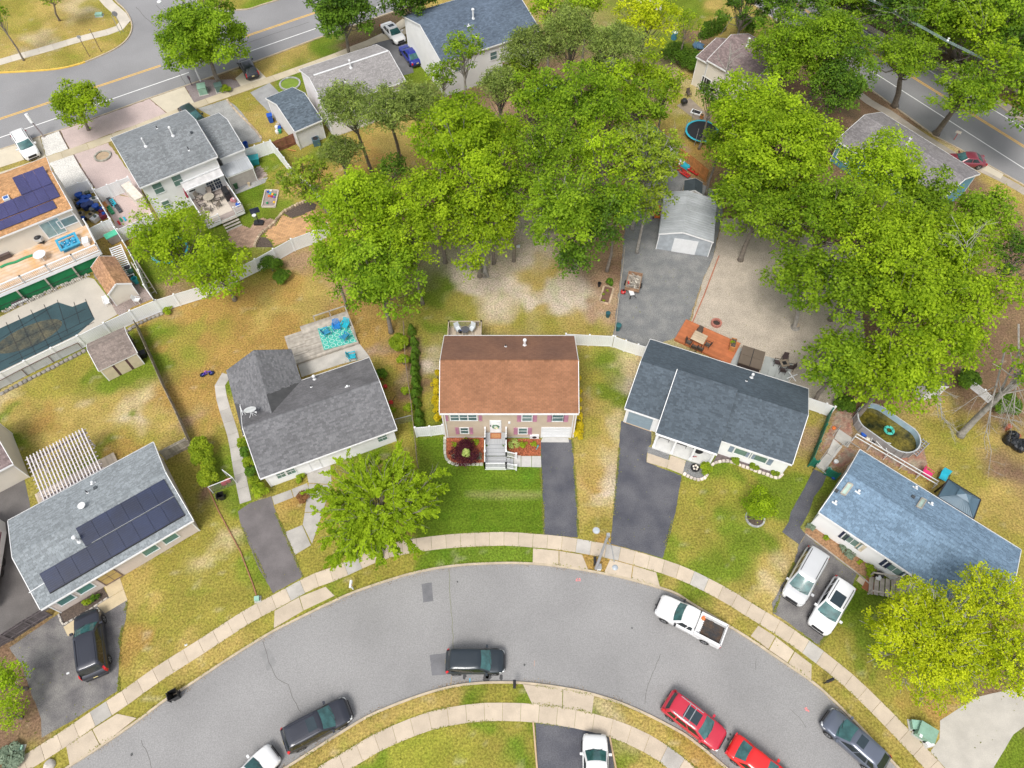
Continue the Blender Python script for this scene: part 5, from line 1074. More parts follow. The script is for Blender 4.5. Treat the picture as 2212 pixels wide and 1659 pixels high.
def bed(root,X,hw,zb,H_,wt):
 fl_=MB();fl_.box(X(.03),X(.395),-hw*.74,hw*.74,zb*.63+.02,zb*.66+.02)
 o=fl_.make('bed_liner',mat('bed_liner',(.035,.035,.038),.7,.3,2,12,.3,col2=(.10,.06,.035)),root)
 rb=MB()
 for i in range(9):y=-hw*.66+hw*1.32*i/8;rb.box(X(.035),X(.39),y-.025,y+.025,zb*.66+.02,zb*.66+.045)
 rb.make('liner_ribs',MATS['bed_liner'],root)['kind']='stuff'
 for sg in(1,-1):s_=MB();s_.box(X(.012),X(.40),min(sg*hw*.78,sg*hw*.985),max(sg*hw*.78,sg*hw*.985),zb*.4,zb*1.03);s_.make('bed_side',P_WH,root)
 s_=MB();s_.box(X(.004),X(.022),-hw*.92,hw*.92,zb*.42,zb*1.03);s_.make('tailgate',P_WH,root)
 s_=MB();s_.box(X(.385),X(.402),-hw*.78,hw*.78,zb*.6,zb*1.03);s_.make('bed_wall',P_WH,root)
 s_=MB();s_.lathe((X(.35),-hw*.6,zb*.69),[(.16,0),(.17,.12),(.08,.2),(.02,.21)],10);s_.make('bundle',ORANGEP,root)
vehicle('white pickup truck with an open empty cargo bed parked at the kerb','truck',8,(268,810),(2055-2212,590),1.95,1.8,'pickup',P_WH,L_=5.5,extra=bed,name='pickup_truck',hp=.9)
vehicle('deep red SUV with silver roof rails and crossbars and a large sunroof','car',8,(-100,1215),(258,1490),1.9,1.66,'suv',P_RED,L_=4.75,rails=RIM,cross=(.32,.42),sunroof=(.30,.545))
vehicle('bright red sedan at the bottom edge behind the deep red SUV','car',8,(320,1500),(690,1790),1.84,1.42,'sedan',P_RED2,L_=4.7)
vehicle('blue-grey crossover with a sunroof parked at the kerb, lower right','car',8,(1305,1650),(938,1325),1.9,1.62,'hatch',P_GRY,L_=4.85,sunroof=(.40,.52))
vehicle('silver minivan on the dark driveway of the blue-roofed house','van',8,(888,245),(700,585),1.98,1.75,'minivan',P_SIL,z=.01,L_=5.05,rails=BLACK,ribs=3,name='minivan')
vehicle('white SUV with black sunroof on the driveway right of the silver minivan','car',8,(1060,445),(870,768),1.94,1.75,'suv',P_WH,z=.01,L_=4.85,rails=BLACK,sunroof=(.33,.56))
vehicle('long black SUV in front of the house with the solar panels','car',6,(617,1062),(565,648),2.03,1.9,'suv',P_BLK,z=.01,L_=5.3,rails=P_BLK,ribs=4)
vehicle('white SUV on the dark driveway at the bottom edge, hood towards the street','car',7,(1655,1880),(1643,1462),1.88,1.62,'suv',P_WH,z=.01,L_=4.6)
vehicle('black hatchback half under the round tree at the upper left road','car',0,(1640,490),(1570,370),1.8,1.5,'hatch',P_BLK,z=.02,L_=4.4,hp=.8)
vehicle('white SUV with black roof rails in front of the orange-roofed house','car',0,(108,848),(222,1030),1.95,1.7,'suv',P_WH,z=.02,L_=4.9,rails=BLACK)
vehicle('white sedan with black sunroof between the trees and the big white house','car',1,(283,150),(388,262),1.85,1.45,'sedan',P_WH,z=.02,L_=4.8,sunroof=(.36,.48))
vehicle('bright blue sedan half hidden beside the wall of the big white house','car',1,(492,405),(400,292),1.8,1.45,'sedan',P_BLUE,z=.02,L_=4.6)
vehicle('dark teal car parked behind the white two-storey house','car',0,(1190,690),(1300,800),1.8,1.45,'hatch',P_DT,z=.02,L_=4.5)
vehicle('maroon sedan on the driveway of the taupe-roofed house by the right-hand road','car',2,(1890,1035),(1790,1030),1.75,1.42,'sedan',P_MAR,z=.02,L_=4.4)
TR=empty('camper_trailer',(*g(6,-55,330),0),math.radians(103),'white camper trailer with maroon stripe cut by the left edge','trailer')
mb=MB();mb.prism(ccw([(-4.2,-1.2),(2.2,-1.2),(3.2,-.95),(3.2,.95),(2.2,1.2),(-4.2,1.2)]),.55,2.55);mb.make('body',P_WH,TR);
mb=MB();mb.prism(ccw([(-4.1,-1.1),(2.1,-1.1),(2.9,-.85),(2.9,.85),(2.1,1.1),(-4.1,1.1)]),2.552,2.62);mb.make('roof',P_WH,TR)
mb=MB();
for y in(-1.205,1.2):mb.box(-4.0,2.0,y,y+.005,1.2,1.35)
mb.make('stripe',P_MAR,TR);mb=MB();mb.bar((3.2,0,.5),(4.4,0,.45),.07);mb.make('hitch',BLACK,TR)
for x in(-1.2,-.3):
 for y in(-1.15,1.05):mb=MB();mb.tube([(x,y,.35),(x,y+.12,.35)],.35,16);mb.make('wheel',TYRE,TR)
mb=MB();mb.box(-1.2,-.2,-.4,.4,2.62,2.85);mb.make('air_conditioner',WHM,TR)
def text_obj(body,size,m,parent=None,loc=(0,0,0),rot=(0,0,0),name='lettering',ext=.002):
 cu=bpy.data.curves.new(name,'FONT');cu.body=body;cu.size=size;cu.extrude=ext;cu.align_x='CENTER';o=bpy.data.objects.new(name,cu);link(o);dg=bpy.context.evaluated_depsgraph_get();me=bpy.data.meshes.new_from_object(o.evaluated_get(dg));bpy.data.objects.remove(o)
 me.materials.clear();me.materials.append(m);o=link(bpy.data.objects.new(name,me));o.location=loc;o.rotation_euler=rot
 if parent:o.parent=parent
 return o
mb=MB();mb.box(1.6,2.1,-.75,.45,2.62,2.628);lb=mb.make('emblem_panel',P_MAR,TR)
text_obj('no',.45,WHM,TR,(1.98,-.15,2.63),(0,0,math.radians(-75)))
# ============================================================ TREES AND SHRUBS
def leaf_mesh(name,P,Nn,S,Tn,m,parent,aspect=.62,axis=None):
 n=len(P);Nn=Nn/np.linalg.norm(Nn,axis=1,keepdims=True)
 R=axis if axis is not None else RNG.normal(size=(n,3));A=R-(R*Nn).sum(1,keepdims=True)*Nn;A/=np.linalg.norm(A,axis=1,keepdims=True)+1e-9;B=np.cross(Nn,A)
 S=S[:,None];a=A*S*.5;b=B*S*.5*aspect
 V=np.stack([P-a,P-b*1.0+a*.1,P+a,P+b+a*.1],1).reshape(-1,3).astype(np.float32)
 me=bpy.data.meshes.new(name);me.vertices.add(4*n);me.vertices.foreach_set('co',V.ravel());me.loops.add(4*n);me.loops.foreach_set('vertex_index',np.arange(4*n,dtype=np.int32))
 me.polygons.add(n);me.polygons.foreach_set('loop_start',np.arange(0,4*n,4,dtype=np.int32));me.polygons.foreach_set('loop_total',np.full(n,4,dtype=np.int32));me.update()
 at=me.attributes.new('v','FLOAT','FACE');at.data.foreach_set('value',np.clip(Tn,0,1).astype(np.float32));me.materials.append(m)
 o=link(bpy.data.objects.new(name,me));o.parent=parent
 return o
def unit(n):v=RNG.normal(size=(n,3));return v/np.linalg.norm(v,axis=1,keepdims=True)
LEAFN=0
def depth_at(pos):return pos[1]*ST-(pos[2]-CAM_H)*CT
def push_out(p):
 a,b=far_r[1],far_r[2];L_=math.dist(a,b);nx_,ny_=-(b[1]-a[1])/L_,(b[0]-a[0])/L_
 if nx_<0:nx_,ny_=-nx_,-ny_
 d=(p[0]-a[0])*nx_+(p[1]-a[1])*ny_
 return(p[0]+nx_*max(0,3.6-d),p[1]+ny_*max(0,3.6-d))
def tree(label,k,x,y,rpx,H,m,name='maple_tree',group=None,base=None,style='maple',dens=1.0,flat=None,bark=BARK,asp=1.0,kb=None,tr=None,nlobe=None,leaf=.27,cat='tree',seed=None,rm=None,gap=0.0,branch=1.0,zc=None):
 """crown centred on a surveyed point with apparent radius rpx"""
 global LEAFN,RNG
 if seed is not None:RNG=np.random.default_rng(seed)
 hz=zc or H*.62
 if seed and 131<=seed<=186 and seed not in(134,155,164,171,172):rpx*=1.15
 flat=flat or{'maple':1.0,'sparse':.85,'pine':.7}.get(style,.8)
 for _ in range(6):
  p=g(k,x,y,hz);R=rm or rpx*depth_at((p[0],p[1],hz))/FPX;rv=R*flat;hz=zc or max(H-rv,rv*.55+.3)
 bx,by=(g(kb if kb is not None else k,*base)if base else(push_out(p)if name=='woodland_tree' else p));c=np.array([p[0],p[1],hz])
 root=empty(name,(bx,by,0),0,label,cat,group);off=np.array([p[0]-bx,p[1]-by,0]);cc=np.array([off[0],off[1],hz])
 if style=='sparse':nl=nlobe or int(26+R*5);lr=(.16,.24)
 elif style=='pine':nl=nlobe or int(16+R*5);lr=(.20,.30)
 elif style=='spray':nl=nlobe or int(28+R*4);lr=(.13,.21)
 elif style=='cone':nl=nlobe or 14;lr=(.35,.5)
 else:nl=nlobe or int(20+R*3.6);lr=(.22,.36)
 U=unit(nl*3);U[:,2]=np.where(U[:,2]<-.35,-U[:,2],U[:,2]);U=U/np.linalg.norm(U,axis=1,keepdims=True)
 pick=[0]
 for _ in range(nl-1):
  d=np.min(np.linalg.norm(U[:,None]-U[pick][None],axis=2),axis=1)*(1+.25*RNG.random(len(U)));d[pick]=-1;pick.append(int(np.argmax(d)))
 U=U[pick];rad=RNG.uniform(.48,.82,nl);inner=RNG.random(nl)<.2;rad[inner]*=.45
 if style in('sparse',):rad=RNG.uniform(.35,.95,nl)
 if style=='maple':rad=np.where(inner,rad,RNG.uniform(.5,.98,nl))
 if style=='pine':rad=RNG.uniform(.3,.92,nl)
 if style=='spray':rad=RNG.uniform(.25,1.0,nl)**.8
 LC=cc+U*rad[:,None]*np.array([R*asp,R,rv]);LR=R*RNG.uniform(*lr,nl)*((1.25-.62*rad)if style=='maple' else 1.0)
 if style=='cone':
  tt=np.linspace(.05,.95,nl);LC=np.stack([cc[0]+RNG.normal(0,.05,nl)*R,cc[1]+RNG.normal(0,.05,nl)*R,tt*H],1);LR=R*(1.05-tt*.8);LR=np.maximum(LR,.12)
 keep=RNG.random(nl)>gap;LC,LR,U=LC[keep],LR[keep],U[keep];nl=len(LC)
 Ps,Ns,Ss,Ts,Ax=[],[],[],[],[]
 for i in range(nl if style=='spray' else 0):
  Uh=U[i]*np.array([1,1,.45]);q0=cc+Uh*R*.12;q1=cc+Uh*np.array([R,R,rv])*RNG.uniform(.55,1.08)+np.array([0,0,.1*rv]);ax_=q1-q0;La=np.linalg.norm(ax_);ax_/=La;side=np.cross(ax_,[0,0,1.]);side/=np.linalg.norm(side)+1e-9;tint=RNG.normal(.5,.15)
  for _ in range(int(La*6)):
   t0=RNG.uniform(.15,1.0);s0=q0+ax_*La*t0;ang=RNG.uniform(-.85,.85);dv=ax_*math.cos(ang)+side*math.sin(ang)+np.array([0,0,RNG.uniform(-.25,.1)]);Ls=RNG.uniform(.5,1.25)*(1.15-.5*t0);m_=int(Ls*34);lt=RNG.random(m_)
   P_=s0+dv*(lt*Ls)[:,None]+RNG.normal(0,.065,(m_,3));P_[:,2]-=.22*lt**2
   Ps.append(P_);Ns.append(np.array([0,0,1.])+RNG.normal(0,.38,(m_,3)));Ss.append(RNG.uniform(.7,1.3,m_)*leaf);Ts.append(np.clip(RNG.normal(tint,.1)+RNG.normal(0,.12,m_),0,1));Ax.append(dv+RNG.normal(0,.35,(m_,3)))
  LC[i]=q1*.8+q0*.2
 for i in range(nl if style!='spray' else 0):
  r=LR[i];area_=4*math.pi*r*r;n=int(area_*dens*(15 if style in('maple','cone')else 17 if style=='spray' else 10 if style=='pine' else 9)*(.27/leaf)**1.5)
  n=max(n,12);tint=RNG.normal(.5,.17)
  ns=max(5,int(n/(9 if style!='sparse' else 12)));d=unit(ns);d[:,2]=np.abs(d[:,2])*1.0-.35*(RNG.random(ns)<.35);d+=.45*U[i];d/=np.linalg.norm(d,axis=1,keepdims=True)
  sc=LC[i]+d*(r*RNG.uniform(.6,1.12,ns))[:,None]*np.array([1,1,.8]);st=RNG.normal(tint,.14,ns);w=RNG.integers(0,ns,n)
  sp=.20 if style=='sparse' else.26 if style!='pine' else.22;sp*=(leaf/.27)**.5
  P_=sc[w]+RNG.normal(0,sp,(n,3))*np.array([1,1,.7])
  if style=='spray':
   L_=RNG.uniform(-.2,1.0,n)**1;P_=sc[w]+((d[w]*.5+U[i]*.9)*np.array([1,1,-.3]))*(L_*r*1.5)[:,None]+RNG.normal(0,.09,(n,3))
  nn=d[w]*.5+np.array([0,0,.75])+RNG.normal(0,.45,(n,3))
  if style=='pine':nn=RNG.normal(0,1,(n,3))+np.array([0,0,.5])
  Ps.append(P_);Ns.append(nn);Ss.append(RNG.uniform(.7,1.3,n)*leaf);Ts.append(np.clip(st[w]+RNG.normal(0,.16,n),0,1));Ax.append(d[w]*np.array([1,1,-.4])+RNG.normal(0,.5,(n,3)))
 P_=np.concatenate(Ps);ok=P_[:,2]>.05;P_=P_[ok];LEAFN+=len(P_)
 leaf_mesh('crown',P_,np.concatenate(Ns)[ok],np.concatenate(Ss)[ok],np.concatenate(Ts)[ok],m,root,.30 if style=='pine' else.66,np.concatenate(Ax)[ok])
 if style=='cone':return root
 tr=tr or.045*R+.05;ht=hz-rv*.35;fork=np.array([off[0]*.55,off[1]*.55,ht*.62])
 tb=MB();pts=[np.array([0,0,-.1]),np.array([off[0]*.06,off[1]*.06,.35]),fork*.5+RNG.normal(0,.08,3)*[1,1,0],fork,cc*[.9,.9,1]+[off[0]*.1,off[1]*.1,rv*.1]]
 tb.tube(pts,[tr*1.5,tr*1.05,tr*.9,tr*.75,tr*.25],9);tb.make('trunk',bark,root,smooth=True)
 bm=MB()
 for i in range(nl):
  j=RNG.uniform(.0,1);s0=fork*(1-j)+(cc+np.array([0,0,-rv*.2]))*j;e=LC[i];mid=(s0+e)/2+np.array([0,0,-.08*R])+RNG.normal(0,.12*R*.3,3);rr=tr*.30*branch
  bm.tube([s0,mid,e],[rr,rr*.6,rr*.28],5,caps=False)
  if style in('sparse','pine','spray')or i%2==0:
   for _ in range(4 if style=='sparse' else 2):
    dd=unit(1)[0];dd[2]=abs(dd[2])*.6;e2=e+(dd+U[i]*.7)*LR[i]*.9;bm.tube([mid*.3+e*.7,e*.5+e2*.5,e2],[rr*.35,rr*.22,rr*.1],4,caps=False)
 o=bm.make('branches',bark,root);o['kind']='stuff'
 return root
def bare_branches(label,k,x0,y0,z0,x1,y1,z1,r=.09,n=6,spread=.5,name='dead_limb',m=BARKL,seed=3,cat='branch',levels=3):
 rnd=random.Random(seed);a=Vector((*g(k,x0,y0,z0),z0));b=Vector((*g(k,x1,y1,z1),z1));mb=MB()
 def grow(p,q,r,lv):
  d=q-p;L_=d.length;mid=p+d*.5+Vector([rnd.uniform(-.07,.07)*L_ for _ in range(3)]);mb.tube([p,mid,q],[r,r*.8,r*.5],5,caps=False)
  if lv<=0:return
  for i in range(n if lv==levels else 4):
   t=rnd.uniform(.3,1);s=p+d*t;dd=d.normalized()+Vector([rnd.uniform(-1,1)*spread*1.6 for _ in range(3)]);dd.normalize();grow(s,s+dd*L_*rnd.uniform(.3,.55),r*.5*(1.1-t*.4),lv-1)
 grow(a,b,r,levels);o=mb.make(name,m);tag(o,label,cat);return o
def shrub(label,k,x,y,r,h,m,name='shrub',group=None,z=0,cat='shrub',dens=1.0,leaf=.13,stem=True):
 p=g(k,x,y,h*.55+z);root=empty(name,(p[0],p[1],z),0,label,cat,group);n=int(150*dens*(r+h*.5)**2*4);n=max(60,min(n,2600));nl=max(5,int(6+r*5))
 U=unit(nl);U[:,2]=abs(U[:,2]);C=np.array([0,0,h*.42])+U*np.array([r*.62,r*.62,h*.42]);w=RNG.integers(0,nl,n);d=unit(n);d[:,2]=np.where(d[:,2]<-.3,-d[:,2],d[:,2])
 P_=C[w]+d*np.array([r*.42,r*.42,h*.28])*RNG.uniform(.75,1.1,(n,1));P_[:,2]=np.maximum(P_[:,2],.04);T_=np.clip(RNG.normal(.5,.12,nl)[w]+RNG.normal(0,.18,n),0,1)
 leaf_mesh('foliage',P_,d*.7+np.array([0,0,.5])+RNG.normal(0,.4,(n,3)),RNG.uniform(.7,1.3,n)*leaf,T_,m,root)
 if stem:
  mb=MB()
  for i in range(min(nl,5)):mb.tube([(0,0,-.03),tuple(C[i]*[.5,.5,.6]),tuple(C[i])],[.025,.018,.01],4,caps=False)
  mb.make('stems',BARK,root)['kind']='stuff'
 return root
# ============================================================ FENCES, SHEDS, DECKS, POOLS, YARD THINGS
def fence(label,pts,h=1.8,style='vinyl',top=True,name='fence',m=None,step=2.4,group=None,z0=0.0,cap=True,boardw=.14):
 """pts: (k,x,y) of the fence top line (or ground line when top=False)"""
 W_=[g(k,x,y,(h if top else 0)+z0)for k,x,y in pts];o0=W_[0];P=[(p[0]-o0[0],p[1]-o0[1])for p in W_]
 root=empty(name,(o0[0],o0[1],z0),0,label,'fence',group);posts=[]
 for a,b in zip(P,P[1:]):
  L_=math.dist(a,b);n=max(1,int(round(L_/step)));ux,uy=(b[0]-a[0])/L_,(b[1]-a[1])/L_;u=(ux,uy);v=(-uy,ux)
  for i in range(n):
   s0,s1=L_*i/n,L_*(i+1)/n;c=(a[0]+ux*(s0+s1)/2,a[1]+uy*(s0+s1)/2);hl=(s1-s0)/2-.05;posts.append((a[0]+ux*s0,a[1]+uy*s0,u,v))
   if style=='vinyl':
    mb=MB();nb=max(1,int(hl*2/.16))
    for j in range(nb):cc=-hl+(j+.5)*2*hl/nb;mb.obox((c[0]+ux*cc,c[1]+uy*cc),u,v,hl/nb-.004,.011,.1,h-.1,random.random())
    mb.make('panel',m or WHITE,root)['kind']='stuff'
    mb=MB();mb.obox(c,u,v,hl,.025,h-.1,h,.5);mb.make('rail',m or WHITE,root);mb=MB();mb.obox(c,u,v,hl,.025,.04,.16,.5);mb.make('rail',m or WHITE,root)
   elif style=='board':
    nb=max(1,int(hl*2/boardw));mb=MB()
    for j in range(nb):cc=-hl+(j+.5)*2*hl/nb;dh=random.uniform(-.03,.03);mb.obox((c[0]+ux*cc,c[1]+uy*cc),u,v,hl/nb-.006,.012,.03,h+dh,random.random())
    mb.make('fence_boards',m or WOODD,root)['kind']='stuff'
    for zz_ in(.4,h-.3):mb=MB();mb.obox((c[0]-v[0]*.035,c[1]-v[1]*.035),u,v,hl,.02,zz_,zz_+.09,.5);mb.make('rail',m or WOODD,root)
   elif style=='chain':
    mb=MB();mb.q([(c[0]-ux*hl,c[1]-uy*hl,.03),(c[0]+ux*hl,c[1]+uy*hl,.03),(c[0]+ux*hl,c[1]+uy*hl,h),(c[0]-ux*hl,c[1]-uy*hl,h)]);mb.make('wire_mesh',CHAIN,root)
    mb=MB();mb.bar((c[0]-ux*hl,c[1]-uy*hl,h),(c[0]+ux*hl,c[1]+uy*hl,h),.025);mb.make('top_rail',m or GREYM,root)
   elif style=='rail':
    for zz_ in(h*.5,h-.05):mb=MB();mb.obox(c,u,v,hl,.02,zz_-.05,zz_+.04,.5);mb.make('rail',m or WOODG,root)
 posts.append((P[-1][0],P[-1][1],u,v))
 for x,y,u,v in posts:
  mb=MB();r=.065 if style=='vinyl' else.05 if style in('board','rail')else.03;e=.06 if style=='vinyl' else 0
  mb.obox((x,y),u,v,r,r,-.05,h+e,.5)
  if style=='vinyl':mb.obox((x,y),u,v,r+.02,r+.02,h+e,h+e+.04)
  mb.make('post',m or{'vinyl':WHITE,'chain':GREYM,'board':WOODD,'rail':WOODG}[style],root)
 return root
fence('white vinyl fence running right from the tan house to the gravel corner',[(4,1456,506),(4,1610,514),(4,1762,520)],1.75,step=1.9);fence('white vinyl double gate between the fence and the charcoal-roofed house',[(4,1775,523),(4,1845,550),(4,1925,575),(4,1978,590)],1.75,step=1.4,name='gate')
fence('short white vinyl fence left of the tan house front',[(4,476,1113),(4,570,1106),(4,655,1096)],1.75,step=1.7)
fence('white vinyl gate beside the right gable of the charcoal-roofed house',[(5,808,916),(5,935,958),(5,990,978)],1.75,step=1.3,name='gate')
GRNF=mat('dark_green_screen',(.008,.14,.09),.6);fence('dark green screened fence down the side of the charcoal house lawn',[(5,978,985),(5,850,1315)],1.5,m=GRNF,step=2.0);fence('short dark green gate beside the ramp',[(5,855,1318),(5,885,1330)],1.2,m=GRNF,step=1.0,name='gate');fence('short green fence between the ramp and the blue-roofed house',[(5,950,1378),(5,1020,1412)],1.2,m=GRNF,step=1.2)
fence('long white vinyl fence in front of the covered pool',[(3,-150,830),(3,0,760),(3,155,682),(3,330,598),(3,500,518),(3,670,435),(3,840,355),(3,1000,290)],1.8,step=2.4);fence('long white vinyl fence behind the dry yard of the grey-roofed ranch',[(3,1005,288),(3,1125,250),(3,1340,185),(3,1480,105),(3,1650,22),(0,1885,1550),(0,2030,1498),(0,2120,1450)],1.8,step=2.4)
fence('white vinyl fence between the pool yard and the trampoline yard',[(Z1,1205,335),(Z1,1480,825),(Z1,1590,1000),(Z1,1700,1190),(Z1,1790,1380),(Z1,1860,1570),(3,1000,290)],1.8,step=2.0)
fence('white vinyl gate closing the cluttered side yard from the gravel',[(Z1,820,318),(Z1,1010,250),(Z1,1130,215),(Z1,1200,325)],1.8,step=1.4,name='gate');fence('white vinyl fence along the orange-roofed house side yard',[(Z1,925,575),(Z1,1110,850),(Z1,1215,1010)],1.8,step=1.8);fence('white vinyl gate below the cluttered side yard',[(Z1,1125,852),(Z1,1320,757),(Z1,1425,715)],1.8,step=1.3,name='gate')
fence('white vinyl fence across the pink gravel beside the white two-storey house',[(Z1,1230,335),(Z1,1385,275),(Z1,1515,222),(Z1,1655,170)],1.8,step=1.6);fence('white vinyl fence behind the toys, partly under the lime maple',[(Z1,1520,850),(Z1,1720,770),(Z1,1960,650)],1.8,step=2.0)
fence('white vinyl fence with gate on the right of the white two-storey house',[(Z3,505,388),(Z3,645,342),(Z3,765,300),(Z3,845,275)],1.8,step=1.6);fence('white vinyl fence running diagonally past the sandbox lawn',[(Z3,850,280),(Z3,940,387),(Z3,1025,497),(Z3,1085,590),(Z3,1250,740),(Z3,1420,900),(Z3,1530,1050),(Z3,1640,1230)],1.8,step=2.0)
fence('reddish brown wooden gate beside the slate-roofed garage',[(Z3,870,290),(Z3,1030,230),(Z3,1135,183)],1.6,'board',m=mat('red_brown_wood',(.24,.10,.06),.9,.15,tint=.2),step=1.6,name='gate')
fence('weathered grey board fence between the two dry back yards',[(3,862,415),(3,985,690),(3,1040,815),(3,1135,1010),(3,1215,1195)],1.5,'board',m=mat('old_fence_wood',(.27,.235,.195),.9,.18,2,30,.15,tint=.2));fence('weathered grey board gate joining the solar-panelled house',[(3,1030,1265),(3,1195,1180)],1.7,'board',m=WOODG,name='gate')
fence('dark weathered board fence below the left end of the solar-panelled house',[(6,-100,850),(6,0,795),(6,140,705),(6,258,633)],1.7,'board',m=mat('dark_board',(.13,.11,.115),.9,.2,2,30,.15,tint=.25));
fence('low chain-link fence along the stone edge of the pool fence',[(3,0,872),(3,180,775),(3,350,690),(3,540,605)],1.1,'chain',top=False,m=RUST)
fence('grey chain-link fence between the arborvitae row and the ranch garden',[(4,400,420),(4,415,690),(4,452,960),(4,490,1335)],1.2,'chain',m=mat('brown_pipe',(.24,.17,.14),.6));fence('short chain-link fence from the ranch gutter to the garden fence',[(4,342,1060),(4,452,1032)],1.1,'chain')
fence('white pole gate frame beside the red cans',[(3,1348,1497),(3,1505,1435),(3,1440,1385)],1.3,'chain',m=WHM);fence('low wire fence along the gravel edge of the sandy yard',[(4,1838,-60),(4,1820,100),(4,1800,260),(4,1772,515)],1.1,'chain',m=mat('tan_rail',(.42,.36,.28),.8))
fence('dark brown board fence behind the central grove',[(Z4,480,-60),(Z4,590,45),(Z4,810,185)],1.8,'board');fence('grey chain-link fence beyond the blue boat',[(Z4,815,190),(Z4,940,290),(Z4,1160,470),(Z4,1310,590)],1.5,'chain');fence('new orange cedar fence beside the red equipment',[(Z4,1300,590),(Z4,1480,720),(Z4,1665,870)],1.8,'board',m=WOODO);fence('dark board fence half under the maples at the top of the pea gravel',[(2,545,1420),(2,640,1480),(2,760,1545)],1.8,'board')
# ---- sheds
def ribs(H,m,sp=.3,name='metal_sheet'):
 for side in(0,1):
  y0,y1=(0,H.yr)if side==0 else(H.dep,H.yr);mb=MB();n=max(2,int(H.L/sp));a=Vector((0,y0,H.zel));b=Vector((0,y1,H.zrl));up=Vector((0,0,.012))
  mb.q([a+up,Vector((H.L,y0,H.zel))+up,Vector((H.L,y1,H.zrl))+up,b+up]if side==0 else[Vector((H.L,y0,H.zel))+up,a+up,b+up,Vector((H.L,y1,H.zrl))+up])
  for i in range(n+1):x=H.L*i/n;mb.bar((x,y0,H.zel+.025),(x,y1,H.zrl+.025),.022,t=random.random())
  o=mb.make(name,m,H.roof);o['kind']='stuff'
def wallplane_door(H,x0,x1,z1,m,name='door',plane='near'):
 mb=MB()
 if plane=='near':y=H.w[2];mb.box(x0,x1,y-.04,y,.02,z1)
 else:x=H.w[1];mb.box(x,x+.04,x0,x1,.02,z1)
 return mb.make(name,m,H.root)
S1=House('shed','brown-grey roofed garden shed with three tan doors in the dry yard','shed',(3,640,745),(3,888,628),(3,803,460),(3,540,585),1.95,2.65,.12,.1,wall=mat('brown_trim',(.10,.05,.05),.7),roof=roofmat('tan_shed_shingle',(.25,.205,.18),.08,.2),gut=False,ra=.62)
for i in range(3):L3=S1.L/3;wallplane_door(S1,.15+i*L3,(i+1)*L3-.08,1.72,mat('tan_shed_door',(.58,.50,.36),.7,.06))
S2=House('shed','small cream shed with worn orange-tan roof beside the covered pool','shed',(3,590,75),(3,697,252),(3,862,185),(3,738,2),1.9,2.75,.08,.06,wall=CREAM,roof=roofmat('worn_tan_shingle',(.42,.24,.13),.1,.25,c2=(.33,.19,.12)),gut=False)
MET=mat('light_metal_roof',(.43,.45,.47),.5,.12,.6,20,.06,tint=.22,metal=.1)
S3=House('garage','grey metal garage with ribbed roof and white door on the gravel','garage',(None,1435,417),(None,1423,505),(None,1556,530),(None,1535,432),2.4,3.15,.1,.1,wall=mat('blue_grey_metal',(.36,.39,.42),.5),roof=None,gut=False,ra=.42);ribs(S3,MET,.35)
wallplane_door(S3,S3.dep*.30,S3.dep*.74,2.05,WHM,'garage_door','right')
S4=House('shed','ribbed metal lean-to shed against the white two-storey house','shed',(Z3,285,755),(Z3,625,622),(Z3,520,478),(Z3,212,600),1.9,2.3,.05,.05,wall=mat('grey_ribbed_wall',(.36,.33,.31),.6,.1),roof=None,gut=False,ra=.72);ribs(S4,MET,.22)
S5=House('shed','small dark ribbed shed behind the grey metal garage','shed',(Z4,1350,1015),(Z4,1340,1165),(Z4,1595,1195),(Z4,1570,1045),1.9,2.4,.05,.05,wall=mat('pale_wood_wall',(.45,.38,.28),.8),roof=None,gut=False,ra=.55);ribs(S5,mat('dark_metal_roof',(.06,.075,.085),.4,.1,tint=.1),.2)
S6=House('shed','small grey shed among the trees behind the oval pool','shed',(5,1540,800),(5,1595,880),(5,1690,805),(5,1640,730),1.9,2.5,.06,.06,wall=LGREY,roof=roofmat('shed_dark_shingle',(.12,.11,.10),.1,.2),gut=False)
# ---- gazebo
gz=[g(5,1650,1562,2.4),g(8,1884,47,2.4),g(5,1930,1578,2.4),g(5,1720,1447,2.4)];cx_,cy_=sum(p[0]for p in gz)/4,sum(p[1]for p in gz)/4;GZ=empty('gazebo',(cx_,cy_,0),0,'slate-blue metal gazebo with a raised square cap behind the blue roof','gazebo')
BM=mat('slate_metal',(.10,.165,.22),.45,.06,1,20,.05,tint=.1);q=[Vector((p[0]-cx_,p[1]-cy_,2.4))for p in gz];tp=[v*.28 for v in q];
for v in tp:v.z=3.05
for i in range(4):
 j=(i+1)%4;mb=MB();mb.q([q[i],q[j],tp[j],tp[i]]);n=14
 for s in range(n+1):a=q[i].lerp(q[j],s/n);b=tp[i].lerp(tp[j],s/n);mb.bar(a+Vector((0,0,.02)),a.lerp(b,1)+Vector((0,0,.02)),.014)
 mb.make('roof_panel',BM,GZ)['kind']='stuff'
 mb=MB();mb.bar(q[i],q[j],.05);mb.make('eave_beam',BLACK,GZ);mb=MB();mb.bar(q[i]*.93+Vector((0,0,.1)),Vector((q[i].x*.93,q[i].y*.93,0)),.06);mb.make('post',BLACK,GZ)
 mb=MB();a,b=q[i]*.36,q[j]*.36;a.z=b.z=3.1;mb.q([a,b,Vector((0,0,3.4))]);mb.make('cap_panel',BM,GZ)
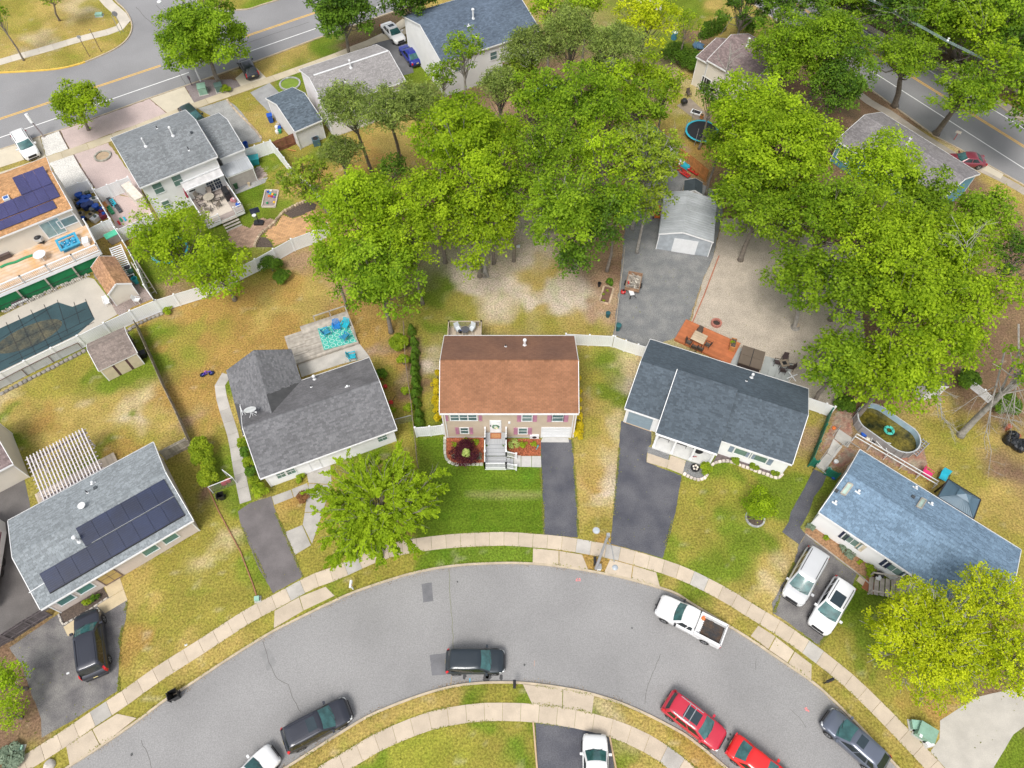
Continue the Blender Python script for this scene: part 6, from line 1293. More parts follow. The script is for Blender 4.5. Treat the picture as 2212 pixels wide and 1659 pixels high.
# ---- pergola and its deck
pg=[g(ZE,425,895,2.5),g(ZE,1335,430,2.5),g(ZE,1650,1085,2.5),g(ZE,715,1590,2.5)];o0=Vector(pg[3]);U=(Vector(pg[2])-o0);Lp=U.length;U.normalize();V=Vector((-U.y,U.x));Dp=(Vector(pg[0])-o0).dot(V)
PGW=mat('white_pergola_paint',(.64,.60,.60),.6,.06,tint=.1);PG=empty('pergola',(o0.x,o0.y,0),math.atan2(U.y,U.x),'white wooden pergola over a tan deck behind the solar-panelled house','pergola')
for i in range(18):x=.05+(Lp-.1)*i/17;mb=MB();mb.box(x-.045,x+.045,0,Dp,2.5,2.64);mb.make('rafter',PGW,PG)
for i in range(11):y=.15+(Dp-.3)*i/10;mb=MB();mb.box(-.2,Lp+.2,y-.025,y+.025,2.42,2.495);mb.make('lath',mat('grey_lath',(.50,.45,.46),.8),PG)
for y in(.35,Dp*.72,Dp-.35):mb=MB();mb.box(-.1,Lp+.1,y-.04,y+.04,2.2,2.415);mb.make('beam',mat('pergola_beam',(.30,.25,.24),.8),PG)
for x in(.3,Lp/2,Lp-.3):
 for y in(.35,Dp-.35):mb=MB();mb.box(x-.08,x+.08,y-.08,y+.08,0,2.2);mb.make('post',PGW,PG)
PD=empty('deck',(o0.x,o0.y,0),PG.rotation_euler.z,'tan board deck beneath the white pergola','deck');boards(PD,'decking',-1.2,Lp+.9,-.6,Dp*.56,.3,.28,mat('pale_deck',(.47,.40,.32),.85,.1,1,25,.12,tint=.14),'y',.15)
def place(name,label,cat,k,x,y,z=0.0,rz=0.0,group=None):
 p=g(k,x,y,z);return empty(name,(p[0],p[1],z),rz,label,cat,group)
def rz_(k,p,q,z=0):a=g(k,*p,z);b=g(k,*q,z);return math.atan2(b[1]-a[1],b[0]-a[0])
def add(root,name,m,fn,smooth=False):mb=MB();fn(mb);return mb.make(name,m,root,smooth=smooth)
def chair(label,k,x,y,z,rz,m=FABW,fm=BLACK,group=None,s=1.0):
 r=place('chair',label,'chair',k,x,y,z,rz,group)
 add(r,'seat',m,lambda b:b.box(-.24*s,.24*s,-.24*s,.24*s,.40,.44));add(r,'backrest',m,lambda b:b.q([(-.24*s,.24*s,.44),(.24*s,.24*s,.44),(.24*s,.40*s,1.0),(-.24*s,.40*s,1.0)])or b.q([(-.24*s,.25*s,.44),(-.24*s,.41*s,1.0),(.24*s,.41*s,1.0),(.24*s,.25*s,.44)]))
 for sx in(-1,1):
  add(r,'armrest',fm,lambda b:b.bar((sx*.27*s,-.24*s,.64),(sx*.27*s,.3*s,.66),.02));
  for yy in(-.24,.26):add(r,'leg',fm,lambda b:b.bar((sx*.27*s,yy*s,0),(sx*.27*s,yy*s,.64),.016))
 return r
def table(label,k,x,y,z,rz,shape='round',r=.6,w=1.2,d=.8,h=.74,m=FABW,fm=BLACK):
 t=place('table',label,'table',k,x,y,z,rz)
 if shape=='round':
  add(t,'tabletop',m,lambda b:b.lathe((0,0,h),[(r,-.03),(r,0),(.01,.005)],20))
  for a in range(4):add(t,'leg',fm,lambda b:b.bar((.55*r*math.cos(a*1.57+.78),.55*r*math.sin(a*1.57+.78),0),(.5*r*math.cos(a*1.57+.78),.5*r*math.sin(a*1.57+.78),h-.03),.02))
 else:
  if m.name=='plank_top':boards(t,'tabletop',-w/2,w/2,-d/2,d/2,h,.04,m,'x',.14)
  else:add(t,'tabletop',m,lambda b:b.box(-w/2,w/2,-d/2,d/2,h-.04,h))
  for sx in(-1,1):
   for sy in(-1,1):add(t,'leg',fm,lambda b:b.bar((sx*(w/2-.08),sy*(d/2-.08),0),(sx*(w/2-.08),sy*(d/2-.08),h-.04),.03))
 return t
# ---- deck of the white two-storey house
l6=lambda x,y,z=.75:H6.loc(g(Z2,x,y,z));a6,b6,c6,d6=l6(1395,645),l6(1830,420),l6(2070,735),l6(1600,935)
x0,x1,y0,y1=(a6[0]+d6[0])/2-.1,(b6[0]+c6[0])/2,(c6[1]+d6[1])/2,H6.w[2]-.02
DK6=empty('deck',(H6.a.x,H6.a.y,0),H6.root.rotation_euler.z,'raised taupe deck with white railings behind the white two-storey house','deck');boards(DK6,'decking',x0,x1,y0,y1,.75,.05,DECKG,'x',.15)
add(DK6,'skirt',WHITE,lambda b:b.box(x0,x1,y0-.02,y0+.02,.35,.70));s0=l6(1760,880)[0];s1=l6(1965,800)[0]
rail_between(DK6,'railing',(x0,y1-.1,.75),(x0,y0,.75));rail_between(DK6,'railing',(x0,y0,.75),(s0,y0,.75));rail_between(DK6,'railing',(s1,y0,.75),(x1,y0,.75));rail_between(DK6,'railing',(x1,y0,.75),(x1,y1-.1,.75))
for i in range(4):add(DK6,'step',WOODG,lambda b:b.box(s0,s1,y0-.3*(i+1),y0-.3*i-.04,.75-.18*(i+1)-.04,.75-.18*(i+1)))
rx=(x0*.45+x1*.55);RG_=empty('rug',lw(H6,(x0+x1)/2-.2,(y0+y1)/2,.756),H6.root.rotation_euler.z,'cream patterned rug under the patio table on the taupe deck','rug');add(RG_,'rug_top',mat('cream_rug',(.60,.53,.45),.9,.06,6),lambda b:b.box(-1.35,1.35,-1.7,1.5,0,.01))
tz=.77;tp_=l6(1650,625,.77);tb6=table('round glass table in the middle of the taupe deck',Z2,1625,620,tz,0,r=.62,m=mat('tan_glass',(.42,.38,.31),.15))
for i,(x,y)in enumerate([(1495,600),(1625,555),(1730,610),(1720,690),(1610,750),(1525,690)]):
 pa=g(Z2,x,y,tz);pb=g(Z2,1625,640,tz);chair(['patio chair left of the round glass table','patio chair at the far side of the round table, nearest the glass door','patio chair at the right of the round table','patio chair at the lower right of the round table','patio chair at the near side of the round table','patio chair at the lower left of the round table'][i],Z2,x,y,tz,math.atan2(pa[1]-pb[1],pa[0]-pb[0])-math.pi/2,group='sling chairs round the glass table',s=1.15)
r=place('covered_grill','barbecue under a black cover in the deck corner','grill',Z2,1850,560,.77,rz_(Z2,(1800,430),(1890,580)));add(r,'cover',BLACK,lambda b:(b.box(-.75,.75,-.33,.33,0,.85),b.prism([(-.6,-.25),(.6,-.25),(.6,.25),(-.6,.25)],.85,1.1)));add(r,'cover_hem',mat('cover_hem',(.05,.05,.055),.7),lambda b:b.box(-.77,.77,-.35,.35,.0,.1))
r=place('closed_umbrella','closed dark red patio umbrella by the deck corner','umbrella',Z2,1370,650,.75);add(r,'canopy',mat('wine_cloth',(.33,.03,.06),.8),lambda b:b.lathe((0,0,0),[(.08,.9),(.14,1.1),(.10,1.7),(.03,2.3),(.01,2.35)],10));add(r,'pole',WHM,lambda b:b.tube([(0,0,0),(0,0,.95)],.025,8))
for i,(x,y,m,lb)in enumerate([(1925,620,mat('pink_cloth',(.45,.2,.22),.8),'pink cloth bundle on the deck by the rail'),(1990,675,BLUEP,'blue and white toy pile on the deck by the rail')]):
 r=place('cloth_bundle',lb,'bundle',Z2,x,y,.76);add(r,'heap',m,lambda b:b.blob((0,0,.2),.3,8,5,.3));add(r,'top',WHM,lambda b:b.blob((.1,0,.4),.13,6,4,.3))
PAV=mat('orange_paver',(.55,.32,.16),.9,.06,.8,20,.08,tint=.16,world=True);PAVB=mat('brown_paver',(.38,.25,.18),.9,.1,.8,20,.1,tint=.2,world=True)
def pavers(name,pts,m,s=.3,z=.02,ang=.3,kind_parts=False):
 p=ccw(pts);mb=MB();xs_=[q[0]for q in p];ys_=[q[1]for q in p];cx0,cy0=sum(xs_)/len(xs_),sum(ys_)/len(ys_);R_=max(math.dist((cx0,cy0),q)for q in p);n=int(R_/s)+2;ca,sa=math.cos(ang),math.sin(ang)
 for i in range(-n,n+1):
  for j in range(-n*2,n*2+1):
   a=(i+.5*(j%2))*s;b=j*s*.6;x,y=cx0+a*ca-b*sa,cy0+a*sa+b*ca
   if pip(p,x,y):mb.obox((x,y),(ca,sa),(-sa,ca),s/2-.008,s*.3-.008,-.02,z+random.uniform(-.003,.003),random.random())
 o=mb.make(name,m);o['kind']='structure';return o
pavers('patio',gm([(Z3,760,1490),(Z3,940,1360),(Z3,1010,1240),(Z3,1120,1285),(Z3,1250,1250),(Z3,1430,1170),(Z3,1560,1240),(Z3,1600,1420),(Z3,1380,1440),(Z3,910,1640),(Z3,860,1560)]),PAV,.4,.022,.45)
pavers('patio',gm([(Z3,440,1380),(Z3,580,1400),(Z3,640,1330),(Z3,730,1280),(Z3,850,1290),(Z3,930,1320),(Z3,900,1400),(Z3,720,1500),(Z3,640,1659),(Z3,420,1659),(Z3,320,1600),(Z3,300,1440)]),PAVB,.36,.018,.45)
sheet('mulch_bed',gm([(Z3,1030,1215),(Z3,1180,1110),(Z3,1330,1060),(Z3,1450,1100),(Z3,1430,1165),(Z3,1250,1245),(Z3,1120,1280)]),.015,MULCHD,.03);sheet('mulch_bed',gm([(Z3,720,1525),(Z3,800,1530),(Z3,860,1600),(Z3,890,1659),(Z3,660,1659)]),.015,MULCHD,.03)
def border(label,line,m=STONE,size=.3,w=.18,h=.16,name='stone_border',group=None,closed=False):
 P=even(line,size);o0=P[0];root=empty(name,(*o0,0),0,label,'edging',group)
 for i in range(len(P)-1):
  a,b=P[i],P[i+1];L_=math.dist(a,b);ux,uy=(b[0]-a[0])/L_,(b[1]-a[1])/L_;hw_=w/2*random.uniform(.8,1.2);hl=L_/2-.02;hh=h*random.uniform(.75,1.15);poly=[]
  for c,d in((-1,-1),(0,-1.15),(1,-1),(1.05,0),(1,1),(0,1.15),(-1,1),(-1.05,0)):c*=random.uniform(.85,1);d*=random.uniform(.85,1);poly.append((ux*hl*c-uy*hw_*d,uy*hl*c+ux*hw_*d))
  mb=MB();n=len(mb.v);k=8;t=random.random();mb.v+=[(x,y,-.02)for x,y in poly]+[(x,y,hh*.75)for x,y in poly]+[(x*.72,y*.72,hh)for x,y in poly]
  for r_ in(0,8):
   for q in range(k):mb.f.append((r_+q,r_+(q+1)%k,r_+8+(q+1)%k,r_+8+q));mb.t.append(t);mb.m.append(0)
  mb.f.append(tuple(range(16,24)));mb.t.append(t);mb.m.append(0);mb.make('stone',m,root,loc=((a[0]+b[0])/2-o0[0],(a[1]+b[1])/2-o0[1],0))
 return root
border('tan stone wall curving between the lawn and the orange patio',smooth_line(gm([(Z3,1320,1060),(Z3,1180,1120),(Z3,1020,1210),(Z3,950,1290),(Z3,860,1390),(Z3,740,1480),(Z3,680,1570),(Z3,650,1659)])),mat('tan_wall_stone',(.48,.38,.27),.9,.1,4,20,.12,tint=.25),.32,.26,.3,'stone_wall')
SB=place('sandbox','white-framed sandbox full of bright toys on the green lawn','sandbox',Z3,848,1030,0,rz_(Z3,(740,1140),(915,1140)));sa_=[SB.location];
sbp=gm([(Z3,742,1140),(Z3,915,1140),(Z3,960,930),(Z3,790,925)]);o=Vector(sbp[0]);SB.location=(o.x,o.y,0);SB.rotation_euler=(0,0,0);pl=[(p[0]-o.x,p[1]-o.y)for p in sbp]
for i in range(4):add(SB,'board',mat('sandbox_board',(.55,.48,.42),.8),lambda b:b.bar((*pl[i],.1),(*pl[(i+1)%4],.1),.06,h=.1))
add(SB,'sand',mat('grey_sand',(.30,.25,.23),.95,.15,4,30,.2),lambda b:b.prism(ccw([(x*.96+.03,y*.96+.03)for x,y in pl]),0,.07))
for i,(x,y,m,c)in enumerate([(820,945,BLUEP,'blue'),(850,965,TURQ,'turquoise'),(835,1000,ORANGEP,'orange'),(880,975,YELLOWP,'yellow'),(900,1015,mat('violet_plastic',(.2,.1,.45),.5),'violet'),(870,1005,REDP,'red'),(810,1090,GREENP,'green'),(900,1080,YELLOWP,'small yellow'),(860,930,WHM,'white'),(915,985,GREENP,'green right-hand')]):
 r=place('toy',c+' toy lying in the white-framed sandbox','toy',Z3,x,y,.08);add(r,'toy_body',m,lambda b:b.lathe((0,0,0),[(.10,0),(.14,.12),(.12,.16)],8));add(r,'toy_handle',m,lambda b:b.bar((-.12,0,.14),(.14,.05,.22),.02))
r=place('basketball_hoop','portable basketball hoop with black base on the brown patio','hoop',Z3,705,1345,.02);hp_=Vector(g(Z3,640,1170,2.9))-r.location.xy
add(r,'base',BLACK,lambda b:b.prism(ccw([(-.5,-.35),(.5,-.35),(.55,.25),(0,.45),(-.55,.25)]),0,.2));add(r,'pole',BLACK,lambda b:b.bar((0,0,.15),(hp_.x*.8,hp_.y*.8,2.7),.04))
add(r,'backboard',mat('navy_board',(.02,.03,.07),.4),lambda b:b.obox((hp_.x,hp_.y),(.9,.4),(-.4,.9),.5,.03,2.4,3.1));add(r,'rim',WHM,lambda b:b.lathe((hp_.x-.1,hp_.y-.35,2.4),[(.23,0),(.23,.03)],12));add(r,'net',CHAIN,lambda b:b.lathe((hp_.x-.1,hp_.y-.35,1.95),[(.14,0),(.22,.45)],10))
def bin_(label,k,x,y,m,s=1.0,z=0,rz=0,lid=True,group=None,name='bin'):
 r=place(name,label,'bin',k,x,y,z,rz,group);add(r,'body',m,lambda b:b.lathe((0,0,0),[(.22*s,0),(.29*s,.75*s),(.31*s,.78*s)]if lid else[(.22*s,0),(.29*s,.75*s),(.31*s,.78*s),(.27*s,.77*s),(.2*s,.15*s)],14))
 if lid:add(r,'lid',m,lambda b:b.lathe((0,0,.79*s),[(.32*s,0),(.30*s,.05*s),(.01,.08*s)],14));add(r,'handle',m,lambda b:b.bar((-.3*s,0,.70*s),(.3*s,0,.70*s),.03))
 return r
def cart(label,k,x,y,m,lidm,rz=0,z=0,lying=False,wd=.6,dp=.65,h=1.0,name='wheelie_bin',openlid=False):
 r=place(name,label,'bin',k,x,y,z,rz)
 if lying:r.rotation_euler=(math.radians(88),0,rz);r.location.z+=.32
 def bd(b):
  n=len(b.v);
  for zz_,s in((.05,.78),(h,1)):b.v+=[(-wd/2*s,-dp/2*s,zz_),(wd/2*s,-dp/2*s,zz_),(wd/2*s,dp/2*s,zz_),(-wd/2*s,dp/2*s,zz_)]
  for f_ in((3,2,1,0),(0,1,5,4),(1,2,6,5),(2,3,7,6),(3,0,4,7)):b.f.append(tuple(n+i for i in f_));b.t.append(.5);b.m.append(0)
  if not openlid:b.f.append((n+4,n+5,n+6,n+7));b.t.append(.5);b.m.append(0)
  else:b.box(-wd/2-.02,wd/2+.02,-dp/2-.03,-dp/2,h-.06,h);b.box(-wd/2-.02,wd/2+.02,dp/2,dp/2+.03,h-.06,h)
 add(r,'body',m,bd)
 if openlid:add(r,'lid',lidm,lambda b:b.obox((-wd/2-.1,0),(1,0),(0,1),.03,dp/2,.3,h))
 else:add(r,'lid',lidm,lambda b:(b.box(-wd/2-.03,wd/2+.03,-dp/2-.03,dp/2+.05,h+.002,h+.06)))
 for sx in(-1,1):add(r,'wheel',BLACK,lambda b:b.tube([(sx*(wd/2-.02),dp/2-.1,.12),(sx*(wd/2+.03),dp/2-.1,.12)],.12,12))
 return r
cart('black wheelie bin with lid open standing in the gutter at lower left',6,1150,1195,BLACK,BLACK,.5,Z_ROAD,openlid=True);cart('blue recycling bin leaning on the garage wall',0,1760,790,BLUEP,BLUEP,.3);bin_('blue round recycling tub by the white gate',0,1600,958,BLUEP,1.0,lid=False)
cart('large green-lidded storage bin under the maple by the white gate',Z1,1500,1010,mat('grey_body',(.30,.28,.27),.6),mat('green_lid',(.08,.45,.28),.5),rz_(Z1,(1490,1050),(1590,1000)),wd=1.3,dp=.8,h=1.1,name='storage_bin');cart('teal covered storage box beside the lean-to shed',Z3,650,575,TEALP,TEALP,rz_(Z3,(590,540),(690,520)),wd=1.3,dp=.9,h=.9,name='storage_box')
bin_('green planter with pale lid in front of the lean-to shed',Z3,412,890,mat('dark_green',(.03,.09,.04),.7),.9,name='planter');bin_('small cream bucket in front of the lean-to shed',Z3,580,860,mat('cream_bucket',(.62,.52,.36),.6),.55,lid=False,name='bucket')
pavers('patio',gm([(Z3,630,640),(Z3,720,600),(Z3,820,740),(Z3,680,790)]),mat('mixed_paver',(.34,.27,.24),.9,.2,2,20,.1,tint=.3,world=True),.3,.02,.45);sheet('gravel',gm([(Z3,390,960),(Z3,640,800),(Z3,820,745),(Z3,780,820),(Z3,420,965)]),.012,MATS['road_gravel'],.03);sheet('gravel',gm([(Z3,350,880),(Z3,640,800),(Z3,660,830),(Z3,400,960)]),.008,GRAVG,.03)
r=place('air_conditioner','blue-grey air conditioner by the garage back wall','machine',Z3,1452,320,0,.4);add(r,'cabinet',mat('slate_cabinet',(.07,.13,.16),.5),lambda b:b.box(-.42,.42,-.42,.42,0,.85));add(r,'fan_grille',BLACK,lambda b:b.lathe((0,0,.852),[(.36,0),(.34,.02),(.05,.03)],16))
for i,(x,y,s_)in enumerate([(940,125,WHM),(975,130,BLUEP),(978,172,GREENP),(945,180,WHM),(1010,60,mat('maroon_plastic',(.25,.03,.05),.6)),(955,90,WOODG)]):
 r=place('garden_clutter',['white can in the clutter beside the garage','blue tub in the clutter beside the garage','green tub in the clutter beside the garage','white jug in the clutter beside the garage','maroon stand against the garage wall','wooden crate in the clutter beside the garage'][i],'clutter',Z3,x,y);add(r,'piece',s_,lambda b:b.lathe((0,0,0),[(.2,0),(.26,.3),(.2,.4)],8));add(r,'rim',s_,lambda b:b.lathe((0,0,.38),[(.24,0),(.24,.04)],8))
for i,(p,q_)in enumerate([((1050,260),(1120,320)),((1060,300),(1100,350)),((1075,390),(1180,410))]):
 a,b_=g(Z3,*p,.1),g(Z3,*q_,.1);mb=MB();mb.bar((a[0],a[1],.08+.02*i),(b_[0],b_[1],.08+.02*i),.05,h=.03);tag(mb.make('plank',WOODO),['long loose plank inside the red-brown gate','short loose plank inside the red-brown gate','loose plank lying on the grass below the red-brown gate'][i],'plank')
# ---- deck and clutter of the orange-roofed house
DK7=empty('deck',(H7.a.x,H7.a.y,0),H7.root.rotation_euler.z,'high tan deck with white balustrade above the covered pool','deck');l7=lambda x,y,z=2.2:H7.loc(g(Z1,x,y,z));rL,rR=l7(0,1560,3.15),l7(1245,1050,3.15);yr7=(rL[1]+rR[1])/2;xr7=rR[0];xl7=-3.0
boards(DK7,'decking',xl7,xr7,yr7,H7.w[2]-.03,2.2,.05,WOODT,'x',.15);
n7=6
for i in range(n7):
 a=xl7+(xr7-xl7)*i/n7;b_=xl7+(xr7-xl7)*(i+1)/n7;rail_between(DK7,'railing',(a,yr7,2.2),(b_,yr7,2.2),step=.16,rail=.06)
rail_between(DK7,'railing',(xr7,yr7,2.2),(xr7,H7.w[2]-.3,2.2),step=.16)
add(DK7,'fascia',WHITE,lambda b:b.box(xl7,xr7,yr7-.06,yr7-.01,1.75,2.15))
GRS=mat('green_screen_cloth',(.003,.17,.055),.7,.1);add(DK7,'screen',GRS,lambda b:b.box(xl7,xr7-.2,yr7+.12,yr7+.17,0,2.1))
for i in range(6):x=xl7+1+(xr7-xl7-1.4)*i/5;add(DK7,'post',WOODG,lambda b:b.box(x-.08,x+.08,yr7-.14,yr7+.02,0,1.74))
add(DK7,'lower_fence',BLACK,lambda b:[b.bar((xl7+.2*i,yr7-.45,0),(xl7+.2*i,yr7-.45,1.1),.012)for i in range(int((xr7-xl7)/.2))]and b.bar((xl7,yr7-.45,1.1),(xr7,yr7-.45,1.1),.02))['kind']='stuff'
HT=place('hot_tub','bright blue empty hot tub shell on the tan deck','hot tub',Z1,875,1005,2.8,rz_(Z1,(765,1145),(1050,1020),2.8));BT=mat('bright_blue_shell',(.06,.36,.56),.25,.06,2)
add(HT,'rim',BT,lambda b:(b.box(-1.05,1.05,-.95,-.72,-.12,0),b.box(-1.05,1.05,.72,.95,-.12,0),b.box(-1.05,-.82,-.72,.72,-.12,0),b.box(.82,1.05,-.72,.72,-.12,0)));add(HT,'basin',mat('blue_basin',(.03,.22,.38),.2,.2,3),lambda b:b.box(-.82,.82,-.72,.72,-.55,-.35))
for i in range(5):add(HT,'moulded_seat',BT,lambda b:b.blob((-.6+.3*i,.35*(-1)**i,-.3),.24,8,5,.15))
for i in range(6):add(HT,'jet',WHM,lambda b:b.lathe((-.55+.22*i,-.1+.3*math.sin(i*2),-.13),[(.05,0),(.03,.02)],8))
add(HT,'plinth',WOODG,lambda b:b.box(-.9,.9,-.8,.8,-.6,-.55))
table('white round table on the tan deck',Z1,558,1235,2.25,0,r=.62,m=WHM,fm=WHM)
r=place('grill','round black and silver barbecue by the glass doors','grill',Z1,540,1020,2.22);add(r,'bowl',mat('steel_bowl',(.55,.56,.57),.35),lambda b:b.box(-.4,.4,-.3,.3,.45,.8));add(r,'lid',BLACK,lambda b:b.lathe((0,0,.8),[(.38,0),(.33,.14),(.15,.24),(.01,.25)],14));add(r,'stand',BLACK,lambda b:[b.bar((sx*.3,sy*.22,0),(sx*.3,sy*.22,.45),.02)for sx in(-1,1)for sy in(-1,1)]and b.box(-.35,.35,-.25,.25,.1,.13))
for i,(x,y,m)in enumerate([(145,1160,FABW),(235,1085,BLACK),(335,1060,FABW),(425,1020,FABW),(40,1230,BLACK)]):
 if i==4:
  r=place('storage_box','dark brown storage box on the tan deck at the left edge','box',Z1,60,1215,2.22,H7.root.rotation_euler.z);add(r,'box_body',mat('dark_brown_plastic',(.09,.065,.06),.6),lambda b:b.box(-.7,.7,-.35,.35,0,.5));add(r,'box_lid',mat('dark_brown_lid',(.11,.08,.075),.5),lambda b:b.box(-.73,.73,-.38,.38,.502,.56))
 else:chair(['tan folding chair leaning by the left wall','black wire chair between the tan chairs','tan chair second from the grill on the tan deck','tan chair beside the grill on the tan deck'][i],Z1,x,y,2.22,H7.root.rotation_euler.z+.1,m,group='chairs along the house wall on the tan deck')
mb=MB();pth=[Vector((*g(Z1,x,y,2.3),2.27))for x,y in[(0,1340),(80,1300),(200,1270),(320,1215),(420,1180)]];
for a,b_ in zip(pth,pth[1:]):mb.bar(a,b_,.13,h=.05)
tag(mb.make('rolled_umbrella',GREENP),'long green and white rolled awning lying on the tan deck','awning');r=place('cooler','white cooler box at the corner of the tan deck','cooler',Z1,1130,1030,2.22,.4);add(r,'cooler_body',WHM,lambda b:b.box(-.3,.3,-.45,.45,0,.45));add(r,'cooler_lid',WHM,lambda b:b.box(-.32,.32,-.47,.47,.452,.52))
rj=random.Random(3);jm=[BLUEP,BLUEP,mat('navy_plastic',(.02,.05,.2),.5),TEALP,mat('grey_plastic',(.15,.17,.18),.6),mat('khaki_cloth',(.3,.26,.18),.9),WHM,mat('wine_plastic',(.2,.03,.06),.6),BLACK,mat('grey_green_tub',(.12,.16,.14),.6)]
names_=['grey lidded tub at the top','second grey lidded tub at the top','green-grey lidded tub','big blue tub','second blue tub beside the fence','open blue barrel','small bright blue barrel','dark blue crate','navy bin in the middle','teal tote','grey metal can','blue crate by the rail','khaki bag at the left','black motor part','cream planter','stack of poles','white table top','wine-red basket','brown crate','black tray','wooden frame']
jp=[(1110,365,9),(1065,400,9),(1150,400,9),(1050,450,0),(1110,470,1),(1095,530,1),(1160,530,0),(1175,460,0),(1130,590,2),(1200,560,2),(1215,620,4),(1265,590,1),(1000,500,5),(1030,560,8),(1190,700,5),(1250,730,6),(1230,490,6),(1360,690,7),(1330,620,7),(1090,730,8),(1060,680,5)]
for(x,y,mi),nm in zip(jp,names_):
 r=place('yard_clutter',nm+' in the cluttered side yard of the orange-roofed house','clutter',Z1,x,y,0,rj.uniform(0,1.5));s=rj.uniform(.8,1.2)
 if mi in(0,1,2,9,4):add(r,'tub',jm[mi],lambda b:b.lathe((0,0,0),[(.28*s,0),(.36*s,.55*s),(.38*s,.6*s)],12));add(r,'tub_lid',jm[mi],lambda b:b.lathe((0,0,.602*s),[(.38*s,0),(.3*s,.05),(.02,.06)],12))
 else:add(r,'heap',jm[mi],lambda b:b.box(-.4*s,.4*s,-.28*s,.28*s,0,.4*s));add(r,'heap_top',jm[(mi+3)%10],lambda b:b.blob((.1,0,.45*s),.2,7,4,.3))
for i,(x,y,m,lb)in enumerate([(1380,560,WOODO,'orange plank leaning on the white fence'),(1440,500,mat('dark_metal_bits',(.06,.07,.08),.5),'dark metal rack on the pink gravel'),(1480,520,TURQ,'turquoise tray on the dark rack'),(1440,610,GREENP,'green folded sheet beside the dark rack'),(1540,590,mat('dark_metal_bits',(.06,.07,.08),.5),'black pallet on the pink gravel'),(1570,730,GREENP,'small green toy on the pink gravel'),(1545,770,REDP,'red toy beside the white fence end'),(1620,720,TURQ,'turquoise toy on the pink gravel')]):
 r=place('side_yard_item',lb,'clutter',Z1,x,y,0,-.9);s=.5 if 'toy' in lb else 1;add(r,'item_body',m,lambda b:b.box(-.7*s,.7*s,-.2*s,.2*s,0,.25*s));add(r,'item_top',m,lambda b:[b.box(-.6*s+.3*s*i_,-.5*s+.3*s*i_,-.22*s,.22*s,.255*s,.3*s)for i_ in range(4)]and None)
r=place('garden_shed_box','long cream resin storage shed against the white house wall','shed',Z1,1760,430,.6,rz_(Z1,(1650,320),(1840,520)));add(r,'body',CREAM,lambda b:b.box(-1.6,1.6,-.45,.45,-.6,.9));add(r,'lid',mat('cream_lid',(.66,.60,.52),.6),lambda b:b.box(-1.65,1.65,-.5,.5,.902,.98))
r=place('stairs','white slatted stairs beside the worn orange-tan shed','stairs',Z1,1600,1300,.5,rz_(Z1,(1510,1105),(1600,1350)))
for i in range(16):add(r,'tread',WHM,lambda b:b.box(-1.9+i*.25,-1.9+i*.25+.12,-.55,.55,.9-i*.06,.95-i*.06))
for sy in(-1,1):add(r,'stringer',WHM,lambda b:b.bar((-2,sy*.58,.85),(2.1,sy*.58,-.1),.04,h=.1))
bin_('dark green rubbish bin behind the white fence near the pool',Z1,1730,1450,mat('bottle_green',(.01,.06,.04),.5),1.0);bin_('black bin behind the white fence near the pool',Z1,1690,1400,BLACK,1.0);bin_('teal tub behind the white fence near the pool',Z1,1775,1545,TEALP,1.0,lid=False)
r=place('trellis','tan wooden trellis leaning across the fence corner','trellis',Z1,1920,1560,0,rz_(Z1,(1770,1350),(1960,1659)));add(r,'stile',WOODG,lambda b:b.bar((-2.2,-.25,1.6),(2,-.25,.2),.05));add(r,'stile',WOODG,lambda b:b.bar((-2.2,.25,1.6),(2,.25,.2),.05));
for i in range(7):add(r,'rung',WOODG,lambda b:b.bar((-1.9+i*.6,-.25,1.5-i*.2),(-1.9+i*.6,.25,1.5-i*.2),.04))
# ---- covered pool
POOLC=mat('pool_cover',(.03,.065,.075),.55,.15,.5,15,.15,world=True);sheet('pool_deck',[along(g(3,560,135),g(3,0,395),10)]+gm([(3,0,395),(3,230,280),(3,560,135),(3,610,150),(3,690,255),(3,760,380),(3,600,470),(3,330,605),(3,0,770)])+[along(g(3,330,605),g(3,0,770),10)],.014,mat('pool_concrete',(.47,.43,.37),.85,.06,.6,20,.08,world=True),.0)
PLC=empty('swimming_pool',(*g(3,300,480),0),0,'in-ground pool under a dark teal safety cover with a dark puddle','pool');pc=[(p[0]-PLC.location.x,p[1]-PLC.location.y)for p in pool_c]
add(PLC,'cover',POOLC,lambda b:b.prism(ccw(pc),-.05,.028))
ctr=g(3,190,520);mb=MB();mb.q([(ctr[0]-PLC.location.x+2.9*math.cos(a)*.95+.6*math.sin(a),ctr[1]-PLC.location.y+1.9*math.sin(a)+1.0*math.cos(a),.033)for a in np.linspace(0,2*math.pi,28)[:-1]]);mb.make('puddle',mat('dark_puddle',(.035,.045,.04),.12,.4,.8,6,.3,col2=(.11,.10,.06),spec=.6),PLC)
for i in range(9):
 a,b_=[(3,40,430+i*0),(3,150,690)][0],None
for(p,q_)in[((40,430),(150,675)),((118,385),(235,640)),((200,350),(320,595)),((285,315),(405,560)),((372,285),(440,500)),((480,300),(520,440)),((553,280),(605,400)),((0,610),(555,345)),((0,540),(340,330)),((0,690),(600,400)),((60,700),(610,430))]:
 a,b_=g(3,*p),g(3,*q_);add(PLC,'strap',BLACK,lambda b:b.bar((a[0]-PLC.location.x,a[1]-PLC.location.y,.036),(b_[0]-PLC.location.x,b_[1]-PLC.location.y,.036),.025,h=.005))
r=place('garden_bench','white slatted bench with dark seat beside the covered pool','bench',3,135,300,0,H7.root.rotation_euler.z);add(r,'seat',mat('dark_cushion',(.08,.05,.06),.8),lambda b:b.box(-.75,.75,-.3,.3,.4,.46));add(r,'seat_frame',WHM,lambda b:b.box(-.8,.8,-.38,-.3,.25,.45));
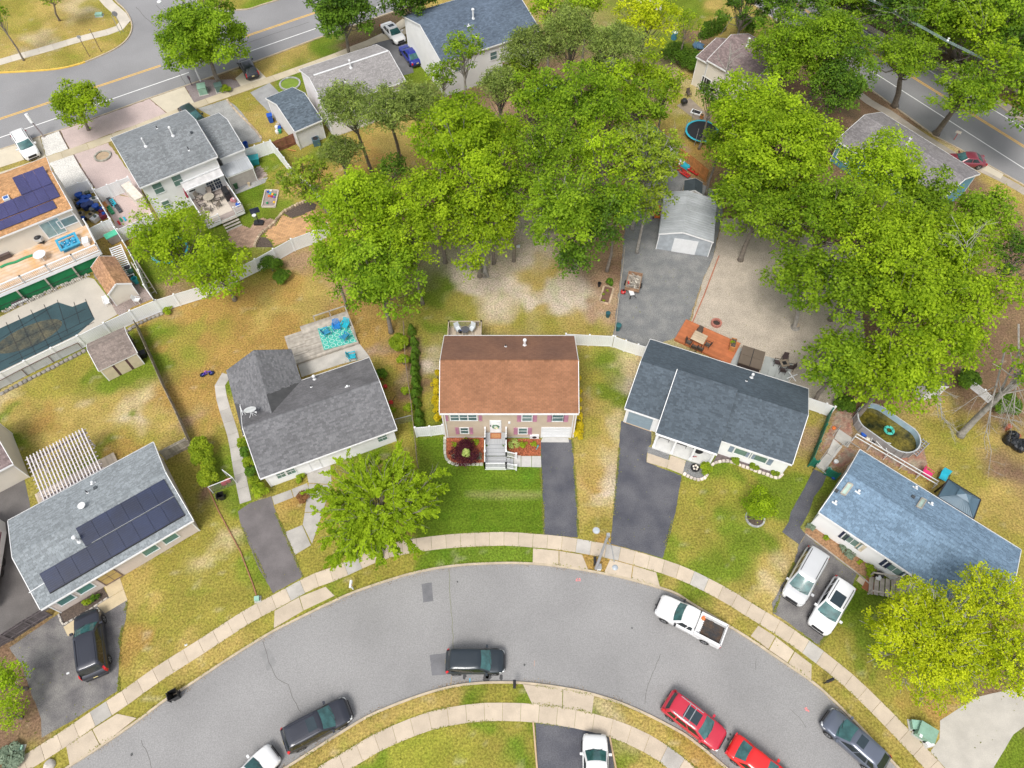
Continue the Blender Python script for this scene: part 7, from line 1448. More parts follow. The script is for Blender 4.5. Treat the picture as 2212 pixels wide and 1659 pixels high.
for i in range(12):add(r,'back_slat',WHM,lambda b:b.box(-.75+i*.13,-.75+i*.13+.06,.3,.34,.45,.95))
add(r,'back_rail',WHM,lambda b:b.box(-.8,.8,.29,.36,.95,1.0))
for i,(x,y)in enumerate([(705,315),(900,300)]):chair(['white plastic chair at the pool shed corner','white and dark folded chair behind the white pool fence'][i],3,x,y,0,.5+i,WHM,WHM)
mb=MB();
for i in range(150):
 t=i/150;a=(3,20+t*560+random.uniform(-8,8),365-t*245+random.uniform(-14,6));p=g(*a);mb.blob((p[0],p[1],.05),random.uniform(.08,.16),6,3,.25,t=random.random())
o=mb.make('rock_edging',STONE);o['kind']='stuff';tag(o,'line of small pale rocks along the green deck screen','rocks')
border('old grey stone edging below the long white pool fence',gm([(3,0,900),(3,170,812),(3,350,720),(3,560,612)]),mat('grey_edge_stone',(.26,.24,.22),.9,tint=.25),.45,.35,.2,'stone_edging')
border('grey stone edging at the corner of the white fence above the dry yard',gm([(3,810,500),(3,900,440),(3,1060,370)]),MATS['grey_edge_stone'],.4,.3,.2,'stone_edging')
# ---- trampolines
def tramp(label,k,x,y,r,rim=TURQ,net=True):
 t=place('trampoline',label,'trampoline',k,x,y,.8);add(t,'mat',mat('trampoline_mat',(.015,.016,.02),.6),lambda b:b.lathe((0,0,0),[(r-.22,-.01),(.01,0)],24));b=MB()
 for i in range(24):
  a0,a1=2*math.pi*i/24,2*math.pi*(i+1)/24;b.q([(r*math.cos(a0),r*math.sin(a0),.02),(r*math.cos(a1),r*math.sin(a1),.02),((r-.25)*math.cos(a1),(r-.25)*math.sin(a1),.02),((r-.25)*math.cos(a0),(r-.25)*math.sin(a0),.02)][::1])
 b.make('rim_pad',rim,t)
 for i in range(6):a0=i*math.pi/3;add(t,'leg',GREYM,lambda b:b.bar((r*math.cos(a0),r*math.sin(a0),-.8),(r*math.cos(a0),r*math.sin(a0),1.7 if net else 0),.03))
 return t
tramp('round trampoline with teal rim half under the maple beside the cedar fence',Z4,1580,370,2.1);tramp('trampoline with turquoise rim glimpsed through the lime maple',Z2,1090,1250,2.0);tramp('pool-blue trampoline hidden behind the central grove',1,1340,610,1.9,BLUEP)
r=place('boat','bright blue covered boat beside the brown board fence','boat',Z4,885,335,.5,rz_(Z4,(790,290),(985,385)));add(r,'hull',mat('blue_tarp',(.01,.16,.42),.45),lambda b:b.lathe((0,0,-.3),[(.1,0),(.6,.15),(.85,.5),(.5,.75),(.05,.8)],14));r.scale=(1.9,.75,.8);add(r,'tarp_rope',WHM,lambda b:b.bar((-.8,0,.25),(.8,0,.3),.02))
for i,(x,y,m,lb,s)in enumerate([(1430,880,REDP,'long red machine frame beside the cedar fence',1.2),(1320,800,REDP,'red ladder frame beside the yellow box',.8),(1255,775,YELLOWP,'yellow box among the red equipment',.55),(1360,850,TURQ,'blue tarp folded over the red equipment',.7),(1185,770,REDP,'red mower at the end of the equipment row',.55),(1350,955,REDP,'red tool lying on the dark ground near the small dark shed',.6),(1280,890,mat('rust_red',(.3,.05,.03),.7),'rusty red rake frame on the gravel',.8)]):
 r=place('red_equipment',lb,'equipment',Z4,x,y,0,rz_(Z4,(1290,790),(1500,930)))
 if 'frame' in lb or 'tool' in lb:
  for sy in(-1,1):add(r,'beam',m,lambda b:b.bar((-1.1*s,sy*.35*s,.35),(1.1*s,sy*.35*s,.35),.06))
  for j in range(5):add(r,'cross_bar',m,lambda b:b.bar((-1*s+.5*s*j,-.35*s,.35),(-1*s+.5*s*j,.35*s,.35),.05))
 else:add(r,'casing',m,lambda b:b.box(-.7*s,.7*s,-.5*s,.5*s,0,.6*s));add(r,'lid',m,lambda b:b.box(-.6*s,.6*s,-.4*s,.4*s,.602*s,.72*s))
r=place('canoe','upturned grey-white boat beside the cedar fence','boat',Z4,1250,690,.3,rz_(Z4,(1160,600),(1320,760)));r.scale=(2.6,.6,.5);add(r,'hull',WHM,lambda b:b.lathe((0,0,-.3),[(1,0),(.9,.4),(.5,.8),(.02,1)],14));add(r,'keel',GREYM,lambda b:b.bar((-.8,0,.6),(.8,0,.6),.03))
for i,(p,q_)in enumerate([((830,440),(780,550)),((780,700),(730,860))]):
 r=place('ladder',['pink wooden ladder lying under the olive tree, upper of two','pink wooden ladder lying under the olive tree, lower of two'][i],'ladder',Z4,(p[0]+q_[0])/2,(p[1]+q_[1])/2,.1,rz_(Z4,p,q_));LP=mat('pink_wood',(.62,.38,.30),.8)
 for sy in(-1,1):add(r,'stile',LP,lambda b:b.bar((-1.3,sy*.2,0),(1.3,sy*.2,0),.04))
 for j in range(7):add(r,'rung',LP,lambda b:b.bar((-1.2+.4*j,-.2,0),(-1.2+.4*j,.2,0),.03))
r=place('riding_mower','orange riding mower beside the grey metal garage wall','mower',Z4,995,1470,0,1.4);add(r,'hood',ORANGEP,lambda b:b.box(.2,.9,-.25,.25,.35,.75));add(r,'deck_plate',ORANGEP,lambda b:b.box(-.5,.3,-.5,.5,.15,.3));add(r,'seat',BLACK,lambda b:b.box(-.4,0,-.22,.22,.5,.62));
for sx in(-.45,.65):
 for sy in(-.4,.4):add(r,'wheel',BLACK,lambda b:b.tube([(sx,sy-.08,.22),(sx,sy+.08,.22)],.22,12))
# ---- items behind the charcoal house: red deck, table, hot tub, patio
RDK=[g(5,5,560),g(5,33,487),g(5,338,585),g(5,308,697)];o=Vector(RDK[3]);uu=(Vector(RDK[3])-Vector(RDK[0])).normalized();DKR=empty('deck',(RDK[0][0],RDK[0][1],0),math.atan2(uu.y,uu.x),'low red-orange stained deck behind the charcoal-roofed house','deck');dl=math.dist(RDK[0],RDK[3]);boards(DKR,'decking',-.9,dl,-.3,2.6,.3,.28,WOODR,'x',.14)
PT=mat('plank_top',(.50,.40,.28),.8,.08,2,30,.1,tint=.15);rzt=rz_(5,(45,560),(130,600));t4=table('square plank-topped dining table on the red deck',5,97,555,.31,rzt,'rect',w=1.35,d=1.2,m=PT)
for i,(x,y,a)in enumerate([(70,605,math.pi),(108,618,math.pi),(35,575,math.pi/2),(155,590,-math.pi/2),(100,510,0)]):chair(['black metal chair at the near left of the plank table','black metal chair at the near right of the plank table','black metal chair left of the plank table','black metal chair right of the plank table','black metal chair at the far side of the plank table'][i],5,x,y,.31,rzt+a,mat('brown_mesh',(.10,.075,.06),.6),group='chairs round the plank table')
r=place('planter_box','tall orange wooden planter with herbs on the red deck edge','planter',5,318,590,.3,rz_(5,(300,620),(315,545)));
for sx,sy in((-.55,0),(.55,0)):add(r,'end_board',WOODO,lambda b:b.box(sx-.03,sx+.03,-.25,.25,0,.75))
for sy in(-.25,.25):add(r,'side_board',WOODO,lambda b:b.box(-.55,.55,sy-.02,sy+.02,.35,.75))
add(r,'soil',MULCHD,lambda b:b.box(-.52,.52,-.23,.23,.5,.66));shrub('small herb plant in the tall wooden planter',5,325,560,.22,.35,SHRUBG,'herb_plant',z=.95)
for i in range(7):
 for j in range(2):pass
CTL=mat('pale_green_tile',(.36,.38,.37),.8,.05,tint=.08,world=True);pads('patio',[gm([(5,342,590),(5,385,600),(5,360,715),(5,312,700)])]+[gm([(5,535+45*i,648+13*i),(5,578+45*i,660+13*i),(5,548+45*i,775+15*i),(5,500+45*i,760+15*i)])for i in range(4)],CTL,.03,.05,'tile')
r=place('hot_tub','brown covered hot tub behind the charcoal-roofed house','hot tub',5,447,660,.9,rz_(5,(360,690),(500,735),.9));add(r,'cabinet',mat('dark_tub_side',(.05,.035,.035),.6),lambda b:b.box(-1.05,1.05,-1.05,1.05,-.9,-.02));add(r,'cover',mat('brown_vinyl_cover',(.135,.105,.08),.55,.06),lambda b:(b.box(-1.1,1.1,-1.1,-.015,0,.12),b.box(-1.1,1.1,.015,1.1,0,.12)));add(r,'cover_strap',BLACK,lambda b:b.box(-.03,.03,-1.12,1.12,.122,.13))
FT=table('square fire table with dark centre on the pale tiled patio',5,648,715,.04,.2,'rect',w=.8,d=.8,h=.6,m=mat('fire_table',(.25,.20,.15),.7));add(FT,'burner',BLACK,lambda b:b.box(-.2,.2,-.2,.2,.602,.62))
for i,(x,y,a)in enumerate([(655,683,0),(605,703,math.pi/2),(692,735,-math.pi/2),(640,755,math.pi)]):chair(['brown wicker chair at the far side of the fire table','brown wicker chair left of the fire table','brown wicker chair right of the fire table','brown wicker chair at the near side of the fire table'][i],5,x,y,.04,a-.25,mat('dark_wicker',(.06,.04,.04),.7),mat('dark_wicker',(.06,.04,.04),.7),'chairs round the fire table')
r=place('lawn_spinner','white four-armed spinner at the corner of the pale patio','spinner',5,710,780,.9,.4);
for a in range(4):add(r,'arm',WHM,lambda b:b.bar((0,0,0),(.6*math.cos(a*1.57),.6*math.sin(a*1.57),0),.04,h=.015))
add(r,'pole',WHM,lambda b:b.tube([(0,0,-.9),(0,0,0)],.025,6))
def ring(label,k,x,y,r0,n,m,size=.28,h=.25,name='fire_pit',cat='fire pit',fill=None):
 t=place(name,label,cat,k,x,y)
 for i in range(n):
  a=2*math.pi*i/n;a2=2*math.pi*(i+.92)/n;mb=MB();mb.prism(ccw([(r0*math.cos(a),r0*math.sin(a)),(r0*math.cos(a2),r0*math.sin(a2)),((r0-size)*math.cos(a2),(r0-size)*math.sin(a2)),((r0-size)*math.cos(a),(r0-size)*math.sin(a))]),0,h*random.uniform(.95,1.05),random.random());mb.make('block',m,t)
 add(t,'bed',fill or mat('ash',(.05,.035,.03),.95),lambda b:b.lathe((0,0,0),[(r0-size,.02),(r0-size-.02,h*.4),(.01,h*.5)],16));return t
ring('round red-block fire pit on the pea gravel',5,216,440,.55,14,mat('red_block',(.42,.17,.13),.9,tint=.2),.18,.3);ring('grey stone tree ring on the lawn of the charcoal-roofed house',5,468,1700,.85,20,mat('grey_block',(.36,.36,.36),.9,tint=.2),.14,.15,'tree_ring','edging',MULCHD)
r=place('tree_stump','cut tree stump on the pea gravel lot','stump',5,728,465);add(r,'wood',BARKL,lambda b:b.lathe((0,0,0),[(.48,0),(.36,.2),(.33,.5)],12));add(r,'cut_face',mat('cut_wood',(.42,.33,.24),.9),lambda b:b.lathe((0,0,.502),[(.31,0),(.01,.01)],12))
for i,(x,y)in enumerate([(915,480),(1190,580)]):
 r=place('bench',['black bench on the white porch, left of two','black bench on the white porch, right of two'][i],'bench',ZB,x,y,.17,H4.root.rotation_euler.z);add(r,'seat',BLACK,lambda b:b.box(-.5,.5,-.18,.18,.4,.45));add(r,'legs',BLACK,lambda b:[b.bar((sx*.45,sy*.15,0),(sx*.45,sy*.15,.4),.02)for sx in(-1,1)for sy in(-1,1)]and None)
r=place('round_mat','dark half-round mat on the white porch','mat',ZB,1475,640,.165);add(r,'mat_top',BLACK,lambda b:b.lathe((0,0,0),[(.5,0),(.01,.02)],16))
r=place('flag','small striped flag standing by the porch edge','flag',ZB,1345,785,.3);add(r,'cloth',mat('flag_red',(.5,.1,.1),.8),lambda b:b.box(0,.5,-.01,.01,.2,.32));add(r,'canton',mat('flag_blue',(.05,.06,.2),.8),lambda b:b.box(0,.22,-.012,.012,.325,.42));add(r,'stick',WHM,lambda b:b.bar((0,0,-.15),(0,0,.45),.012))
sheet('gravel',src([(1897,1312),(1898,1308),(1962,1330),(1958,1348),(1897,1327)]),.016,GRAVG);pads('garden_path',[zz(1780,1200,5.53,[(632,850),(650,705),(1000,822),(955,945)]),zz(1780,1200,5.53,[(962,948),(1020,742),(1268,828),(1212,1050)])],CONC,.022,piece='paving_slab');pads('garden_path',[zz(1780,1200,5.53,[(262,205),(312,150),(708,285),(712,362)])],mat('tan_apron',(.56,.41,.26),.85,.05),.024,piece='paving_slab')
sheet('gravel',zz(1780,1200,5.53,[(1275,825),(1520,905),(1560,1000),(1630,1040),(1570,1110),(1450,1130),(1330,1090),(1215,1030)]),.014,GRAVG,.02);sheet('gravel',gm([(5,240,1270),(5,400,1320),(5,640,1395),(5,650,1420),(5,600,1435),(5,450,1385),(5,330,1335),(5,190,1340)]),.013,mat('dark_bed',(.15,.12,.12),.95,.2,3,20,.3),.02)
WST=mat('white_edging_stone',(.66,.58,.52),.85,.08,5,20,.08,tint=.25);border('white stone edging round the gravel bed by the porch',smooth_line(zz(1780,1200,5.53,[(1220,1035),(1330,1095),(1450,1140),(1560,1120),(1620,1050)])),WST,.33,.24,.2);border('white stone edging curving along the charcoal house flower bed',smooth_line(gm([(5,185,1360),(5,215,1340),(5,290,1330),(5,350,1350),(5,430,1378),(5,530,1412),(5,610,1440),(5,650,1412)])),WST,.36,.26,.2)
r=place('flower_pot','black pot of white flowers in the porch gravel bed','flower pot',ZB,1410,965);add(r,'pot',BLACK,lambda b:b.lathe((0,0,0),[(.3,0),(.42,.3)],14));add(r,'flowers',mat('white_petal',(.75,.68,.6),.7),lambda b:[b.blob((.2*math.cos(i*1.3),.2*math.sin(i*1.3),.38),.1,6,4,.3)for i in range(6)]and None)
# ---- oval above-ground pool
OP=place('above_ground_pool','oval above-ground pool with pale blue liner and leafy murky water','pool',Z5,1125,455,1.1,rz_(Z5,(880,290),(1400,650),1.1));OP.location.z=0
def oval(a,b_,n=28):return[((a-b_ if math.cos(t)>0 else-(a-b_))+b_*math.cos(t),b_*math.sin(t))for t in np.linspace(.01,2*math.pi+.01,n+1)[:-1]]
oo=oval(2.95,1.6);oi=oval(2.87,1.52);n_=len(oo);mb=MB();
for i in range(n_):j=(i+1)%n_;mb.q([(*oo[i],0),(*oo[j],0),(*oo[j],1.1),(*oo[i],1.1)])
mb.make('wall',mat('pool_wall',(.30,.29,.29),.6,.1),OP);mb=MB()
for i in range(n_):j=(i+1)%n_;mb.q([(*oi[j],.3),(*oi[i],.3),(*oi[i],1.1),(*oi[j],1.1)][::1])
mb.make('liner',mat('pale_blue_liner',(.36,.49,.58),.4,.1,1.5),OP);mb=MB()
for i in range(n_):j=(i+1)%n_;mb.q([(oo[i][0]*1.01,oo[i][1]*1.01,1.12),(oo[j][0]*1.01,oo[j][1]*1.01,1.12),(*oi[j],1.12),(*oi[i],1.12)])
mb.make('rim',mat('rim_grey',(.5,.52,.54),.4),OP);add(OP,'water',mat('murky_water',(.02,.025,.012),.15,.3,.9,5,.4,col2=(.16,.13,.02),spec=.5),lambda b:b.q([(x*.995,y*.995,.42)for x,y in oi]))
for i in range(14):
 k_=i*2;add(OP,'support',GREYM,lambda b:b.bar((oo[k_][0]*1.02,oo[k_][1]*1.03,0),(oo[k_][0]*1.02,oo[k_][1]*1.03,1.12),.035))
r=place('swim_ring','mint green swim ring floating in the oval pool','swim ring',Z5,1122,495,.47);mb=MB()
for i in range(20):
 for j in range(8):
  def tp2(i,j):a,b_=2*math.pi*i/20,2*math.pi*j/8;return((.36+.13*math.cos(b_))*math.cos(a),(.36+.13*math.cos(b_))*math.sin(a),.1+.11*math.sin(b_))
  mb.q([tp2(i,j),tp2(i+1,j),tp2(i+1,j+1),tp2(i,j+1)],m=1 if(i%4==0 and j in(1,2))else 0)
mb.make('ring_tube',[mat('mint_vinyl',(.08,.52,.42),.35),mat('dark_mint',(.01,.12,.10),.4)],r);add(r,'valve',WHM,lambda b:b.lathe((.36,0,.2),[(.02,0),(.02,.03)],6))
r=place('ladder','silver pool ladder lying on the brick paving','ladder',Z5,1525,715,.15,rz_(Z5,(1450,790),(1590,645)))
for sy in(-.3,0,.3):add(r,'stile',GREYM,lambda b:b.bar((-1,sy,0),(1,sy,.1),.03))
for j in range(7):add(r,'rung',GREYM,lambda b:b.bar((-.95+.31*j,-.3,.04),(-.95+.31*j,.3,.04),.035))
pavers('brick_paving',gm([(Z5,480,200),(Z5,700,190),(Z5,760,320),(Z5,640,400),(Z5,640,560),(Z5,300,700),(Z5,220,800),(Z5,330,540),(Z5,430,300)]),mat('mossy_brick',(.33,.15,.11),.9,.2,1.2,20,.15,tint=.2,world=True,col2=(.33,.28,.21)),.28,.015,.6);pavers('brick_paving',gm([(Z5,780,650),(Z5,1000,770),(Z5,1450,780),(Z5,1500,600),(Z5,1560,720),(Z5,1620,870),(Z5,1600,1020),(Z5,1500,1100),(Z5,1000,830),(Z5,690,610)]),MATS['mossy_brick'],.28,.015,.6);pavers('brick_paving',gm([(Z5,560,720),(Z5,690,760),(Z5,620,900),(Z5,520,980),(Z5,360,960)]),MATS['mossy_brick'],.28,.015,.6)
rp=pads('ramp',[gm([(Z5,470,480),(Z5,650,600),(Z5,590,720),(Z5,410,600)]),gm([(Z5,400,605),(Z5,515,710),(Z5,410,850),(Z5,320,790)]),gm([(Z5,315,795),(Z5,405,852),(Z5,290,1020),(Z5,180,950)])],mat('ramp_concrete',(.48,.46,.43),.85,.06,tint=.1),.12,.12)
RM=empty('handrail',(*g(Z5,670,570,1.0),0),0,'long white double handrail between the oval pool and the blue roof','handrail');o_=RM.location
pp_=[g(Z5,690,570,.9),g(Z5,1750,1190,.9)];ux_=Vector((pp_[1][0]-pp_[0][0],pp_[1][1]-pp_[0][1]));nv_=Vector((-ux_.y,ux_.x)).normalized()
for s in(0,.35):
 a=Vector(pp_[0])+nv_*s-Vector((o_.x,o_.y));b_=Vector(pp_[1])+nv_*s-Vector((o_.x,o_.y));add(RM,'rail',WHM,lambda b:b.bar((*a,.9),(*b_,.9),.035))
for i in range(6):
 for s in(0,.35):a=Vector(pp_[0])+ux_*(i/5)+nv_*s-Vector((o_.x,o_.y));add(RM,'post',WHM,lambda b:b.bar((*a,0),(*a,.9),.03))
R2=empty('handrail',(*g(Z5,500,430,.9),0),0,'thin metal handrail along the concrete ramp','handrail');o_=R2.location
for p,q_ in(((500,430),(400,560)),((600,630),(480,700)),((620,640),(750,720)),((480,700),(290,960)),((180,950),(310,1050)),((180,950),(350,720))):
 a,b_=g(Z5,*p,.9),g(Z5,*q_,.9);add(R2,'rail',GREYM,lambda b:b.bar((a[0]-o_.x,a[1]-o_.y,.9),(b_[0]-o_.x,b_[1]-o_.y,.9),.025));add(R2,'post',GREYM,lambda b:b.bar((a[0]-o_.x,a[1]-o_.y,0),(a[0]-o_.x,a[1]-o_.y,.9),.02))
for i,(x,y,m,lb,s)in enumerate([(790,555,BLUEP,'blue plastic tub beside the oval pool',.8),(848,612,CREAM,'round cream lid beside the oval pool',.6),(725,335,mat('purple_plastic',(.1,.02,.25),.5),'purple tub behind the oval pool',.7),(405,470,ORANGEP,'orange toy on the brick paving',.5),(1205,775,REDP,'red and white cooler below the oval pool',.6),(430,905,WHM,'white chair cushion on the paving',.6),(340,1010,mat('pale_teal_tub',(.3,.42,.40),.5),'pale teal tub at the ramp foot',.7),(405,1110,BLUEP,'blue and orange toy at the green gate',.6),(925,635,BLACK,'black pool pump beside the oval pool',.7)]):
 r=place('pool_side_item',lb,'clutter',Z5,x,y,0,.5);add(r,'item_body',m,lambda b:b.lathe((0,0,0),[(.3*s,0),(.36*s,.4*s),(.34*s,.42*s)],10));add(r,'item_rim',WHM if 'red' in lb else m,lambda b:b.lathe((0,0,.425*s),[(.3*s,0),(.05,.04)],10))
mb=MB();hp2=[Vector((*g(Z5,x,y,.5),.5))for x,y in[(900,620),(920,540),(970,640),(1040,720),(1110,780),(1060,640),(1150,660)]];mb.tube(hp2,.04,6);tag(mb.make('pool_hose',WHM),'white hose looping from the pool pump','hose')
chair('magenta folding chair behind the white handrail',Z5,1600,1080,0,.8,PINKP,PINKP,s=1.4);chair('turquoise folding chair beside the gazebo',Z5,1800,1120,0,-.6,TURQ,BLACK,s=1.4)
for i,(x,y)in enumerate([(1060,610),(1110,640),(1150,680),(1200,710),(1100,560),(1190,650)]):r=place('rubbish_bag',['black rubbish bag at the left of the pile','black rubbish bag in the front of the pile','black rubbish bag at the lower right of the pile','black rubbish bag furthest right in the pile','black rubbish bag at the top of the pile near the orange bag','black rubbish bag between the other bags'][i],'bag',ZI,x,y,0,0,'black rubbish bags under the dead limb');add(r,'sack',mat('glossy_black_bag',(.015,.017,.02),.25),lambda b:b.blob((0,0,.35),.5,9,6,.2));add(r,'tie',mat('glossy_black_bag',(.015,.017,.02),.25),lambda b:b.lathe((0,0,.78),[(.05,0),(.12,.12)],6))
bin_('orange-brown sack on the black bag pile',ZI,1160,565,mat('orange_brown_sack',(.35,.10,.05),.6),.7,name='sack');bin_('rust-coloured tub behind the black bags',ZI,1040,455,MATS['orange_brown_sack'],.8,name='tub')
# brick wall of the house beyond the trees (right edge): red planter wall with white lattice
fence('white lattice fence in front of red brick steps at the right edge',[(5,1860,790),(5,1960,870),(5,2035,935)],1.0,step=1.6)
# ---- steps of the blue-roofed house
r=place('wooden_steps','weathered wooden steps with railings at the blue-roofed house','steps',ZC,1010,1220,.3,rz_(ZC,(860,1200),(1150,1290)));
for i in range(5):add(r,'tread',WOODG,lambda b:b.box(-.9+i*.36,-.56+i*.36,-.75,.75,-.25+i*.17,-.2+i*.17))
add(r,'landing',WOODG,lambda b:b.box(.9,2.4,-.75,.75,.55,.62))
for sy in(-.78,.78):add(r,'handrail',WOODG,lambda b:b.bar((-.9,sy,.6),(.9,sy,1.35),.05));add(r,'post',WOODG,lambda b:b.bar((-.9,sy,-.3),(-.9,sy,.65),.05));add(r,'post',WOODG,lambda b:b.bar((.9,sy,-.3),(.9,sy,1.4),.05))
pads('garden_path',[gm([(ZC,600,1110),(ZC,650,1040),(ZC,785,1110),(ZC,735,1220)])],CONC,.02,piece='paving_slab');r=place('doormat','brown mat on the path to the wooden steps','doormat',ZC,815,1200,.0,rz_(ZC,(740,1220),(820,1270)));add(r,'mat_top',MATS['brown_coir'],lambda b:b.box(-.45,.45,-.5,.5,0,.03));add(r,'mat_edge',MATS['coir_pattern'],lambda b:b.box(-.48,.48,-.53,.53,0,.015))
r=place('black_barrel','black pot with white bag by the blue-roofed house wall','pot',ZC,940,1050);add(r,'pot',BLACK,lambda b:b.lathe((0,0,0),[(.28,0),(.32,.6)],12));add(r,'bag',WHM,lambda b:b.blob((-.1,-.2,.4),.25,7,5,.2))
for a,b_,c_,d_ in[((800,120),(1125,395),(1235,415),(830,90))]:sheet('mulch_bed',gl(8,[(800,100),(850,95),(1060,210),(1280,390),(1240,440),(1130,392),(795,140)]),.013,mat('rusty_mulch',(.33,.19,.10),.95,.3,5,25,.3),.05)
ribbon('garden_edging',gl(8,[(795,142),(1128,395),(1215,470)]),.1,-.02,.08,WOODG);sheet('asphalt_path',gm([(5,850,1380),(5,935,1418),(5,905,1490),(5,850,1560),(8,820,0),(8,760,105),(8,797,142),(8,755,212),(8,645,130),(8,688,62),(8,700,0),(5,790,1500)]),.007,DRIVE,.02)
# ---- backyard of the subject: raised bed, pots, cart, chairs
r=place('raised_bed','raised garden bed framed with concrete blocks','garden bed',4,1718,255,0,rz_(4,(1680,290),(1745,305)));BLK=mat('tan_block',(.50,.38,.26),.9,tint=.2);bw,bl=.52,1.05
for i in range(5):
 for sx in(-bw,bw):add(r,'block',BLK,lambda b:b.box(sx-.1,sx+.1,-bl+.42*i,-bl+.42*i+.4,0,.2,random.random()))
for i in range(2):
 for sy in(-bl-.12,bl+.02):add(r,'block',BLK,lambda b:b.box(-bw+.12+.42*i,-bw+.5+.42*i,sy,sy+.1,0,.2,random.random()))
add(r,'soil',mat('soil',(.16,.09,.06),.95),lambda b:b.box(-bw+.1,bw-.1,-bl,bl,0,.1))
for i,(x,y)in enumerate([(1725,225),(1700,250),(1700,290)]):shrub(['leafy seedling at the top of the raised bed','leafy seedling at the left of the raised bed','leafy seedling at the bottom of the raised bed'][i],4,x,y,.16,.25,SHRUBG,'seedling',z=.1)
bin_('small black plant pot left of the fir sapling',4,1670,195,BLACK,.65,lid=False,name='pot');bin_('dark teal tarp bag at the fence of the sandy yard',4,1725,393,mat('dark_teal',(.02,.10,.12),.6),.8,name='bag');bin_('dark teal bin with lid behind the white fence',4,1790,478,mat('teal_bin',(.03,.13,.14),.5),1.0)
CR=place('cargo_trailer','wooden cargo trailer heaped with logs and junk on the grey gravel','trailer',4,1893,175,.45,rz_(4,(1845,230),(1920,245)));
add(CR,'floor',WOODG,lambda b:b.box(-.7,.7,-1.1,1.1,-.05,0));
for sx in(-.72,.72):add(CR,'side_board',mat('brown_board',(.30,.18,.11),.9,.2,3,20,.1),lambda b:b.box(sx-.03,sx+.03,-1.15,1.15,0,.45))
for sy in(-1.13,1.13):add(CR,'end_board',MATS['brown_board'],lambda b:b.box(-.69,.69,sy-.03,sy+.03,0,.45))
for sx in(-.85,.85):add(CR,'wheel',TYRE,lambda b:b.tube([(sx-.08,0,-.2),(sx+.08,0,-.2)],.28,14))
add(CR,'drawbar',BLACK,lambda b:b.bar((0,-1.1,-.1),(0,-2.0,-.25),.05));rj2=random.Random(9)
for i in range(34):a=Vector((rj2.uniform(-.5,.5),rj2.uniform(-.9,.9),rj2.uniform(.08,.45)));d=Vector((rj2.uniform(-.3,.3),rj2.uniform(-.3,.3),rj2.uniform(-.05,.1)));add(CR,'log',[BARK,WOODG,REDP,BARKL,mat('rust_red',(.3,.05,.03),.7),CREAM][rj2.choice([0,0,0,1,1,3,3,2,4,5])],lambda b:b.bar(a,a+d,rj2.uniform(.03,.08)))
r=place('wheelbarrow','grey tool cart behind the wooden cargo trailer','cart',4,1875,255,.0,.2);add(r,'tray',WHM,lambda b:b.box(-.2,.25,-.35,.3,.4,.5));add(r,'handle',BLACK,lambda b:b.bar((.2,-.3,.3),(.2,-1.0,.7),.02));add(r,'wheel',BLACK,lambda b:b.tube([(-.05,.3,.18),(.05,.3,.18)],.18,10))
r=place('push_mower','red push mower by the gravel fence','mower',4,1825,240,0,.1);add(r,'deck_body',REDP,lambda b:b.lathe((0,0,.15),[(.28,0),(.26,.15),(.12,.25)],12));add(r,'handle',BLACK,lambda b:b.bar((0,-.2,.3),(0,-.9,.9),.02));add(r,'engine',BLACK,lambda b:b.box(-.1,.1,-.1,.1,.4,.52))
c0,c1,dz,yb_=DECK1
def deckpt(fx,fy):x=c0[0]+(c1[0]-c0[0])*fx;y=yb_+(c0[1]-yb_)*fy;p=H1.a+H1.u*x+H1.v*y;return p
for i,(x,y,a)in enumerate([(758,490,.5),(845,488,-.5)]):chair(['pale grey chair on the beige deck, left of two','pale grey chair on the beige deck, right of two'][i],4,x,y,dz+.1,a,mat('pale_sling',(.58,.62,.64),.7),GREYM,s=1.05)
table('round dark glass table between the pale chairs on the beige deck',4,805,505,dz+.1,0,r=.4,m=mat('dark_glass_top',(.10,.10,.11),.1));bin_('grey pot at the corner of the beige deck',4,884,452,mat('grey_pot',(.30,.28,.28),.6),.6,z=dz,lid=False,name='pot');r=place('dark_bundle','dark cloth bundle on the left deck chair','bundle',4,770,495,dz+.4);add(r,'cloth',BLACK,lambda b:b.blob((0,0,.15),.2,7,5,.25));add(r,'fold',BLUEP,lambda b:b.blob((.1,.05,.25),.08,6,4,.2))
r=place('heat_pump','white outdoor heat pump by the tan house foundation','machine',ZA,1395,448,.0,H1.root.rotation_euler.z);add(r,'cabinet',WHM,lambda b:b.box(-.42,.42,-.18,.18,.05,.6));add(r,'fan',BLACK,lambda b:b.tube([(0,-.19,.33),(0,-.175,.33)],.2,16))
for i,(x,y,m,nm)in enumerate([(786,547,HEDGE,'left upper'),(998,547,HEDGE,'right upper')]):
 p=g(ZA,x,y,top-.3);shrub('clipped round topiary on the front steps, '+nm,ZA,x,y,.17,.3,HEDGE,'topiary',z=top-.35)
for i,(x,y)in enumerate([(786,600),(998,600)]):r=place('plant_pot',['orange clay pot on the left side of the front steps','orange clay pot on the right side of the front steps'][i],'pot',ZA,x,y,top-.75);add(r,'pot',mat('terracotta',(.45,.17,.06),.8),lambda b:b.lathe((0,0,0),[(.12,0),(.17,.25),(.15,.26),(.14,.2)],12));add(r,'soil',MULCHD,lambda b:b.lathe((0,0,.2),[(.14,0),(.01,.01)],10))
sheet('mulch_bed',zz(1250,1180,4.424,[(222,430),(740,430),(742,785),(600,790),(440,790),(330,775),(260,700),(232,600)]),.012,MULCHR,.0);sheet('mulch_bed',zz(1250,1180,4.424,[(1040,468),(1480,470),(1478,688),(1145,690),(1040,600)]),.012,MULCHR,.0)
mc_=MB()
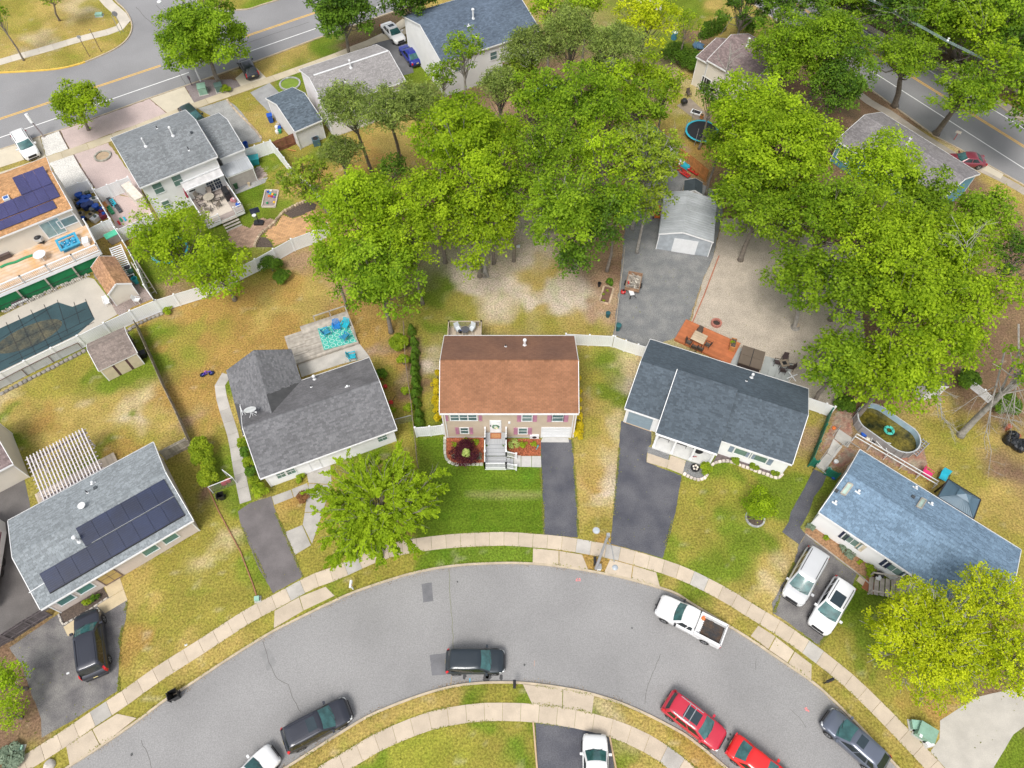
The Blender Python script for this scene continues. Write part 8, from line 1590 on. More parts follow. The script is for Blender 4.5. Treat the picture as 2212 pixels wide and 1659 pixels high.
for reg in(zz(1250,1180,4.424,[(240,440),(735,440),(735,770),(600,775),(440,775),(330,760),(265,690),(240,600)]),zz(1250,1180,4.424,[(1050,475),(1475,478),(1472,680),(1150,682),(1050,595)])):
 p=ccw(reg);xs_=[q[0]for q in p];ys_=[q[1]for q in p];n=0
 while n<1300:
  x,y=random.uniform(min(xs_),max(xs_)),random.uniform(min(ys_),max(ys_))
  if pip(p,x,y):n+=1;a=random.uniform(0,3.14);l,w_=random.uniform(.03,.09),random.uniform(.012,.03);z_=.02+random.uniform(0,.03);t_=random.uniform(-.02,.03);mc_.q([(x+l*math.cos(a)-w_*math.sin(a),y+l*math.sin(a)+w_*math.cos(a),z_+t_),(x-l*math.cos(a)-w_*math.sin(a),y-l*math.sin(a)+w_*math.cos(a),z_),(x-l*math.cos(a)+w_*math.sin(a),y-l*math.sin(a)-w_*math.cos(a),z_),(x+l*math.cos(a)+w_*math.sin(a),y+l*math.sin(a)-w_*math.cos(a),z_+t_)],random.random())
o=mc_.make('mulch_chips',MULCHR);o['kind']='stuff';tag(o,'red bark chips in the front beds of the tan house','mulch')
border('pale stone edging round the left mulch bed of the tan house',smooth_line(zz(1250,1180,4.424,[(238,440),(235,560),(240,680),(275,755),(350,795),(440,803),(600,800),(735,798)])),mat('pale_green_stone',(.45,.45,.38),.9,.1,4,20,.12,tint=.25),.36,.24,.14)
pads('garden_path',[zz(1250,1180,4.424,[(1130,678),(1220,684),(1220,830),(1130,822)]),zz(1250,1180,4.424,[(1226,692),(1356,692),(1358,832),(1226,830)]),zz(1250,1180,4.424,[(1362,692),(1480,692),(1486,836),(1364,833)]),zz(1250,1180,4.424,[(1478,512),(1502,452),(1835,452),(1845,514)])],mat('light_grey_concrete',(.47,.46,.44),.85,.06,tint=.06),.02,piece='paving_slab')
r=place('hose_toy','teal garden hose reel in the right mulch bed','hose',ZA,1442,570,.02,1.2);add(r,'reel',TEALP,lambda b:b.tube([(0,-.05,.12),(0,.05,.12)],.12,12));add(r,'hose_end',TEALP,lambda b:b.bar((0,0,.05),(-.35,.05,.03),.03))
# ---- grey ranch back deck with rug and chairs
DKG=[g(3,1842,522,.3),g(3,2215,408,.3),g(4,112,560,.3),g(3,2015,665,.3)];o=Vector(DKG[3]);uu=(Vector(DKG[2])-o).normalized();rzg=math.atan2(uu.y,uu.x);DK2=empty('deck',(o.x,o.y,0),rzg,'weathered grey deck with a turquoise rug behind the grey-roofed ranch','deck')
def lc(w):r_=Vector(w)-o;return(r_.dot(uu),r_.dot(Vector((-uu.y,uu.x))))
q0,q1,q2=lc(g(3,1842,522,.3)),lc(g(4,40,355,.3)),lc(DKG[2]);boards(DK2,'decking',0,q2[0],0,q1[1],.3,.28,WOODG,'x',.14);boards(DK2,'decking',q0[0],-.006,q0[1]*.0,q0[1],.3,.28,WOODG,'x',.14)
aR=lc(g(3,2040,420,.3+.9));bR=lc(g(4,40,360,1.2));
for p,q_ in(((aR[0],q1[1]),(q2[0],q1[1])),((q2[0],q1[1]),(q2[0],q1[1]*.25))):add(DK2,'rail',WOODG,lambda b:b.bar((*p,1.15),(*q_,1.15),.05));add(DK2,'post',WOODG,lambda b:b.bar((*p,.3),(*p,1.2),.05));add(DK2,'post',WOODG,lambda b:b.bar((*q_,.3),(*q_,1.2),.05))
add(DK2,'post',WOODG,lambda b:b.bar(((aR[0]+q2[0])/2,q1[1],.3),((aR[0]+q2[0])/2,q1[1],1.2),.05))
pads('patio',[gm([(3,1900,612),(3,2015,668),(4,115,565),(4,185,655),(4,0,700),(3,1955,785)])],CONCG,.015)
RUG=[g(3,2058,470,.31),g(3,2100,610,.31),g(4,100,555,.31),g(4,35,430,.31)];RGR=empty('rug',(*RUG[1],.31),0,'turquoise rug with white lattice pattern on the grey deck','rug');rl=[(p[0]-RUG[1][0],p[1]-RUG[1][1])for p in RUG]
add(RGR,'rug_base',mat('turquoise_rug',(.06,.42,.34),.9,.05),lambda b:b.prism(ccw(rl),0,.01));mb=MB();e1=Vector((rl[2][0]-rl[1][0],rl[2][1]-rl[1][1]));e2=Vector((rl[0][0]-rl[1][0],rl[0][1]-rl[1][1]))
for i in range(5):
 for j in range(5):
  c=e1*((i+.5)/5)+e2*((j+.5)/5);w_=.19;pts_=[c+e1.normalized()*w_*math.cos(a)*1.35+e2.normalized()*w_*math.sin(a)*1.2 for a in np.linspace(0,2*math.pi,7)[:-1]]
  for q in range(6):mb.bar((*pts_[q],.013),(*pts_[(q+1)%6],.013),.022,h=.002)
mb.make('lattice_pattern',mat('pale_lattice',(.55,.72,.66),.9),RGR)['kind']='stuff'
CB,CBL=mat('bright_blue_resin',(.02,.20,.55),.4),mat('cyan_resin',(.02,.42,.55),.4);
for i,(k,x,y,a,m)in enumerate([(3,2118,505,2.2,mat('steel_blue_resin',(.04,.28,.48),.4)),(3,2185,470,.2,CB),(4,28,462,-.3,CBL),(4,25,535,-2.2,mat('steel_blue_resin',(.04,.28,.48),.4)),(4,75,662,1.8,CBL)]):
 r=place('adirondack_chair',['steel blue adirondack chair at the left of the rug','bright blue adirondack chair at the back of the rug','cyan adirondack chair at the right back of the rug','steel blue adirondack chair at the right front of the rug','cyan adirondack chair fallen against the ranch roof edge'][i],'chair',k,x,y,.33 if i<4 else.05,a,'adirondack chairs behind the grey ranch')
 for j in range(5):add(r,'back_slat',m,lambda b:b.bar((-.24+.12*j,.25,.35),(-.28+.14*j,.55,1.0-.05*abs(j-2)),.045,h=.015))
 for j in range(4):add(r,'seat_slat',m,lambda b:b.box(-.28,.28,-.3+.14*j,-.18+.14*j,.33,.36))
 for sx in(-1,1):add(r,'armrest',m,lambda b:b.box(sx*.36-.06,sx*.36+.06,-.35,.4,.55,.58));add(r,'leg',m,lambda b:b.bar((sx*.33,-.32,0),(sx*.33,-.32,.55),.03));add(r,'leg',m,lambda b:b.bar((sx*.33,.32,0),(sx*.33,.32,.55),.03))
r=place('bicycle',"child's blue and purple bicycle lying on the dry lawn",'bicycle',3,1342,762,.08,rz_(3,(1310,770),(1370,758)))
for sx,lab in((-.42,0),(.42,0)):
 w_=add(r,'wheel',BLACK,lambda b:b.lathe((sx,-.05,0),[(.27,0),(.27,.04),(.235,.04),(.235,0),(.27,0)],20))
 add(r,'spokes',mat('blue_spokes',(.15,.2,.5),.4),lambda b:[b.bar((sx,-.05,.02),(sx+.24*math.cos(i*.7),-.05+.24*math.sin(i*.7),.02),.006)for i in range(9)]and None)
BF=mat('purple_frame',(.12,.06,.45),.3)
add(r,'frame',BF,lambda b:[b.bar(p,q,.022)for p,q in(((-.42,-.05,.04),(-.08,-.05,.05)),((-.08,-.05,.05),(.28,.18,.05)),((-.15,.25,.05),(.28,.18,.05)),((-.08,-.05,.05),(-.15,.25,.05)),((.42,-.05,.04),(.28,.28,.05)),((-.42,-.05,.04),(-.15,.22,.05)))]and None)
add(r,'handlebar',BLACK,lambda b:b.bar((.2,.34,.05),(.36,.30,.3),.02));add(r,'seat',mat('pink_seat',(.6,.2,.3),.6),lambda b:b.box(-.26,-.06,.25,.33,.03,.1));add(r,'pedal',BLACK,lambda b:b.box(-.12,0,-.2,-.1,.02,.07))
cart('black open-topped bin on the strip beside the ranch walkway',3,1445,1570,BLACK,BLACK,.3,openlid=True,wd=.5,dp=.5,h=.8)
for i,(x,y)in enumerate([(1455,1478),(1482,1462)]):r=place('fuel_can',['red fuel can by the white pole gate, left of two','red fuel can by the white pole gate, right of two'][i],'can',3,x,y,.05,.4);add(r,'can_body',mat('faded_red',(.55,.06,.10),.5),lambda b:b.box(-.2,.2,-.14,.14,0,.36));add(r,'can_spout',mat('faded_red',(.55,.06,.10),.5),lambda b:b.bar((.1,0,.36),(.22,0,.45),.03))
for i,(x,y)in enumerate([(265,805),(290,862),(325,958)]):r=place('garden_ornament' if i<2 else 'red_mower',['red bloom ornament in the ranch side bed, far one','red lantern ornament in the ranch side bed','red mower against the ranch side wall'][i],'ornament' if i<2 else 'mower',4,x,y);add(r,'head',REDP,lambda b:b.blob((0,0,.5 if i<2 else.3),.22,8,5,.15));add(r,'stake' if i<2 else 'handle',BLACK,lambda b:b.bar((0,0,0)if i<2 else(0,0,.2),(0,0,.5)if i<2 else(.4,.3,.8),.02))
cart('black rack of tools beside the brown-grey shed',3,935,655,BLACK,BLACK,.5,wd=.7,dp=.5,h=.7,name='tool_rack')
ribbon('timber_edging',gm([(3,1350,1505),(3,1420,1659),(6,1560,260),(6,1640,470),(6,1670,565)]),.08,-.02,.1,mat('brown_timber',(.30,.14,.08),.9));ribbon('timber_edging',gl(7,[(1243,1362),(1268,1659),(1285,1850)]),.12,-.02,.12,mat('pale_timber',(.50,.36,.22),.9,.1));ribbon('timber_edging',gl(7,[(1738,1455),(1778,1659),(1800,1850)]),.12,-.02,.12,MATS['pale_timber']);ribbon('timber_edging',gm([(4,2212,-400),(5,205,0),(5,60,420),(5,35,490)])if False else[G(1553,553),G(1520,640),G(1485,722)],.12,-.02,.08,mat('red_timber',(.40,.16,.10),.9))
# ---- street furniture
def mailbox(label,k,x,y,m=BLACK,rz=0,z=0):
 r=place('mailbox',label,'mailbox',k,x,y,z,rz);add(r,'post',m,lambda b:b.box(-.05,.05,-.05,.05,0,1.05));add(r,'arm',m,lambda b:b.bar((0,0,.95),(0,.35,.95),.04))
 def bx_(b):
  pr=[(-.11,0),(.11,0),(.11,.14),(.08,.22),(0,.25),(-.08,.22),(-.11,.14)];n=len(b.v)
  for yy in(-.2,.38):b.v+=[(p,yy,1.0+q)for p,q in pr]
  for i in range(7):j=(i+1)%7;b.f.append((n+i,n+j,n+7+j,n+7+i));b.t.append(.5);b.m.append(0)
  b.f.append(tuple(range(n+7,n+14)));b.f.append(tuple(reversed(range(n,n+7))));b.t+=[.5,.5];b.m+=[0,0]
 add(r,'box',m,bx_);add(r,'flag',REDP,lambda b:b.box(.115,.13,-.05,.0,1.1,1.3));return r
mailbox('black mailbox on the lower kerb in front of the dark blue-black SUV',7,1122,1140);mailbox('black mailbox on a post on the grass verge, lower right',8,915,1110,rz=-1.2);mailbox('black mailbox at the foot of the street light pole',7,1636,348,rz=0);mailbox('white mailbox on the verge under the feathery elm',7,77,500,WHM);mailbox('dark purple-brown mailbox by the main road',0,1245,555,mat('brown_purple',(.10,.07,.09),.6),.6)
PL=place('street_light','grey timber street light pole with curved arm between the driveways','street light',7,1650,365);tpz=8.2;tpx=Vector(g(7,1730,148,tpz))-PL.location.xy;lamp=Vector(g(7,1725,335,5.6))-PL.location.xy
add(PL,'pole',mat('grey_pole',(.36,.36,.37),.7,.1),lambda b:b.tube([(0,0,-.1),(tpx.x*.5,tpx.y*.5,4.1),(tpx.x,tpx.y,tpz)],[.13,.11,.09],10));am=Vector(g(7,1722,200,7.4))-PL.location.xy
add(PL,'arm',GREYM,lambda b:b.tube([(tpx.x*.9,tpx.y*.9,7.3),(tpx.x*.9+.25,tpx.y*.9-.7,7.75),(tpx.x*.9+.35,tpx.y*.9-1.9,7.8)],.035,6));add(PL,'lamp_head',mat('grey_lamp',(.38,.42,.46),.4),lambda b:b.blob((tpx.x*.9+.38,tpx.y*.9-2.3,7.78),.22,10,6,.02,sz=.45))
add(PL,'bracket',GREYM,lambda b:b.box(tpx.x-.12,tpx.x+.12,tpx.y-.12,tpx.y+.12,tpz-.25,tpz+.1))
r=place('utility_box','small grey box at the foot of the street light pole','utility box',7,1668,365);add(r,'housing',WHM,lambda b:b.box(-.16,.16,-.2,.2,0,.5));add(r,'lid',GREYM,lambda b:b.box(-.18,.18,-.22,.22,.502,.54))
r=place('manhole_cover','pale grey round access cover in the grass by the street light','cover',7,1652,120);add(r,'disc',mat('pale_cover',(.45,.50,.54),.6),lambda b:b.lathe((0,0,-.05),[(.26,0),(.26,.08),(.02,.085)],16));add(r,'frame',CONCG,lambda b:b.lathe((0,0,-.05),[(.32,0),(.32,.06)],16))
def tbox(label,k,x,y,w,d,h,rz,m=TRANSF):
 r=place('utility_box',label,'utility box',k,x,y,0,rz);add(r,'housing',m,lambda b:b.box(-w/2,w/2,-d/2,d/2,.05,h));add(r,'lid',m,lambda b:b.box(-w/2-.04,w/2+.04,-d/2-.04,d/2+.04,h+.002,h+.08));add(r,'pad',CONCG,lambda b:b.box(-w/2-.12,w/2+.12,-d/2-.12,d/2+.12,-.02,.045));return r
tbox('pale green transformer box by the main road, left one',0,1320,600,1.0,1.1,.95,rz_(0,(1300,600),(1350,590)));tbox('darker green utility box beside the round maple',0,1425,585,.9,.9,.8,.4,mat('dark_utility',(.10,.17,.15),.6));tbox('rust-stained green transformer box by the concrete drive at lower right',8,1555,1435,1.15,.95,.8,-.6);tbox('pale mint utility cap left of the green transformer',8,1503,1385,.75,.55,.5,-.1,mat('mint_cap',(.28,.48,.38),.5));tbox('small white utility cap below the green transformer',8,1587,1505,.45,.25,.35,.2,WHM)
add(place('dent_mark','white notice stuck on the green transformer lid','notice',8,1545,1450,.89,-.6),'notice_sheet',WHM,lambda b:b.box(-.1,.1,-.12,.12,0,.005))
tbox('pale mint cap at the sidewalk end of the yellow lawn',6,1672,568,.3,.3,.35,.2,MATS['mint_cap']);tbox('pale mint cap in the bed at the bottom left corner',6,130,1532,.55,.3,.25,0,MATS['mint_cap']);tbox('pale teal utility cap in the grass by the corner path, top left',0,645,103,.9,.6,.3,.1,MATS['mint_cap'])
r=place('boulder','smooth grey boulder at the bottom edge by the sidewalk','rock',6,325,1640);add(r,'rock_face',STONE,lambda b:b.blob((0,0,.1),.42,10,6,.12,sz=.7),True)
def signpost(label,k,x,y,h,rz,board=(.6,.6),m=GREYM,sm=None,shape='rect'):
 r=place('road_sign',label,'sign',k,x,y,0,rz);add(r,'post',m,lambda b:b.bar((0,0,0),(0,0,h),.035))
 if shape=='oct':add(r,'sign_face',sm or GREYM,lambda b:b.v.extend([(.38*math.cos(math.pi/8+i*math.pi/4),-.05,h-.3+.38*math.sin(math.pi/8+i*math.pi/4))for i in range(8)])or(b.f.append(tuple(range(8))),b.t.append(.5),b.m.append(0)))
 else:add(r,'sign_face',sm or GREYM,lambda b:b.box(-board[0]/2,board[0]/2,-.06,-.04,h-board[1],h))
 return r
signpost('octagonal sign seen from behind at the top left corner path',0,800,205,2.9,.3,shape='oct',sm=mat('sign_back',(.20,.20,.21),.5));signpost('rusty brown post with grey sign on the dry verge, left',0,580,365,3.0,.3,(.45,.4),RUST);signpost('thin brown post on the dry verge, right',0,657,335,3.2,.3,(.1,.1),RUST);signpost('grey post beside the octagonal sign',0,780,215,2.6,.3,(.1,.1),GREYM)
r=place('street_light','white fat lamp head on a short pole by the white gravel','street light',ZG,960,380);add(r,'pole',mat('mauve_pole',(.30,.26,.27),.6),lambda b:b.tube([(0,0,0),(-.3,0,2.2)],.09,8));add(r,'lamp_head',WHM,lambda b:b.tube([(-.3,0,2.1),(-.5,.2,3.2)],[.2,.22],10));
r=place('pole','pale pole base beneath the round maple at the main road','pole',0,1300,525);add(r,'shaft',WHM,lambda b:b.tube([(0,0,0),(-.25,.1,9)],.12,8));add(r,'lamp_head',WHM,lambda b:b.blob((-2.3,2.6,9.1),.3,8,5,.02,sz=.5));add(r,'arm',GREYM,lambda b:b.tube([(-.25,.1,8.7),(-2.2,2.5,9.1)],.05,6))
signpost('small white mailbox-like sign with red mark by the right-hand road',2,1758,905,1.3,-.5,(.6,.35),mat('red_post',(.4,.05,.04),.6),mat('cream_sign',(.6,.55,.48),.6))
PW=empty('power_line',(*g(2,1290,40,8.5),0),0,'bundled overhead wires with white insulators crossing the woodland','power line');o_=PW.location
def wp(x,y,z=8.5):p=g(2,x,y,z);return(p[0]-o_.x,p[1]-o_.y,z)
for s in(0,.12,.24):add(PW,'wire',mat('wire_grey',(.20,.28,.27),.5),lambda b:b.tube([wp(700,-250+s*60),wp(1290,25+s*60),wp(1720,262+s*60),wp(2185,490+s*60),wp(2500,640+s*60)],.03,4))
for x,y in((1378,75),(1718,262),(2180,487),(1245,5)):add(PW,'insulator',WHM,lambda b:b.lathe((wp(x,y)[0],wp(x,y)[1],8.35),[(.08,0),(.16,.12),(.06,.3),(.14,.42)],8))
mb=MB();mb.tube([(*g(ZH,1440,10,9),9),(*g(ZH,1190,385,5.2),5.2)],.035,5);tag(mb.make('service_wire',GREYM),'service wire dropping to the mauve-brown roof','wire')
border('tan stone edging along the grey gravel drive at upper left',smooth_line(gl(0,[(1470,645),(1530,720),(1600,790),(1660,850),(1695,900)])),MATS['tan_wall_stone'],.4,.22,.15);border('dark brick edging between pink and white gravel, upper strip',gl(0,[(385,850),(445,965)]),mat('dark_edging',(.18,.13,.12),.9,tint=.2),.4,.12,.1);border('dark brick edging between pink and white gravel, lower strip',gl(0,[(478,1003),(520,1080),(612,1215)]),MATS['dark_edging'],.4,.12,.1)
ring('small round stone flower ring on the pink gravel',0,668,1015,1.0,16,mat('mossy_stone',(.34,.33,.28),.9,tint=.2),.2,.2,'flower_ring','edging',mat('tan_soil',(.4,.3,.2),.95));ring('grey stone ring on the grass beside the garage drive',0,1880,545,1.4,20,mat('grey_block',(.36,.36,.36),.9,tint=.2),.2,.15,'flower_ring','edging',mat('grass_fill',(.17,.25,.03),.95))
sheet('mulch_bed',gl(6,[(385,655),(665,480),(705,545),(420,735)]),.012,MULCHD,.02);border('pale block edging of the bed by the solar house',gl(6,[(380,660),(408,735),(560,650),(700,555)]),STONE,.4,.14,.14);pads('garden_path',[gl(6,[(675,480),(775,420),(802,500),(708,555)]),gl(6,[(708,558),(802,502),(826,570),(680,657),(625,605)]),gl(6,[(412,745),(480,700),(488,790),(440,805)])],mat('tan_pad',(.55,.45,.29),.9,.06),.02,piece='paving_slab')
pads('garden_path',[gl(3,[(1762,1560),(1885,1515),(1900,1565),(1778,1612)]),gl(3,[(1890,1512),(1990,1472),(2005,1520),(1905,1563)]),gm([(3,1985,1395),(3,2140,1340),(3,2150,1480),(3,2000,1470)]),gm([(3,2003,1475),(3,2150,1485),(6,2090,0),(6,1975,0)]),gl(6,[(1850,130),(1958,85),(2015,215),(1912,277)]),gl(6,[(1962,82),(1975,5),(2090,5),(2022,205)])],CONCG,.02,piece='paving_slab')
r=place('garden_hose','coiled blue hose at the side of the grey-roofed ranch','hose',7,1300,0)if False else None
for i,(k,x,y)in enumerate([(6,1205,862),(6,440,1045)]):r=place('litter',['scrap of white paper on the yellow lawn','scrap of white and green paper on the driveway'][i],'litter',k,x,y,.01,.4);add(r,'paper',WHM,lambda b:b.box(-.1,.1,-.07,.07,0,.01));add(r,'fold',WHM,lambda b:b.box(-.05,.06,-.06,.0,.011,.03))
for i,(k,x,y,m,lb)in enumerate([(Z4,1500,135,WHM,'white framed mini trampoline on the cream house patio'),(Z4,1570,205,WOODO,'round orange-topped pot on the cream house patio')]):r=place('patio_item',lb,'trampoline' if i==0 else 'pot',k,x,y,.1,-.5);add(r,'frame',m,(lambda b:b.box(-.65,.65,-.4,.4,0,.15))if i==0 else(lambda b:b.lathe((0,0,0),[(.22,0),(.26,.5)],12)));add(r,'centre',BLACK,(lambda b:b.box(-.52,.52,-.28,.28,.152,.17))if i==0 else(lambda b:b.lathe((0,0,.502),[(.2,0),(.01,.01)],10)))
sheet('patio',gm([(Z4,1250,40),(Z4,1420,-60),(Z4,1700,200),(Z4,1540,260)]),.015,mat('patio_brown',(.28,.23,.18),.9,.1,1.5,20,.1,world=True));r=place('grill','black barbecue at the corner of the cream house patio','grill',Z4,1335,40,.1,.4);add(r,'bowl',BLACK,lambda b:b.box(-.35,.35,-.28,.28,.4,.8));add(r,'lid',BLACK,lambda b:b.lathe((0,0,.8),[(.35,0),(.25,.15),(.02,.2)],10));chair('brown garden chair on the cream house patio',2,35,625,.1,.3,mat('brown_mesh',(.10,.075,.06),.6));r=place('blue_barrel','blue barrel at the wall of the cream-walled house, top','barrel',ZH,175,470);add(r,'drum',mat('blue_drum',(.06,.22,.35),.5),lambda b:b.lathe((0,0,0),[(.4,0),(.42,1.0)],14));add(r,'drum_lid',WHM,lambda b:b.lathe((0,0,1.002),[(.38,0),(.02,.02)],14))
r=place('covered_kettle','blue tarp-covered heap behind the cream house','tarp',ZH,700,640,.1);add(r,'tarp',mat('slate_blue_tarp',(.08,.16,.26),.6),lambda b:b.blob((0,0,.2),.8,10,5,.2,sz=.5));add(r,'weight',STONE,lambda b:b.blob((.2,.2,.6),.12,6,4,.2))
r=empty('deck',(*g(1,1150,410,1.2),0),rz_(1,(1080,440),(1220,380)),'tan wooden deck behind the big white house, seen between the pines','deck');boards(r,'decking',-2.5,2.8,0,3.2,1.2,.05,mat('pink_deck',(.50,.36,.26),.8,.08,tint=.12),'x',.15);rail_between(r,'railing',(-2.5,0,1.2),(2.8,0,1.2),m=mat('brown_rail',(.22,.13,.06),.8),step=.14)
r=place('concrete_block','hollow concrete block on the sandy ground under the grove','block',1,1147,1600,0,.1);add(r,'shell',WHM,lambda b:(b.box(-.2,.2,-.13,-.09,0,.2),b.box(-.2,.2,.09,.13,0,.2),b.box(-.2,-.15,-.09,.09,0,.2),b.box(.15,.2,-.09,.09,0,.2),b.box(-.03,.03,-.09,.09,0,.2)))
r=place('sawhorse','yellow timber plank upright under the grove','timber',1,1118,1560,0,0);add(r,'beam',YELLOWP,lambda b:b.bar((0,-.6,.3),(0,.6,.35),.06));add(r,'leg',WOODO,lambda b:b.bar((0,-.5,0),(0,-.5,.3),.04))
# ---- street and garden trees, surveyed one by one (coordinates in the whole-picture frame: k=None)
tree('large round maple overhanging the main road beside the two green utility boxes',None,437,88,96,11,MIDG,style='maple',seed=101,leaf=.3,dens=1.6,nlobe=46,kb=0,base=(1420,535))
tree('small open maple on the pink gravel verge by the main road',None,171,228,56,6,LIME,base=(575,842),kb=0,seed=102,flat=.7,dens=1.6,nlobe=34)
tree('thin-trunked young tree on the dry grass at the top left corner',None,108,-12,32,7,SPARSE,base=(385,133),kb=0,seed=103,name='young_tree')
tree('tree cut by the left edge beside the top left grass',None,-12,30,26,8,MIDG,seed=104)
tree('dark green round tree between the main road and the white sedan, left of two',None,738,32,72,10.5,DEEP,seed=105,nlobe=44,leaf=.3,dens=1.5)
tree('dark green round tree behind the white sedan at the top edge',None,886,-4,62,10,DEEP,seed=106,nlobe=42,leaf=.3,dens=1.5)
for i,(x,y,r,H,bx,by,lb)in enumerate([(752,232,60,13,803,371,'leftmost tall pine with bare grey trunk above the dry back yard'),(838,246,62,14,864,336,'second tall pine from the left with its trunk bare above the dry grass'),(905,226,54,13,905,330,'third tall pine from the left, behind the bright lime maple'),
  (742,330,44,8,752,420,'low olive pine beneath the leftmost tall pine'),
  (1148,110,62,14,None,None,'olive pine in front of the big white house, nearest its roof'),(1235,70,66,15,None,None,'tall olive pine at the top, just right of the blue-grey roof'),(1330,100,62,15,None,None,'rounded olive pine at the top between two bright maples'),(1080,185,46,12,None,None,'thin olive pine before the wooden deck of the big white house'),(1300,150,36,11,None,None,'small olive pine between the maples near the bare tan yard')]):
 tree(lb,None,x,y,r,H,PINEL,name='pine_tree',style='pine',base=None if bx is None else(bx,by),kb=None,seed=200+i,dens=2.3,leaf=.3,nlobe=60,tr=.2,branch=.8,flat=.75,asp=1.1)
tree('bright green tree at the top edge right of the blue-grey roof',None,1190,12,52,12,LIME,seed=121,leaf=.3);tree('bright green tree at the top edge between the pines',None,1270,4,46,12,LIME,seed=122,leaf=.3)
tree('palest yellow-green maple at the top beside the cream-walled house',None,1395,48,64,13,YELG,seed=123,leaf=.3,nlobe=36);tree('pale lime tree just below the palest maple at the top',None,1395,165,50,10,LIME,seed=124,leaf=.3)
tree('thin open tree with pale trunk in front of the big white house',None,1000,108,50,12,MIDG,style='sparse',seed=125,bark=BARKL,dens=1.3,nlobe=40);tree('leafy lower half of a thin tree at the corner of the big white house',None,955,165,40,8,MIDG,style='sparse',seed=126,bark=BARKL,dens=1.4)
tree('dark green holly between the pine trunks',None,852,372,38,5,DEEP,seed=127,name='holly_tree')
tree('brightest lime maple in the centre of the grove, upper crown',None,1000,315,94,17,LIME,seed=131,nlobe=52,leaf=.28,dens=1.1,base=(1050,598),bark=BARKL)
tree('bright lime maple on the left flank of the central grove',None,945,425,70,13,LIME,seed=132,nlobe=38,dens=1.05)
tree('lime maple low in the central grove, hanging over the bare sandy yard',None,1030,478,76,12,LIME,seed=133,nlobe=42,dens=1.0)
tree('drooping lime boughs at the lowest tip of the grove above the sandy ground',None,1015,575,36,8,LIME,seed=134,nlobe=18,dens=.9,base=(1050,598),bark=BARKL)
tree('mid-green maple between the pines and the right-hand grove',None,1160,222,62,14,MIDG,seed=135,nlobe=36)
tree('broad mid-green maple at the top of the central grove',None,1262,238,80,16,MIDG,seed=136,nlobe=46,dens=1.05)
tree('mid-green maple at the right shoulder of the central grove',None,1385,235,54,13,MIDG,seed=137,nlobe=30)
tree('mid-green maple in the middle of the central grove with a pale trunk',None,1190,345,74,15,MIDG,seed=138,nlobe=42,bark=BARKL)
tree('yellow-tinged maple right of centre in the grove',None,1300,350,70,14,LIME,seed=139,nlobe=30,dens=.75,bark=BARKL)
tree('thin olive tree with many bare twigs above the grey gravel',None,1395,345,74,13,SPARSE,style='sparse',seed=140,nlobe=58,dens=1.5,bark=BARKL,branch=1.2)
tree('thin olive tree overhanging the gravel just left of the metal garage',None,1400,430,50,10,SPARSE,style='sparse',seed=141,nlobe=34,dens=1.4,bark=BARKL)
tree('green maple above the sandy yard with twin pale trunks below it',None,1215,460,78,15,MIDG,seed=142,nlobe=46,base=(1212,575),bark=BARKL)
tree('dark green maple at the lower right of the central grove',None,1295,475,64,12,DEEP,seed=143,nlobe=34,base=(1240,580),bark=BARKL)
for i,(x,y,r,H,m,lb)in enumerate([(1085,300,60,13,LIME,'lime maple filling the gap behind the brightest maple'),(1110,425,62,12,MIDG,'shaded maple between the bright left and right halves of the grove'),(1335,445,60,12,MIDG,'maple leaning towards the grey gravel beneath the olive tree'),(1120,170,50,12,SPARSE,'olive-green maple behind the grove near the wooden deck'),(1440,190,40,12,LIME,'lime maple at the far right top of the grove beside the bare yard'),(890,520,62,12,LIME,'lime maple at the left foot of the central grove'),(1060,375,60,15,LIME,'bright maple right under the brightest crown'),(1240,555,44,9,DEEP,'low dark boughs over the twin pale trunks'),(720,570,50,9,MIDG,'low green maple boughs at the fence end of the left cluster'),(1330,180,50,14,LIME,'lime maple below the two tall pines at the top')]):
 tree(lb,None,x,y,r,H,m,seed=400+i,nlobe=34,dens=1.0,base=(1212,575)if i==7 else None)
tree('full green maple at the left of the central grove over the ranch yard',None,800,478,104,14,LIME,seed=151,nlobe=58,dens=1.05)
tree('green maple hanging over the boundary fence above the arborvitae hedge',None,818,605,82,12,MIDG,seed=152,nlobe=44,dens=1.05)
tree('lime maple above the white vinyl fence, upper part, hiding a trampoline',None,372,522,76,9,LIME,seed=153,nlobe=42,dens=.85,base=(452,640))
tree('lime maple crown spilling over the white vinyl fence into the dry yard',None,475,585,66,8,LIME,seed=154,nlobe=36,dens=.85)
tree('thin olive-leaved tree leaning over the white fence near the sandbox',None,655,395,60,8,SPARSE,style='sparse',base=(2140,1400),kb=0,seed=155,nlobe=40,dens=1.6)
tree('lime-topped maple right of the brown-roofed cream house, upper crown',None,1612,245,74,16,LIME,seed=161,nlobe=44)
tree('large yellow-green maple above the metal garage',None,1672,322,112,17,LIME,seed=162,nlobe=62,dens=1.05)
tree('large green maple whose low boughs overhang the metal garage roof',None,1648,440,92,13,MIDG,seed=163,nlobe=50,dens=1.05)
tree('dark green tree beside the small cream house deck',None,1540,212,36,9,DEEP,seed=164);tree('green maple boughs overhanging the round trampoline',None,1556,318,46,9,MIDG,seed=416,nlobe=30)
tree('bushy mid-green maple behind the cream house',None,1700,118,74,14,MIDG,seed=165,nlobe=42);tree('tall mid-green maple beside the right-hand road, upper',None,1790,110,78,15,MIDG,seed=166,nlobe=44)
tree('mid-green maple shading the upper end of the taupe roof',None,1815,185,66,13,DEEP,seed=167,nlobe=36);tree('dark tree cut by the top edge beside the hedge row',None,1612,12,56,11,DEEP,seed=168,style='sparse',dens=1.8,nlobe=44)
tree('dark tree at the top edge over the right-hand road',None,1690,22,46,11,DEEP,seed=169,style='sparse',dens=1.7,nlobe=40)
